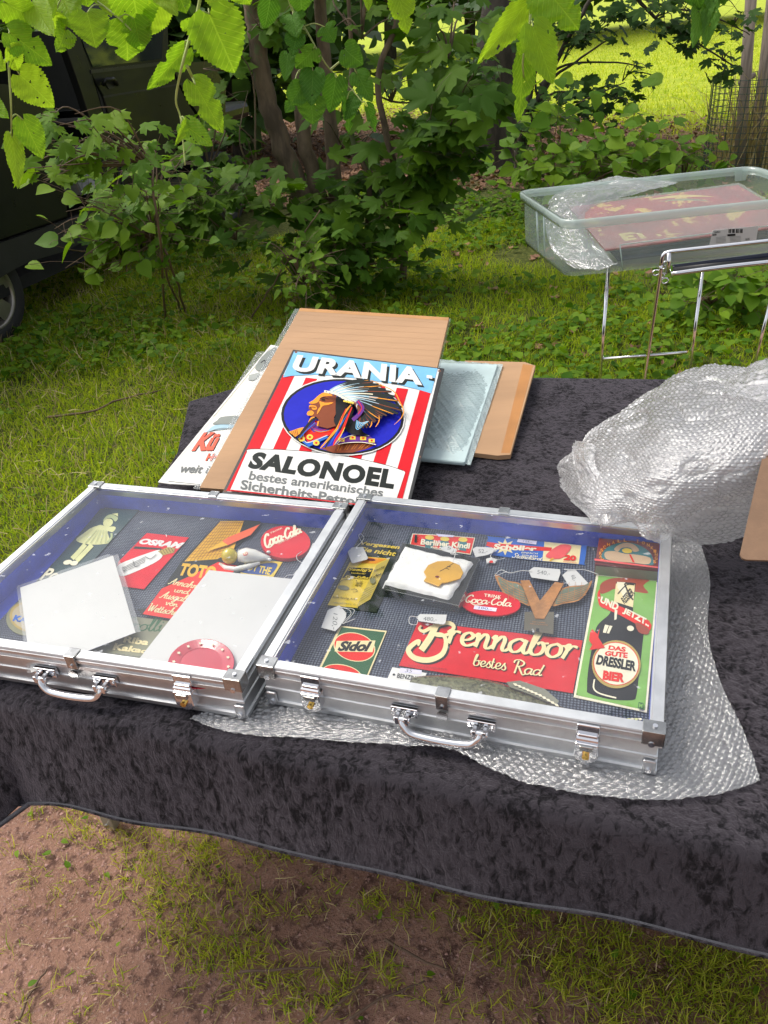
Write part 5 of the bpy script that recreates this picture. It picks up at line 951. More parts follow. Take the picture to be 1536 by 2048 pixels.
a.poly(y1([(1155, 462), (1250, 425), (1310, 435), (1300, 475), (1200, 500)]), GOLD, 'bulb_cap'); [a.stroke(y1([(1175+k*24, 452-k*6), (1200+k*24, 492-k*6)]), .9, BLACK, 'thread') for k in range(5)]
for k in range(4): a.stroke(y1([(840, 610+k*14), (1040, 515+k*14)]), .7, BLACK, 'filament')
a.stroke(y1([(1040, 510), (1090, 530), (1140, 490)]), .9, BLACK, 'filament'); a.stroke(y1([(930, 545), (950, 600), (990, 590)]), .9, BLACK, 'filament'); a.stroke(y1([(840, 600), (835, 630), (860, 640)]), .8, BLACK, 'filament'); a.stroke(y1([(1228, 310), (1235, 330)]), 1.6, WHITE, 'hook_slot'); a.done()
a = Art('lottery_sign', 'black and red sign with a yellow grid slip and an orange pencil', 'sign', PL, y2([(470, 118), (900, 100), (910, 160), (640, 400), (460, 640), (100, 990), (-395, 1050)])+y1([(1015, 1030), (1200, 800), (1360, 560)]), .0014, DBLACK, h=.0012)
a.poly(y2([(480, 118), (730, 115), (620, 420), (450, 520), (100, 545)]), SKINY, 'grid_slip')
for k in range(11): a.stroke(y2([(480+k*23, 120), (120+k*38, 540-k*3)]), .6, BROWN, 'grid_line', smooth=False)
for k in range(12): a.stroke(y2([(470-k*30, 135+k*34), (722-k*20, 132+k*30)]), .6, BROWN, 'grid_line', smooth=False)
a.poly(y2([(900, 150), (800, 265), (560, 372), (500, 330), (560, 290)]), M('ink_pencil', (.75, .10, .02)), 'pencil'); a.poly(y2([(500, 330), (560, 372), (310, 445)]), SKINY, 'pencil_tip')
a.poly(y1([(1440, 690), (1700, 560), (1900, 600), (1290, 1075), (1018, 1030), (1190, 800)]), BRED, 'red_field')
a.text('TOTO', y2([(85, 560), (450, 600), (420, 740), (20, 690)]), SKINY, .05)
for txt, q in (('Annahme', [(1290, 705), (1580, 760), (1550, 810), (1250, 755)]), ('und', [(1320, 790), (1450, 810), (1430, 850), (1300, 830)]), ('Ausgabe', [(1220, 825), (1480, 870), (1440, 925), (1170, 880)]), ('von', [(1240, 905), (1345, 925), (1330, 965), (1220, 945)]), ('Wettscheinen', [(1100, 935), (1480, 1010), (1440, 1060), (1060, 1000)])):
    a.script(txt, y1(q), CREAM, 1.9, .6, asc=1.9)
a.done()
a = Art('cola_disc', 'glossy domed dark red oval sign with white script at the back of the left case', 'sign', CP(.776), [(571+50*math.cos(t)*.97+31*math.sin(t)*.35, 1084-50*math.cos(t)*.12+32*math.sin(t)) for t in np.linspace(0, 2*math.pi, 49)[:-1]], .008, COKE)
a.text('TRINK', y2([(1005, 240), (1135, 180), (1140, 195), (1010, 255)]), IVORY, .02, space=1.2); a.script('Coca-Cola', y2([(930, 265), (1325, 150), (1340, 235), (960, 400)]), IVORY, 4.2, .5); a.stroke(y2([(965, 400), (1010, 390), (1080, 330), (1140, 320)]), 2.5, IVORY, 'swoosh', taper=True); a.text('SCHUTZMARKE', y2([(1090, 345), (1290, 258), (1293, 272), (1098, 362)]), IVORY, .0); a.done()
a = Art('candy_sign', 'blue and yellow enamel sign partly under the pale figure', 'sign', PL, y2([(930, 530), (1140, 550), (1010, 760), (690, 700), (700, 610)]), .0012, YEL, h=.001)
a.smooth(y2([(900, 570), (1050, 560), (1085, 590), (1020, 680), (960, 690), (700, 660), (720, 600)]), NAVY, 'blue_field', 3); a.text('NDY THE', y2([(740, 560), (1030, 610), (1000, 690), (720, 620)]), YEL, .03); a.done()
fg = empty('china_figure', W(500, 1120, .768), 'white glazed china figure with a plain yellow round head', 'figurine')
YG = M('yellow_glaze', (.66, .52, .03), .12, var=.12, coat=1); WG = M('white_glaze', (.78, .77, .70), .1, var=.05, coat=1)
def blob(name, c, rx, ry, rz, ang, mat, parent):
    m = MB(); n1, n2 = 20, 12; ca, sa = math.cos(ang), math.sin(ang)
    for i in range(n2+1):
        f = math.pi*i/n2
        for k in range(n1):
            t = 2*math.pi*k/n1; x, y, z = rx*math.sin(f)*math.cos(t), ry*math.sin(f)*math.sin(t), rz*math.cos(f); m.v.append(c+Vector((x*ca-y*sa, x*sa+y*ca, z)))
    for i in range(n2):
        for k in range(n1): m.f.append((i*n1+k, (i+1)*n1+k, (i+1)*n1+(k+1) % n1, i*n1+(k+1) % n1))
    return m.build(name, mat, parent, True)
p0 = W(459, 1112, .785); p1 = W(500, 1110, .780); ax = math.atan2((W(535, 1112, .78)-p1).y, (W(535, 1112, .78)-p1).x)
blob('head', p0, .0155, .0150, .016, ax, YG, fg); m = MB(); m.tube([W(478, 1112, .782), W(492, 1111, .782), W(510, 1112, .780), W(530, 1115, .777), W(540, 1117, .776)], [.012, .0150, .0125, .006, .004], 18); m.build('body', WG, fg, True)
for x, y in ((537, 1104), (539, 1119)): blob('foot', W(x, y, .778), .004, .003, .003, ax, WG, fg)
m = MB(); m.tube([W(440, 1128, .772), W(452, 1136, .773), W(470, 1139, .773), W(500, 1132, .773), (W(520, 1126, .773))], [.003, .005, .0055, .005, .003], 12); m.build('base_rim', WG, fg, True)
a = Art('badge_mark', None, None, CP(.7962), [(0, 0), (1, 0), (1, 1)], .001, None) if False else None
mk = MB(); c = W(491, 1107, .7972); e1 = Vector((math.cos(ax), math.sin(ax), 0)); e2 = Vector((-e1.y, e1.x, 0)); mk.prism([c+e1*.0042*math.cos(t)+e2*.0052*math.sin(t) for t in np.linspace(0, 2*math.pi, 25)[:-1]], (0, 0, .0012)); mk.build('oval_badge', RED, fg)
mk = MB(); mk.prism([c+Vector((0, 0, .0002))+e1*.0034*math.cos(t)+e2*.0044*math.sin(t) for t in np.linspace(0, 2*math.pi, 25)[:-1]], (0, 0, .001)); mk.build('badge_field', IVORY, fg)
v, f = font_mesh('Esso', .01, 0); mk = MB(); mk.add([c+Vector((0, 0, .0004))+e2*(x-.5)*-.0075*-1+e1*(y-.5)*-.003 for x, y in v], f); mk.build('badge_lettering', RED, fg)
# round blue-gold tin sign at far left, cocoa sign
a = Art('round_plate_sign', 'round grey and gold sign with blue letters at the left edge of the left case', 'sign', PL, y3([(40+150+150*math.cos(t)*1.0-30*math.sin(t), 165+115*math.sin(t)+10*math.cos(t)) for t in np.linspace(0, 2*math.pi, 41)[:-1]]), .0012, OLIVE, h=.001)
a.ell(*y3([(190, 165)])[0], 43, 31, 8, GOLD, 'ring'); a.ell(*y3([(190, 165)])[0], 38, 27, 8, M('ink_beige', (.40, .33, .20)), 'field'); a.text('KAFFEE', y3([(85, 150), (300, 190), (290, 225), (75, 190)]), SBLUE, .05, .2); a.done()
a = Art('cocoa_sign', 'olive grey enamel sign lettered Riba Kakao at the front of the left case', 'sign', PL, y3([(840, 165), (1160, 205), (960, 450), (520, 400), (440, 350)]), .0012, M('olive_enamel', (.20, .20, .12), .3), h=.0008)
a.script('Crollis', y3([(770, 165), (1070, 180), (1040, 255), (740, 245)]), DGREEN, 3, .5); a.text('Riba', y3([(770, 280), (925, 305), (905, 340), (755, 322)]), CREAM, .04); a.text('Kakao', y3([(708, 325), (930, 365), (905, 392), (690, 368)]), CREAM, .04); a.text('HOLLAND BESTE QUALITY', y3([(590, 372), (880, 408), (870, 425), (580, 385)]), GREY, 0); a.done()
# two white sheets
SL = plastic_film('clear_sleeve', (.75, .77, .78), .75, .06, .08, 60, .1)
a = Art('white_sheet', 'blank white sheet in a clear sleeve lying slanted in the left case', 'sheet of paper', CP(.7830), [(40, 1175), (226, 1111), (271, 1265), (62, 1345)], .0008, PAPER)
a.poly([(33, 1172), (40, 1175), (62, 1345), (55, 1347)], SL, 'sleeve_edge'); a.poly([(33, 1172), (216, 1108), (226, 1111), (40, 1175)], SL, 'sleeve_edge'); a.poly([(226, 1111), (236, 1108), (282, 1263), (271, 1265)], SL, 'sleeve_edge'); a.done()
a = Art('white_sheet', 'long blank white sheet with the red plate resting on its front end', 'sheet of paper', CP(.7835), [(418, 1140), (586, 1158), (460, 1362), (262, 1338)], .0008, PAPER); a.done()
pc = y3([(1235, 450)])[0]; PP = CP(.7900)
pr = empty('red_plate', PP.at(402, 1335), 'round red plate with a ring of small pale marks on the white sheet', 'plate')
EL_ = lambda s_, n=48: [(402+s_*(67*math.cos(t)+0*math.sin(t)), 1328+s_*(50*math.sin(t)-4*math.cos(t))) for t in np.linspace(0, 2*math.pi, n+1)[:-1]]
m = MB()
for s_, h in ((1.0, .0), (.98, .001), (.66, -.0035), (.62, -.0045)): m.v += [PP.at(x, y, h) for x, y in EL_(s_)]
for i in range(3):
    for k in range(48): m.f.append((i*48+k, i*48+(k+1) % 48, (i+1)*48+(k+1) % 48, (i+1)*48+k)[::-1])
m.f.append(tuple(3*48+k for k in range(48))[::-1]); m.build('dish', M('plate_glaze', (.55, .02, .05), .18, coat=.6), pr, False)
for k in range(14):
    t = 2*math.pi*k/14+.2; x, y = 402+.83*67*math.cos(t), 1328+.83*(50*math.sin(t)-4*math.cos(t)); m = MB(); m.add([PP.at(x+rr*4*math.cos(q), y+rr*3.2*math.sin(q), .0008) for q, rr in zip(np.linspace(0, 6.283, 11)[:-1], [1, .55]*5)], [tuple(range(10))[::-1]]); m.build('pale_mark', IVORY, pr)
ptag(y2([(1395, 490), (1460, 350), (1495, 350), (1440, 470)]), '', None, [y2([(1345, 440), (1290, 480), (1300, 530), (1350, 560)])], 'small blank tag right of the domed red oval sign', CP(.7745))
ptag(y2([(1248, 690), (1285, 640), (1315, 620), (1300, 660)]), '', None, [y2([(1155, 720), (1200, 690), (1260, 690)])], 'tiny white tag above the corner of the long white sheet', CP(.7745))
# ================================================================ stack of signs behind the cases
def z4(L): return [(300+x/1.92, 600+y/1.92) for x, y in L]
def z5(L): return [(540+x/4.267, 690+y/4.267) for x, y in L]
def z8(L): return [(310+x/5.297, 680+y/5.297) for x, y in L]
YW, SLP = 8, 14
U = tilt_plane(640, 1000, .772, YW, SLP)
a = Art('enamel_sign', 'large enamel sign with red stripes and a feathered headdress portrait, leaning on the stack', 'sign', U, [(586, 699), (889, 737), (816, 1022), (443, 988)], .003, M('chipped_black_enamel', (.015, .015, .016), .3, wear=(.20, .085, .05), wscale=22, wlo=.60), h=.002)
a.poly(z4([(556, 197), (1112, 266), (982, 800), (296, 735)]), WHITE, 'white_ground')
FQ = [(566, 750), (862, 783), (801, 1012), (452, 982)]
def fq(u, v):
    x, y = a.quad(FQ, np.array([[u, v]])); return (float(x[0]), float(y[0]))
for k in range(0, 13, 2): a.poly([fq(k/13, 1), fq((k+1)/13, 1), fq((k+1)/13, 0), fq(k/13, 0)], RED, 'red_stripe')
a.poly(z5([(205, 55), (1430, 200), (1375, 413), (1250, 375), (1060, 330), (780, 288), (560, 262), (380, 252), (185, 262), (110, 276)]), LBLUE, 'blue_header')
for t, q in (('URANIA', [(222, 82), (1275, 192), (1300, 345), (180, 218)]), ('-', [(1335, 255), (1385, 262), (1388, 290), (1335, 280)])):
    a.text(t, z5([(x+20, y+20) for x, y in q]), DBLACK, .045, .1, space=1.08); a.text(t, z5(q), WHITE, .045, .1, space=1.08)
a.poly([tuple(p)[:2] for p in catmull([(x, y, 0) for x, y in z4([(372, 585), (390, 572), (560, 578), (740, 598), (900, 632), (972, 655), (978, 668)])], 4)]+z4([(938, 790), (308, 730)]), WHITE, 'white_panel')
a.stroke(z4([(372, 585), (390, 572), (560, 578), (740, 598), (900, 632), (972, 655)]), 1.0, BLACK, 'panel_outline')
a.text('SALONOEL', z4([(400, 581), (945, 652), (935, 727), (372, 645)]), DBLACK, .058, .05, space=1.1)
a.text('bestes amerikanisches', z4([(385, 655), (897, 724), (893, 756), (377, 690)]), GREY, .025, .05); a.text('Sicherheits-Petroleum', z4([(352, 689), (912, 772), (905, 808), (346, 726)]), GREY, .028)
a.stroke(z4([(310, 730), (560, 757), (920, 800)]), 2.2, RED, 'bottom_line'); a.text('FERRO-EMAIL OSCHATZ', z4([(335, 731), (440, 742), (439, 748), (334, 737)]), RED, 0)
a.ell(685, 833.5, 125, 77.5, 3, WHITE, 'roundel_edge'); a.ell(685, 833.5, 123, 75.5, 3, BLACK, 'roundel_ring'); a.ell(685, 833.5, 117.5, 71.5, 3, ULTRA, 'roundel_field')
# lower clothing
a.poly(z5([(430, 880), (560, 850), (640, 805), (850, 815), (905, 848), (820, 890), (700, 918), (540, 920)]), BROWN, 'tunic')
for k in range(14): a.stroke(z5([(575+k*22, 850-k*.6), (555+k*20, 905-k*2)]), 1.2, ORANGE if k % 3 else BLACK, 'tunic_stripe', taper=True)
a.poly(z5([(160, 740), (250, 708), (290, 700), (250, 760), (215, 785)]), ORANGE, 'fringe'); [a.stroke(z5([(180+k*16, 735-k*6), (200+k*12, 775-k*3)]), .9, DRED, 'fringe_line') for k in range(4)]
a.poly(z5([(270, 760), (330, 700), (390, 640), (560, 690), (540, 750), (470, 790), (330, 835)]), BRED, 'collar'); a.poly(z5([(330, 700), (420, 650), (560, 690), (480, 740), (370, 745)]), PURP, 'scarf'); [a.stroke(z5([(350+k*10, 700+k*12), (430, 730+k*6), (520, 705+k*10)]), 1.2, (BRED, SBLUE, ORANGE)[k % 3], 'scarf_line', taper=True) for k in range(4)]
a.poly(z5([(255, 790), (310, 835), (480, 770), (500, 790), (330, 870), (250, 810)]), SBLUE, 'sash'); a.stroke(z5([(285, 750), (315, 832), (490, 770)]), 1.2, IVORY, 'sash_edge')
for q in ((340, 785), (270, 800), (395, 835)): a.ell(*z5([q])[0], 6.5, 5.5, 0, YEL, 'rosette'); a.ell(*z5([q])[0], 2.5, 2.2, 0, BRED, 'rosette_centre')
a.smooth(z5([(585, 825), (650, 790), (750, 770), (850, 778), (900, 845), (780, 825), (650, 832), (590, 845)]), PURP, 'shoulder_band', 3)
for q in ((610, 808), (705, 790), (795, 795), (868, 815)): cx, cy = z5([q])[0]; a.poly([(cx-6, cy-3.5), (cx+6, cy-3.5), (cx+6, cy+4), (cx-6, cy+4)], YEL, 'band_square'); a.ell(cx, cy, 2.4, 2, 0, BRED, 'band_dot')
a.stroke(z5([(570, 845), (640, 790), (740, 765), (845, 775)]), 1.3, IVORY, 'band_edge'); a.stroke(z5([(580, 850), (650, 835), (780, 830), (905, 850)]), 1.3, IVORY, 'band_edge')
# face
a.poly(z5([(475, 402), (560, 420), (600, 470), (575, 560), (545, 620), (565, 690), (490, 712), (400, 690), (415, 640), (395, 612), (345, 608), (316, 590), (320, 570), (345, 556), (330, 545), (332, 520), (350, 508), (330, 494), (370, 470), (408, 435), (440, 410)]), BROWN, 'face')
for P in ([(475, 402), (535, 432), (470, 436), (432, 450), (412, 485), (372, 500), (330, 494), (370, 470), (420, 425)], [(340, 512), (392, 520), (398, 548), (365, 552), (352, 535), (335, 530)], [(320, 570), (350, 558), (375, 575), (360, 600), (318, 598)], [(420, 480), (470, 492), (540, 490), (500, 510), (450, 520), (425, 560), (400, 592), (410, 550), (430, 520)], [(350, 618), (382, 616), (340, 660), (330, 690), (325, 660)]): a.smooth(z5(P), ORANGE, 'face_highlight', 3)
a.stroke(z5([(425, 455), (460, 448), (500, 462)]), 1.5, BLACK, 'eye', taper=True); a.ell(*z5([(455, 466)])[0], 4, 1.6, 10, BLACK, 'eye'); a.stroke(z5([(338, 530), (365, 528), (392, 535)]), 1.1, DRED, 'mouth', taper=True); a.stroke(z5([(408, 628), (360, 640), (280, 740), (235, 800)]), 5.5, BLACK, 'braid', taper=True); a.stroke(z5([(385, 660), (300, 740), (255, 790)]), 2.0, SBLUE, 'braid_highlight')
a.stroke(z5([(412, 650), (405, 690)]), 3, ORANGE, 'neck_highlight')
a.smooth(z5([(570, 440), (650, 470), (720, 510), (700, 600), (640, 690), (590, 720), (545, 650), (560, 600), (560, 520)]), BLACK, 'hair', 4)
a.smooth(z5([(640, 660), (720, 600), (760, 690), (800, 745), (840, 770), (720, 765), (650, 730)]), BLACK, 'hair', 4)
# feathers
NF = 24
for k in range(NF):
    t = k/(NF-1); bx_, by_ = 510+250*t, 388+130*t; 
    tip = catmull([(840, 300, 0), (940, 335, 0), (1060, 420, 0), (1135, 560, 0), (990, 600, 0), (925, 640, 0), (850, 690, 0), (780, 720, 0)], 10)
    tp = tip[min(len(tip)-1, int(t*(len(tip)-1)))]; tx, ty = tp.x-6*(k % 3), tp.y+6*(k % 2); mx, my = (bx_+tx)/2, (by_+ty)/2-22+18*t
    a.stroke(z5([(bx_, by_), (mx, my), (tx, ty)]), 8.6, DBLACK, 'feather', taper=True)
    e = .62+.1*((k*7) % 3); P = [(bx_, by_), ((bx_*1.3+mx)/2.3, (by_*1.3+my)/2.3-3), (mx+(tx-mx)*(e-.5), my+(ty-my)*(e-.5))]
    a.stroke(z5(P), 5.8, (SILV, WHITE, SILV, IVORY)[k % 4] if t < .62 or k % 3 == 0 else BROWN, 'feather_vane', taper=True)
    if k % 2 == 0 or t > .5: a.stroke(z5([(mx, my+2), ((mx+tx)/2, (my+ty)/2+1), (tx, ty)]), 1.6, (ORANGE, BROWN, BROWN, DRED)[k % 4], 'feather_edge', taper=True)
    if k % 3 == 1: a.stroke(z5([(bx_+20, by_+2), (mx, my+5)]), 1.1, LBLUE, 'feather_line', taper=True)
for P in ([(860, 300), (960, 345), (1060, 400), (1110, 490), (1140, 560), (1120, 620), (1060, 680)], [(930, 600), (930, 650), (900, 700)], [(870, 650), (865, 680), (850, 705)]): a.stroke(z5(P), 2.0, ORANGE, 'feather_tuft', taper=True)
a.stroke(z5([(462, 395), (560, 415), (640, 460), (715, 500)]), 4.6, IVORY, 'headband')
for k in range(8): a.ell(*z5([(480+k*30, 398+k*13)])[0], 1.1, 1.5, 0, NAVY, 'headband_bead')
for k in range(5): a.ell(*z5([(635+k*18, 478+k*4)])[0], 2.4, 2, 0, YEL, 'gold_bead')
a.stroke(z5([(745, 475), (790, 535), (760, 590), (705, 640)]), 7.5, PURP, 'bead_strip'); a.stroke(z5([(752, 480), (782, 535), (752, 590)]), 1.5, BRED, 'bead_line')
for P, w, mt in (([(700, 510), (640, 600), (600, 700), (520, 790), (470, 880)], 6, DBLACK), ([(690, 510), (630, 590), (580, 700), (500, 800), (430, 880)], 4.6, ORANGE), ([(700, 530), (660, 620), (620, 720), (560, 810), (540, 860)], 4.6, BRED), ([(660, 590), (600, 690), (560, 760), (510, 850)], 2.4, SBLUE), ([(650, 540), (605, 640), (580, 720)], 2.4, BRED), ([(640, 700), (600, 780), (550, 850)], 1.8, YEL)): a.stroke(z5(P), w, mt, 'ribbon', taper=True)
for k in range(8): a.stroke(z5([(740+k*6, 640+k*4), (735+k*13, 690-k*8+20), (760+k*12, 700-k*10+20)]), 1.6, (LBLUE, SILV)[k % 2], 'small_feather', taper=True)
for x, y in ((592, 704), (879, 742), (450, 982)): a.ell(x, y, 3, 2.2, 0, M('rust_spot', (.16, .07, .045), .8), 'rust_spot')
a.done()
CARD = M('cardboard', (.42, .25, .135), .75, var=.12, vscale=6, bump=.3, bscale=160, stretch=(.15, 1, 1))
FILM = plastic_film('clear_film', (.55, .62, .64), .93, .0, .12, 160, .5)
UC = tilt_plane(640, 1000, .772, YW, SLP, -.008)
a = Art('cardboard_sheet', 'large plain brown cardboard sheet behind the striped enamel sign', 'cardboard', UC, [(600, 616), (898, 635), (820, 965), (600, 990), (399, 975)], .010, CARD)
a.poly([(600, 616), (898, 635), (896, 641), (597, 622)], M('cardboard_edge', (.45, .23, .09), .8), 'folded_edge')
for k in range(30): a.stroke([(596-k*6.3, 628+k*11.2), (895-k*2.4, 646+k*11.0)], .22, M('cardboard_flute', (.40, .238, .128), .8), 'flute_line', smooth=False)
a.done()
UF = tilt_plane(640, 1000, .772, YW, SLP, -.0195)
for pts in ([(589, 617), (604, 616), (402, 977), (388, 976)], [(893, 636), (902, 638), (880, 735), (873, 735)], [(388, 970), (430, 955), (452, 976), (440, 984), (390, 978)]):
    pass
m = MB(); m.prism([UF.at(x, y) for x, y in [(590, 617), (902, 637), (879, 740), (700, 960), (440, 985), (386, 977)]], UF.n*.0008); m.build('film_sleeve', FILM, None, label='clear plastic film sleeve showing round the edges of the cardboard panel', cat='plastic film')
UK = tilt_plane(640, 1000, .772, YW, SLP, -.024)
a = Art('lettered_enamel_sign', 'white enamel sign with red and grey letters half hidden under the cardboard', 'sign', UK, z8([(1225, 50), (1275, 58), (1500, 90)])+[(740, 712), (560, 995)]+z8([(480, 1540), (140, 1522), (30, 1505), (90, 1430)]), .003, M('chipped_white_enamel', (.74, .73, .68), .3, wear=(.07, .055, .045), wscale=26, wlo=.69), h=.001)
a.stroke(z8([(1235, 70), (640, 800), (100, 1440)]), 1.6, M('ink_cream_edge', (.66, .62, .48)), 'edge_line'); a.stroke(z8([(1215, 90), (680, 740), (620, 800)]), .7, GREY, 'inner_line'); a.stroke(z8([(140, 1495), (480, 1530)]), 1, GREY, 'inner_line')
for dx, dy, mt in ((1.4, 1.2, BLACK), (0, 0, M('ink_tomato', (.70, .07, .02)))):
    a.text('Kü', z8([(500, 975), (706, 978), (630, 1170), (380, 1178)]), mt, .05, .15, dx=dx, dy=dy); a.text('He', z8([(560, 1198), (680, 1205), (655, 1282), (530, 1278)]), mt, .05, .1, name='small_lettering', dx=dx*.6, dy=dy*.6)
a.text('weit über', z8([(290, 1308), (810, 1345), (780, 1425), (255, 1402)]), GREY, .02, .15)
a.smooth(z8([(660, 850), (700, 815), (860, 800), (1000, 810), (900, 880), (700, 890), (610, 888)]), M('ink_half_grey', (.20, .22, .20)), 'grey_drawing', 3); a.smooth(z8([(560, 960), (640, 900), (850, 900), (800, 935), (600, 960), (520, 985)]), SILV, 'pale_drawing', 3); a.stroke(z8([(560, 975), (680, 940), (820, 935)]), 1.3, GREY, 'drawing_line', taper=True)
a.smooth(z8([(1060, 300), (1130, 180), (1240, 90), (1290, 80), (1240, 200), (1130, 320)]), M('ink_half_grey', (.20, .22, .20)), 'upper_drawing', 3); a.stroke(z8([(1120, 240), (1165, 215), (1160, 270)]), 1.8, BLACK, 'drawing_line'); a.poly(z8([(1000, 370), (1110, 340), (1090, 390), (1040, 430), (985, 420)]), M('ink_mid_grey', (.30, .32, .30)), 'grey_drawing'); a.done()
UK2 = tilt_plane(640, 1000, .772, YW, SLP, -.031)
m = MB(); m.prism([UK2.at(x, y) for x, y in z8([(1080, 125), (1150, 118), (1300, 200), (700, 900), (430, 1030), (760, 640), (940, 340)])], UK2.n*.002); m.build('film_wrapped_panel', FILM, None, label='clear film wrapped panel edge showing left of the white enamel sign', cat='plastic film')
# hidden supports which carry the leaning stack
m = MB(); c = Vector((-.02, 1.86, .795)); m.box(c, .36, .16, .09, Matrix.Rotation(math.radians(-8), 3, 'Z')); m.build('carton', CARD, None, bevel=.003, label='small cardboard carton under the raised end of the sign stack', cat='carton')
# ---- wrapped parcels on the right
def grid_interp(rows, nu, nv):
    """rows of 3D points -> dense Catmull-Rom surface (nv x nu)"""
    R = np.array([[tuple(p) for p in r] for r in rows], float)
    def cr(A, n):
        m = A.shape[0]; t = np.linspace(0, m-1, n); i = np.minimum(t.astype(int), m-2); f = (t-i)[:, None, None]
        P0, P1, P2, P3 = A[np.maximum(i-1, 0)], A[i], A[i+1], A[np.minimum(i+2, m-1)]
        return .5*(2*P1+(P2-P0)*f+(2*P0-5*P1+4*P2-P3)*f*f+(3*P1-P0-3*P2+P3)*f**3)
    A = cr(R, nv); return cr(A.transpose(1, 0, 2), nu).transpose(1, 0, 2)
def snoise(x, y, s, seed=0):
    r = np.random.default_rng(seed); o = np.zeros_like(x)
    for k in range(9):
        a, b, p = r.normal(0, s), r.normal(0, s), r.random()*6.28; o += np.sin(a*x+b*y+p+1.3*np.sin(b*x*.7-a*y*.6))
    return o/9
def bubble_sheet(rows, step=.0026, pitch=.0115, amp=.0028, crum=.006, cs=30, seed=1, cells=True):
    R = np.array([[tuple(p) for p in r] for r in rows]); lu = np.linalg.norm(np.diff(R, axis=1), axis=2).sum(1).mean(); lv = np.linalg.norm(np.diff(R, axis=0), axis=2).sum(0).mean()
    nu, nv = int(lu/step)+2, int(lv/step)+2; G = grid_interp(rows, nu, nv)
    gu, gv = np.meshgrid(np.linspace(0, lu, nu), np.linspace(0, lv, nv))
    Tu, Tv = np.gradient(G, axis=1), np.gradient(G, axis=0); Nn = np.cross(Tu, Tv); Nn /= np.linalg.norm(Nn, axis=2)[..., None]+1e-9
    if Nn[..., 2].mean() < 0: Nn = -Nn
    d = crum*(snoise(gu, gv, cs, seed)+.6*np.abs(snoise(gu, gv, cs*2.2, seed+5))+.35*snoise(gu, gv, cs*5, seed+9)-.5*np.exp(-np.abs(snoise(gu, gv, cs*1.6, seed+3))*22))
    if cells:
        ry = pitch*.866; row = np.round(gv/ry); off = (row % 2)*.5*pitch; cx = (np.round((gu-off)/pitch))*pitch+off; cy = row*ry
        rr = np.sqrt((gu-cx)**2+(gv-cy)**2)/(pitch*.44); hv = np.sin(cx*12345.7+cy*9876.1)*.5+.5; d += amp*(.35+.65*hv)*np.clip(1-rr**4, 0, 1)**.7
    G = G+Nn*d[..., None]; return G, Nn
def add_sheet(name, rows, mat, origin, parent=None, **k):
    kw = {q: k.pop(q) for q in ('step', 'pitch', 'amp', 'crum', 'cs', 'seed', 'cells', 'clip') if q in k}; zmin = kw.pop('clip', None)
    G, _ = bubble_sheet(rows, **kw); 
    if zmin is not None: G[..., 2] = np.maximum(G[..., 2], zmin)
    nv, nu = G.shape[:2]; V = G.reshape(-1, 3)-np.array(origin); i = np.arange((nv-1)*(nu-1)); r = i//(nu-1); q = i % (nu-1); a_ = r*nu+q
    me = fast_mesh(name, V, np.stack([a_, a_+1, a_+nu+1, a_+nu], 1), mat, smooth=True)
    return obj(name, me, parent, None if parent else Vector(origin), **k)
BUB = plastic_film('bubble_film', (.93, .94, .95), .68, .17, .05, 150, .45, .5)
BUBB = plastic_film('bubble_film_blue', (.60, .74, .75), .18, .08, .18, 200, .4, .3)
BUBH = plastic_film('bubble_film_heap', (.95, .94, .95), .44, .19, .06, 130, .5, .5)
PC = tilt_plane(1000, 905, .752, 0, 3.0)
a = Art('cardboard_package', 'brown cardboard package in clear film at the right of the sign stack', 'package', PC, [(930, 721), (1050, 724), (1064, 729), (1071, 731), (1021, 909), (995, 911), (905, 900)], .012, CARD)
a.poly([(1046, 728), (1066, 731), (1020, 906), (1002, 906)], M('packing_tape', (.45, .20, .06), .35), 'packing_tape'); a.done()
PBl = tilt_plane(930, 930, .760, 0, 3.5)
rt = empty('bubble_wrapped_parcel', PBl.at(900, 820), 'flat parcel in bluish bubble wrap between the enamel sign and the cardboard package', 'parcel')
m = MB(); m.prism([PBl.at(x, y, -.002) for x, y in ((800, 722), (996, 728), (930, 924), (780, 910))], PBl.n*.012); m.build('padding', M('blue_grey_foam', (.48, .60, .61), .7), rt, bevel=.004)
rows = []
for v in np.linspace(0, 1, 5):
    r = []
    for u in np.linspace(0, 1, 6):
        x = (760+(941-760)*u)*(1-v)+(790+(1006-790)*u)*v; y = (912+(931-912)*u)*(1-v)+(712+(730-712)*u)*v; h = .004 if 0 < u < .95 and .02 < v < .97 else -.011
        r.append(PBl.at(x, y, h))
    rows.append(r)
add_sheet('bubble_wrap', rows, BUBB, world_origin(rt), rt, crum=.003, cs=25, step=.003, pitch=.0105, seed=4, kind='stuff')
# ---- bubble wrap sheet under the cases
Z1 = .7375
r0 = [(378, 1438), (470, 1468), (640, 1480), (820, 1492), (900, 1500), (1000, 1548), (1120, 1582), (1290, 1602), (1440, 1588), (1520, 1562)]
r1 = [(470, 1390), (560, 1400), (650, 1410), (800, 1420), (900, 1430), (1000, 1450), (1120, 1480), (1290, 1510), (1400, 1500), (1490, 1470)]
r2 = [(560, 1310), (640, 1320), (720, 1330), (820, 1340), (900, 1350), (1000, 1370), (1120, 1390), (1270, 1410), (1370, 1400), (1446, 1375)]
r3 = [(620, 1220), (700, 1230), (780, 1240), (860, 1250), (940, 1260), (1040, 1280), (1150, 1290), (1270, 1300), (1345, 1290), (1416, 1270)]
r4 = [(700, 1090), (780, 1100), (860, 1110), (940, 1120), (1020, 1130), (1100, 1135), (1180, 1140), (1290, 1150), (1350, 1155), (1420, 1160)]
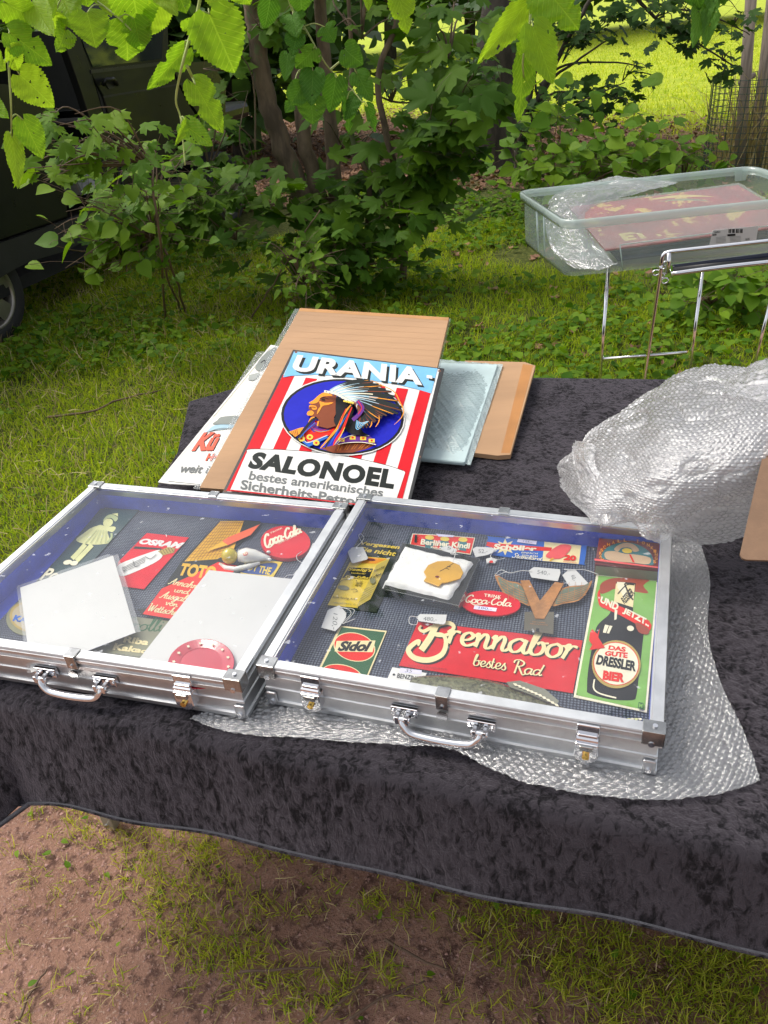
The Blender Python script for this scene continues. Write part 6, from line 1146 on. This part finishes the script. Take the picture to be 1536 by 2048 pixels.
r5 = [(760, 1010), (840, 1020), (920, 1025), (1000, 1030), (1070, 1040), (1140, 1045), (1210, 1050), (1300, 1060), (1350, 1070), (1402, 1090)]
rows = [[W(x, y, Z1+(.004 if i == 0 and 2 < j < 9 else 0)+(.012*math.exp(-((j-4)/1.2)**2) if i == 0 else 0)) for j, (x, y) in enumerate(r)] for i, r in enumerate((r0, r1, r2, r3, r4, r5))]
add_sheet('bubble_wrap_sheet', rows, BUB, W(1300, 1500, Z1), crum=.0045, cs=26, seed=2, step=.0016, pitch=.0118, amp=.0030, clip=.7365, label='flat bubble wrap sheet spread under the right display case', cat='bubble wrap', kind='stuff')
# ---- crumpled heap of bubble wrap
H = [[(1190, 1046, .835), (1215, 1052, .835), (1268, 1045, .838), (1300, 1077, .830), (1400, 1086, .765), (1536, 1062, .752), (1660, 1050, .75)],
     [(1130, 985, .80), (1180, 1000, .86), (1262, 1000, .89), (1320, 1020, .90), (1420, 1010, .89), (1536, 1000, .86), (1670, 1000, .86)],
     [(1113, 940, .765), (1165, 925, .85), (1250, 925, .91), (1330, 940, .95), (1430, 940, .96), (1536, 930, .96), (1680, 930, .95)],
     [(1120, 925, .745), (1180, 880, .83), (1260, 855, .91), (1350, 860, .97), (1450, 850, .99), (1540, 845, 1.0), (1690, 850, 1.0)],
     [(1150, 900, .738), (1205, 850, .80), (1285, 800, .87), (1370, 775, .94), (1460, 768, .97), (1550, 765, .99), (1700, 760, 1.0)],
     [(1180, 870, .736), (1225, 838, .76), (1290, 792, .81), (1385, 745, .87), (1450, 738, .90), (1560, 752, .92), (1700, 740, .92)],
     [(1230, 850, .736), (1270, 830, .74), (1330, 800, .75), (1420, 765, .75), (1500, 765, .75), (1600, 770, .75), (1700, 770, .75)]]
ho = W(1350, 960, .74); rt = empty('bubble_wrap_heap', ho, 'big crumpled heap of bubble wrap at the right edge of the table', 'bubble wrap')
add_sheet('crumpled_sheet', [[W(*p) for p in r] for r in H], BUBH, ho, rt, crum=.017, cs=10, seed=11, step=.0017, pitch=.0118, amp=.0028, clip=.737, kind='stuff')
H2 = [[(1196, 1050, .83), (1160, 960, .84), (1145, 905, .85), (1150, 880, .84)], [(1215, 1046, .85), (1190, 970, .87), (1170, 915, .88), (1172, 885, .87)], [(1250, 1038, .845), (1215, 985, .875), (1192, 930, .89), (1190, 890, .885)]]
add_sheet('folded_flap', [[W(*p) for p in r] for r in H2], BUBH, ho, rt, crum=.006, cs=24, seed=3, step=.0028, clip=.737, kind='stuff')
H3 = [[(1440, 790, .98), (1500, 800, 1.0), (1600, 800, 1.0)], [(1470, 750, .93), (1520, 730, .97), (1600, 715, .98)], [(1490, 755, .85), (1536, 722, .88), (1620, 700, .9)]]
add_sheet('back_fold', [[W(*p) for p in r] for r in H3], BUBH, ho, rt, crum=.010, cs=20, seed=8, step=.0034, clip=.737, kind='stuff')
m = MB(); BPn = tilt_plane(1480, 1112, .90, 20, 26); m.prism([BPn.at(x, y) for x, y in ((1480, 1108), (1484, 1116), (1492, 1119), (1660, 1125), (1700, 700), (1573, 690), (1536, 870), (1510, 975))], BPn.n*.004)
m.build('hardboard_sheet', M('hardboard', (.20, .115, .065), .6, var=.1, vscale=30, bump=.2, bscale=300), None, label='smooth brown hardboard sheet at the right edge leaning on the bubble wrap', cat='board')
# ================================================================ chrome stand with the clear storage box
zb, hh = .720, .205
bFL, bBL, bBR = W(1133, 443, zb+hh), W(1040, 383, zb+hh), W(1503, 334, zb+hh); bFR = bFL+bBR-bBL
BOX = plastic_film('frosted_box', (.62, .74, .70), .76, .02, .22, 30, .03, .4); BOX2 = plastic_film('frosted_rim', (.62, .74, .70), .50, .04, .22, 30, .03, .4)
cen = (bFL+bBR)/2; box = empty('storage_box', Vector((cen.x, cen.y, zb)), 'long clear plastic storage box on the chrome stand', 'storage box')
def bpt(u, v, z, inset=0.0):
    p = bFL*(1-u)*(1-v)+bFR*u*(1-v)+bBR*u*v+bBL*(1-u)*v; d = (cen-p); d.z = 0; t = (1-(z/hh))*.012+inset; p = p+Vector((d.x/abs(d.x)*t if d.x else 0, d.y/abs(d.y)*t if d.y else 0, 0)); p.z = zb+z; return p
def rrect(z, inset=0, r=.06, n=5, notch=False):
    P = []; L1, L2 = (bFR-bFL).length, (bBL-bFL).length; ru, rv = r/L1, r/L2
    for cu, cv, a0 in ((ru, rv, 180), (1-ru, rv, 270), (1-ru, 1-rv, 0), (ru, 1-rv, 90)):
        for k in range(n+1):
            t = math.radians(a0+90*k/n); P.append(bpt(cu+ru*math.cos(t), cv+rv*math.sin(t), z, inset))
    return P
def shell(name, levels, mat, cap=False, parent=box):
    m = MB(); R = [rrect(z, i, r) for z, i, r in levels]; n = len(R[0])
    for q in R: m.v += q
    for i in range(len(R)-1):
        for k in range(n): m.f.append((i*n+k, i*n+(k+1) % n, (i+1)*n+(k+1) % n, (i+1)*n+k))
    if cap: m.f.append(tuple(range(n))[::-1])
    return m.build(name, mat, parent, True)
shell('wall', [(0, 0, .05), (.02, 0, .05), (.10, 0, .055), (hh-.012, .002, .06)], BOX, True)
shell('rim', [(hh-.028, -.006, .06), (hh-.028, -.012, .06), (hh, -.014, .062), (hh+.004, -.010, .06), (hh+.002, .002, .058), (hh-.012, .002, .058)], BOX2)
m = MB()
for u in (.0,): m.tube([bpt(.0, .45, .01, .001), bpt(.0, .45, hh-.03, .001)], .004, 6); m.tube([bpt(.0, .62, .01, .001), bpt(.0, .62, hh-.03, .001)], .004, 6)
m.tube([bpt(.215, 0, .004, -.001), bpt(.20, 0, .10, -.001)], .0025, 6); m.tube([bpt(.20, 0, .10, -.001), bpt(.95, 0, .115, -.001)], .0022, 6); m.build('moulded_rib', BOX2, box, True)
g = MB(); g.prism([bpt(.93, 1, hh-.005, .004), bpt(.99, 1, hh-.005, .004), bpt(.985, 1, hh-.05, .004), bpt(.94, 1, hh-.05, .004)], (0, .002, 0)); g.build('clip_tab', BOX2, box)
# sticker on the front of the box
def wallp(x, y, off=.0):
    p0 = bpt(.2, 0, .05, -.003-off); e1 = (bpt(.8, 0, .05)-bpt(.2, 0, .05)); e2 = bpt(.2, 0, .15)-bpt(.2, 0, .05); n_ = e1.cross(e2).normalized(); return Plane(p0=p0, n=-n_ if n_.y > 0 else n_)
PLW = wallp(0, 0)
if PLW.n.y > 0: PLW.n = -PLW.n
a = Art('sticker_plate', 'white paper sticker with a bar code on the front of the storage box', 'sticker', PLW, [(1426, 461), (1517, 452), (1512, 484), (1418, 493)], .0006, PAPER, h=.001)
for k in range(15):
    x = 1457+k*1.9; 
    if k % 4 != 3: a.poly([(x, 458), (x+1.1+(k % 3)*.3, 458), (x+.9+(k % 3)*.3, 466), (x-.2, 466)], BLACK, 'bar_code')
a.text('SAMLA', [(1429, 463), (1441, 462), (1441, 465), (1429, 466)], BLACK, .02); a.text('508', [(1425, 468), (1433, 467), (1433, 471), (1425, 472)], BLACK, .03, name='size_number'); a.text('515', [(1491, 477), (1499, 476), (1499, 480), (1491, 481)], BLACK, .03, name='printed_number'); a.poly([(1455, 468.5), (1471, 467.5), (1471, 471.5), (1455, 472.5)], BLACK, 'black_field')
for k in range(5): a.stroke([(1432, 475+k*2.6), (1452, 473.4+k*2.6)], .6, GREY, 'small_print', smooth=False); a.stroke([(1460, 474+k*2.6), (1482, 472.4+k*2.6)], .6, GREY, 'small_print', smooth=False)
a.done(); a.root.parent = box; a.root.location = a.root.location-box.location; a.root.name = 'sticker'; del a.root['category']
for c_ in list(a.root.children): pass
# contents
REDP = M('red_panel', (.25, .022, .028), .4, var=.35, vscale=6, wear=(.50, .36, .08), wscale=7, wlo=.56)
cs_ = [W(1140, 412, .885), W(1476, 368, .885), W(1610, 445, .81), W(1212, 498, .80)]
m = MB(); nn_ = (cs_[1]-cs_[0]).cross(cs_[3]-cs_[0]).normalized(); nn_ = nn_ if nn_.z > 0 else -nn_; rp = empty('wrapped_red_sign', sum(cs_, Vector())/4-nn_*.01, 'red and gold sign in bubble wrap lying in the clear storage box', 'sign')
m.prism([p-nn_*.004 for p in cs_], nn_*.006); m.build('panel', REDP, rp)
def cpt(u, v, h=0): return cs_[3]*(1-u)*(1-v)+cs_[2]*u*(1-v)+cs_[1]*u*v+cs_[0]*(1-u)*v+nn_*h
m = MB(); e = [cpt(.55+.28*math.cos(t), .62+.33*math.sin(t), -.0032) for t in np.linspace(0, 2*math.pi, 33)[:-1]]; m.prism(e, nn_*.0004); m.build('oval_print', M('gold_print', (.52, .42, .12), .4), rp)
m = MB(); e = [cpt(.55+.20*math.cos(t), .62+.24*math.sin(t), -.0026) for t in np.linspace(0, 2*math.pi, 33)[:-1]]; m.prism(e, nn_*.0003); m.build('oval_field', M('green_grey_print', (.16, .18, .10), .4), rp)
v, f = font_mesh('ET', .06, 0); m = MB(); m.add([cpt(.12+.14*x, .12+.16*y, -.0030) for x, y in v], f); v, f = font_mesh('HEF', .06, 0); m.add([cpt(.29+.16*x, .12+.16*y, -.0030) for x, y in v], f); m.build('gold_lettering', M('gold_print', (.52, .42, .12)), rp)
add_sheet('bubble_wrap', [[cpt(u, v, .001) for u in np.linspace(-.01, 1.01, 5)] for v in np.linspace(-.01, 1.01, 4)], plastic_film('bubble_film_clear', (.80, .82, .76), .78, .03, .14, 300, .3, .3), world_origin(rp), rp, crum=.002, cs=12, step=.0045, pitch=.017, amp=.0035, seed=6, kind='stuff')
for k in range(3):
    m = MB(); d = Vector((.012*k, -.012*k, -.012-.014*k)); m.prism([p+d+nn_*-.004+(Vector((0, 0, 0))) for p in (cpt(.03, .02), cpt(1, .02), cpt(1, .98), cpt(.03, .98))], nn_*.006)
    m.build('wrapped_board', (M('dark_panel', (.03, .04, .06), .3), FILM, M('dark_panel', (.03, .04, .06)))[k], None, label=['dark flat board right under the red sign in the storage box', 'clear film wrapped board, middle of the stack in the storage box', 'dark flat board at the bottom of the stack in the storage box'][k], cat='board')
HB = [[(1150, 535, .765), (1185, 540, .767), (1215, 535, .77), (1235, 530, .77)], [(1105, 500, .79), (1150, 500, .80), (1175, 500, .80), (1205, 500, .79)], [(1090, 440, .84), (1130, 430, .87), (1150, 425, .88), (1175, 420, .87)], [(1100, 400, .87), (1150, 375, .915), (1230, 362, .925), (1340, 372, .90)], [(1120, 392, .86), (1170, 372, .89), (1250, 360, .90), (1350, 366, .88)]]
add_sheet('crumpled_bubble_wrap', [[W(*p) for p in r] for r in HB], BUB, W(1180, 450, .8), crum=.012, cs=22, seed=21, step=.004, pitch=.014, clip=zb+.03, label='crumpled bubble wrap stuffed into the left end of the storage box', cat='bubble wrap', kind='stuff')
# stand
st = empty('chrome_stand', Vector((cen.x, cen.y-.1, 0)), 'folding stand of chrome tubes carrying the clear storage box', 'stand')
fy = bFL.y-.10
def legt(name, P, r=.0075): m = MB(); m.tube(catmull(P, 5) if len(P) > 2 else P, r, 12); return m.build(name, CHROME, st, True)
Bt = WY(1325, 512, fy-.02)
def barp(px): 
    t = (px-1325)/211; return WY(px, 505-23*t, fy-.02-.10*t)
B0 = WY(1322, 530, Bt.y)
legt('front_leg', [Vector((B0.x-.015, B0.y+.05, 0)), Vector((B0.x-.008, B0.y+.02, .3)), B0-Vector((0, 0, .05)), B0, WY(1326, 511, Bt.y), WY(1338, 504, Bt.y-.005), barp(1360), barp(1440), barp(1540), barp(1700)])
fz = Vector((0, 0, zb-.004)); A_ = WY(1208, 650, bFL.y+.12); A_.z = zb-.004; Cc = WY(1388, 655, bFL.y+.07); Cc.z = zb-.004
for p, nm in ((A_, 'left_leg'), (Cc, 'inner_leg')): legt('leg', [p+Vector((0, 0, 0)), Vector((p.x+(.0 if nm == 'left_leg' else .012), p.y, 0))])
q1, q2 = WY(1205, 718, A_.y), WY(1373, 705, Cc.y); legt('cross_bar', [q1, q2], .007)
D_ = WY(1536, 650, bFL.y+.02); D_.z = zb-.004; legt('leg', [D_, Vector((D_.x-.04, D_.y, 0))])
legt('support_bar', [A_+Vector((.01, .02, -.006)), D_+Vector((.2, .02, -.006))], .007)
legt('lower_rail', [WY(1342, 548, fy-.01), WY(1440, 535, fy-.05), WY(1560, 522, fy-.10)], .009); 
m = MB(); m.tube([WY(1346, 541, fy+.02), WY(1560, 516, fy-.06)], .016, 14); m.build('black_roller', M('black_rubber', (.02, .02, .022), .4), st, True)
m = MB(); m.prism([WY(1345, 530, fy+.015), WY(1560, 503, fy-.07), WY(1560, 512, fy-.07), WY(1347, 540, fy+.015)], Vector((0, -.004, 0))); m.build('side_plate', M('dark_plate', (.02, .025, .05), .2), st)
for k, (x, y) in enumerate(((1334, 528), (1332, 542), (1322, 552), (1312, 546), (1330, 562))):
    m = MB(); c = WY(x, y, fy-.02); m.tube([c+Vector((.012*math.cos(t), .004*math.sin(t*.5), .010*math.sin(t))) for t in np.linspace(0, 6.2, 14)], .0028, 6, False); m.build('hook_ring', CHROME, st, True)
legt('hinge_post', [WY(1338, 506, fy-.03), WY(1336, 545, fy-.03)], .008)
# ================================================================ linden leaves hanging into the top of the view
def linden_mesh(seed):
    r = random.Random(seed); nv, nu = 60, 10; V, Fc, UVs = [], [], []
    r0 = r.uniform(.3, .85); bend, fold, wav, sk = r.uniform(-.25, -.05), r.uniform(.10, .32), r.uniform(.015, .035), r.uniform(-.07, .07)
    for i in range(nv+1):
        v = i/nv; w = .50*math.sin(math.pi*min(1, v**.60*.985+.015))**.70*(1-.18*v)*(1+sk) if 0 < i < nv else (.10 if i == 0 else 0)
        saw = (v*15) % 1; w *= (1+.13*(saw-.5)*(1 if .08 < v < .97 else 0))*(1-(.45*math.exp(-((v-r0)/.05)**2) if seed % 2 else 0))
        for j in range(nu+1):
            u = -1+2*j/nu; x = u*w; y = v-.13*abs(u)**1.5*(1-v)**3+.0
            z = fold*abs(x)*(1-.3*v)+bend*v*v+wav*math.sin(v*22+abs(u)*5)*abs(u)+.02*math.sin(u*3+v*4+seed)
            V.append((x, y, z)); UVs.append((.5+x, v))
    for i in range(nv):
        for j in range(nu): a_ = i*(nu+1)+j; Fc.append((a_, a_+1, a_+nu+2, a_+nu+1))
    me = mesh('leaf', V, Fc, None, True); uvl = me.uv_layers.new(name='UVMap')
    for l in me.loops: uvl.data[l.index].uv = UVs[l.vertex_index]
    return me
LM = [linden_mesh(k) for k in range(6)]; LMB = []; LMD = []
for k in LM:
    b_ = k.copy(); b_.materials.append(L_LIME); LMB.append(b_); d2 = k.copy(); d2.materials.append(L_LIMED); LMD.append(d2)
def sprig(label, Y_, twigs, leaves, pool, name='linden_branch'):
    o0 = WY(*twigs[0][0], Y_); rt = empty(name, o0, label, 'branch', 'linden branches hanging into view'); TP_ = []
    m = MB()
    for tw in twigs:
        P = catmull([WY(x, y, Y_+.02*math.sin(i*1.7)) for i, (x, y) in enumerate(tw)], 6); TP_ += P; n = len(P); m.tube(P, [.0026-.0016*i/n for i in range(n)], 7)
    for (bx_, by_), (tx, ty), w, *ex in leaves:
        w *= .84
        B = WY(bx_, by_, Y_+random.uniform(-.03, .03)); T = WY(tx, ty, Y_+random.uniform(-.05, .03)); ya = (T-B); L = ya.length; ya.normalize(); vd = (B-CAM).normalized()
        xa = ya.cross(vd).normalized(); za = xa.cross(ya).normalized()
        if za.dot(vd) > 0: xa = -xa; za = xa.cross(ya).normalized()
        rl = ex[0] if ex else random.uniform(-.5, .5); xa2 = xa*math.cos(rl)+za*math.sin(rl); za2 = xa2.cross(ya).normalized(); k = (B-CAM).length/F*w/.93/max(.5, math.cos(rl))
        lf = obj('leaf', random.choice(pool), rt); lf.matrix_local = Matrix.Translation(B-o0) @ Matrix((xa2, ya, za2)).transposed().to_4x4() @ Matrix.Diagonal((k, L*1.02, (k+L)/2, 1))
        near = min(TP_, key=lambda p: (p-B).length+(.02 if p.z < B.z else 0)); mid = (near+B)/2+Vector((0, 0, .006)); m.tube(catmull([near, mid, B], 4), .0011, 5)
    m.build('twig', TWIG, rt, True)
sprig('bright linden twig with chewed leaves hanging at the left edge', 1.30, [[(30, -90), (22, 40), (17, 110), (22, 210), (23, 270)], [(17, 110), (5, 130), (-20, 150)]],
      [((20, 66), (104, 128), 62, .2), ((40, 150), (108, 212), 74, .1), ((46, 240), (86, 316), 52, .3), ((24, 276), (38, 372), 36, .4), ((8, 4), (82, 42), 60), ((66, 6), (104, 68), 52), ((-30, 200), (14, 232), 40), ((-30, 100), (6, 140), 50), ((20, 96), (40, 142), 40, .5), ((0, -30), (40, 20), 60)], LMB)
sprig('row of linden leaves along the top left corner', 1.45, [[(60, -90), (150, -30), (230, 30), (262, 60)], [(150, -30), (240, -50), (330, -30)]],
      [((118, -20), (146, 44), 74), ((174, 26), (192, 94), 72, .1), ((205, -30), (222, 28), 66), ((108, 30), (124, 76), 40), ((160, -40), (170, 10), 70), ((262, -30), (282, 70), 92, .1), ((250, 45), (258, 122), 86, .4), ((268, 38), (284, 104), 60, .2), ((322, 5), (292, 72), 50, .5), ((345, -40), (372, 24), 62), ((300, -50), (345, 15), 60), ((80, -40), (100, 30), 60), ((130, 60), (118, 100), 38)], LMB)
sprig('long linden twig with torn leaves right of the van window', 1.25, [[(408, -80), (398, 10), (377, 84), (362, 140), (352, 200), (362, 240), (370, 330)], [(376, 84), (400, 45), (420, 28)], [(374, 132), (385, 155), (390, 168)]],
      [((418, 28), (472, 146), 122, .1), ((370, 100), (298, 180), 44, .3), ((388, 166), (446, 262), 62, .2), ((366, 248), (424, 290), 46, .2), ((372, 244), (352, 290), 18, .5), ((425, -40), (446, 28), 56), ((384, 40), (366, 66), 30, .4), ((470, -40), (500, 10), 60)], LMB)
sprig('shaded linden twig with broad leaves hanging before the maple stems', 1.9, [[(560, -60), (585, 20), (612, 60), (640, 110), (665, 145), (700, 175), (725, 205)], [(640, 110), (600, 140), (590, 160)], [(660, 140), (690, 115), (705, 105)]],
      [((585, 30), (592, 68), 52), ((650, 54), (668, 84), 46), ((594, 70), (584, 110), 40), ((628, 98), (592, 138), 46), ((576, 108), (570, 160), 32), ((690, 98), (724, 130), 52), ((626, 142), (622, 208), 54), ((672, 156), (660, 226), 54, .1), ((622, 196), (626, 248), 60), ((604, 172), (572, 224), 44), ((714, 148), (744, 202), 46), ((694, 200), (700, 266), 28, .6), ((734, 214), (756, 266), 24, .6), ((710, 190), (690, 238), 40), ((540, 0), (530, 60), 44), ((600, -30), (606, 30), 60)], LMD)
sprig('single bright linden leaf hanging at the top centre', 1.30, [[(810, -90), (800, -20)], [(800, -60), (735, -30)]], [((796, -16), (816, 66), 52, .3), ((728, -30), (738, 20), 26, .6), ((770, -60), (790, -5), 50)], LMB)
sprig('bright linden twig with four leaves hanging right of the centre', 1.22, [[(1075, -90), (1063, 0), (1058, 60), (1046, 120), (1048, 160)], [(1063, -10), (1085, -30)]],
      [((1054, 6), (958, 126), 50, .35), ((1086, -30), (1156, 56), 92, .1), ((1066, 54), (1106, 166), 66, .2), ((1046, 112), (1040, 240), 46, .5), ((1052, 70), (1040, 110), 34, .3), ((1000, -60), (1030, -5), 60)], LMB)
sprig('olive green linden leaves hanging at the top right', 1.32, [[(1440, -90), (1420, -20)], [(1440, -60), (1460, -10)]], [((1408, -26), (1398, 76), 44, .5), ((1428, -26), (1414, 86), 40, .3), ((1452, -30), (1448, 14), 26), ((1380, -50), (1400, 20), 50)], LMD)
m = MB(); P = [WY(-700, -60, 1.3), WY(-100, -140, 1.4), WY(400, -120, 1.4), WY(900, -130, 1.35), WY(1440, -120, 1.35)]; P = catmull(P, 8); n = len(P); m.tube(P, [.016-.011*i/n for i in range(n)], 10); m.build('linden_limb', BARK, None, True, label='limb above the view from which the linden twigs hang', cat='limb')
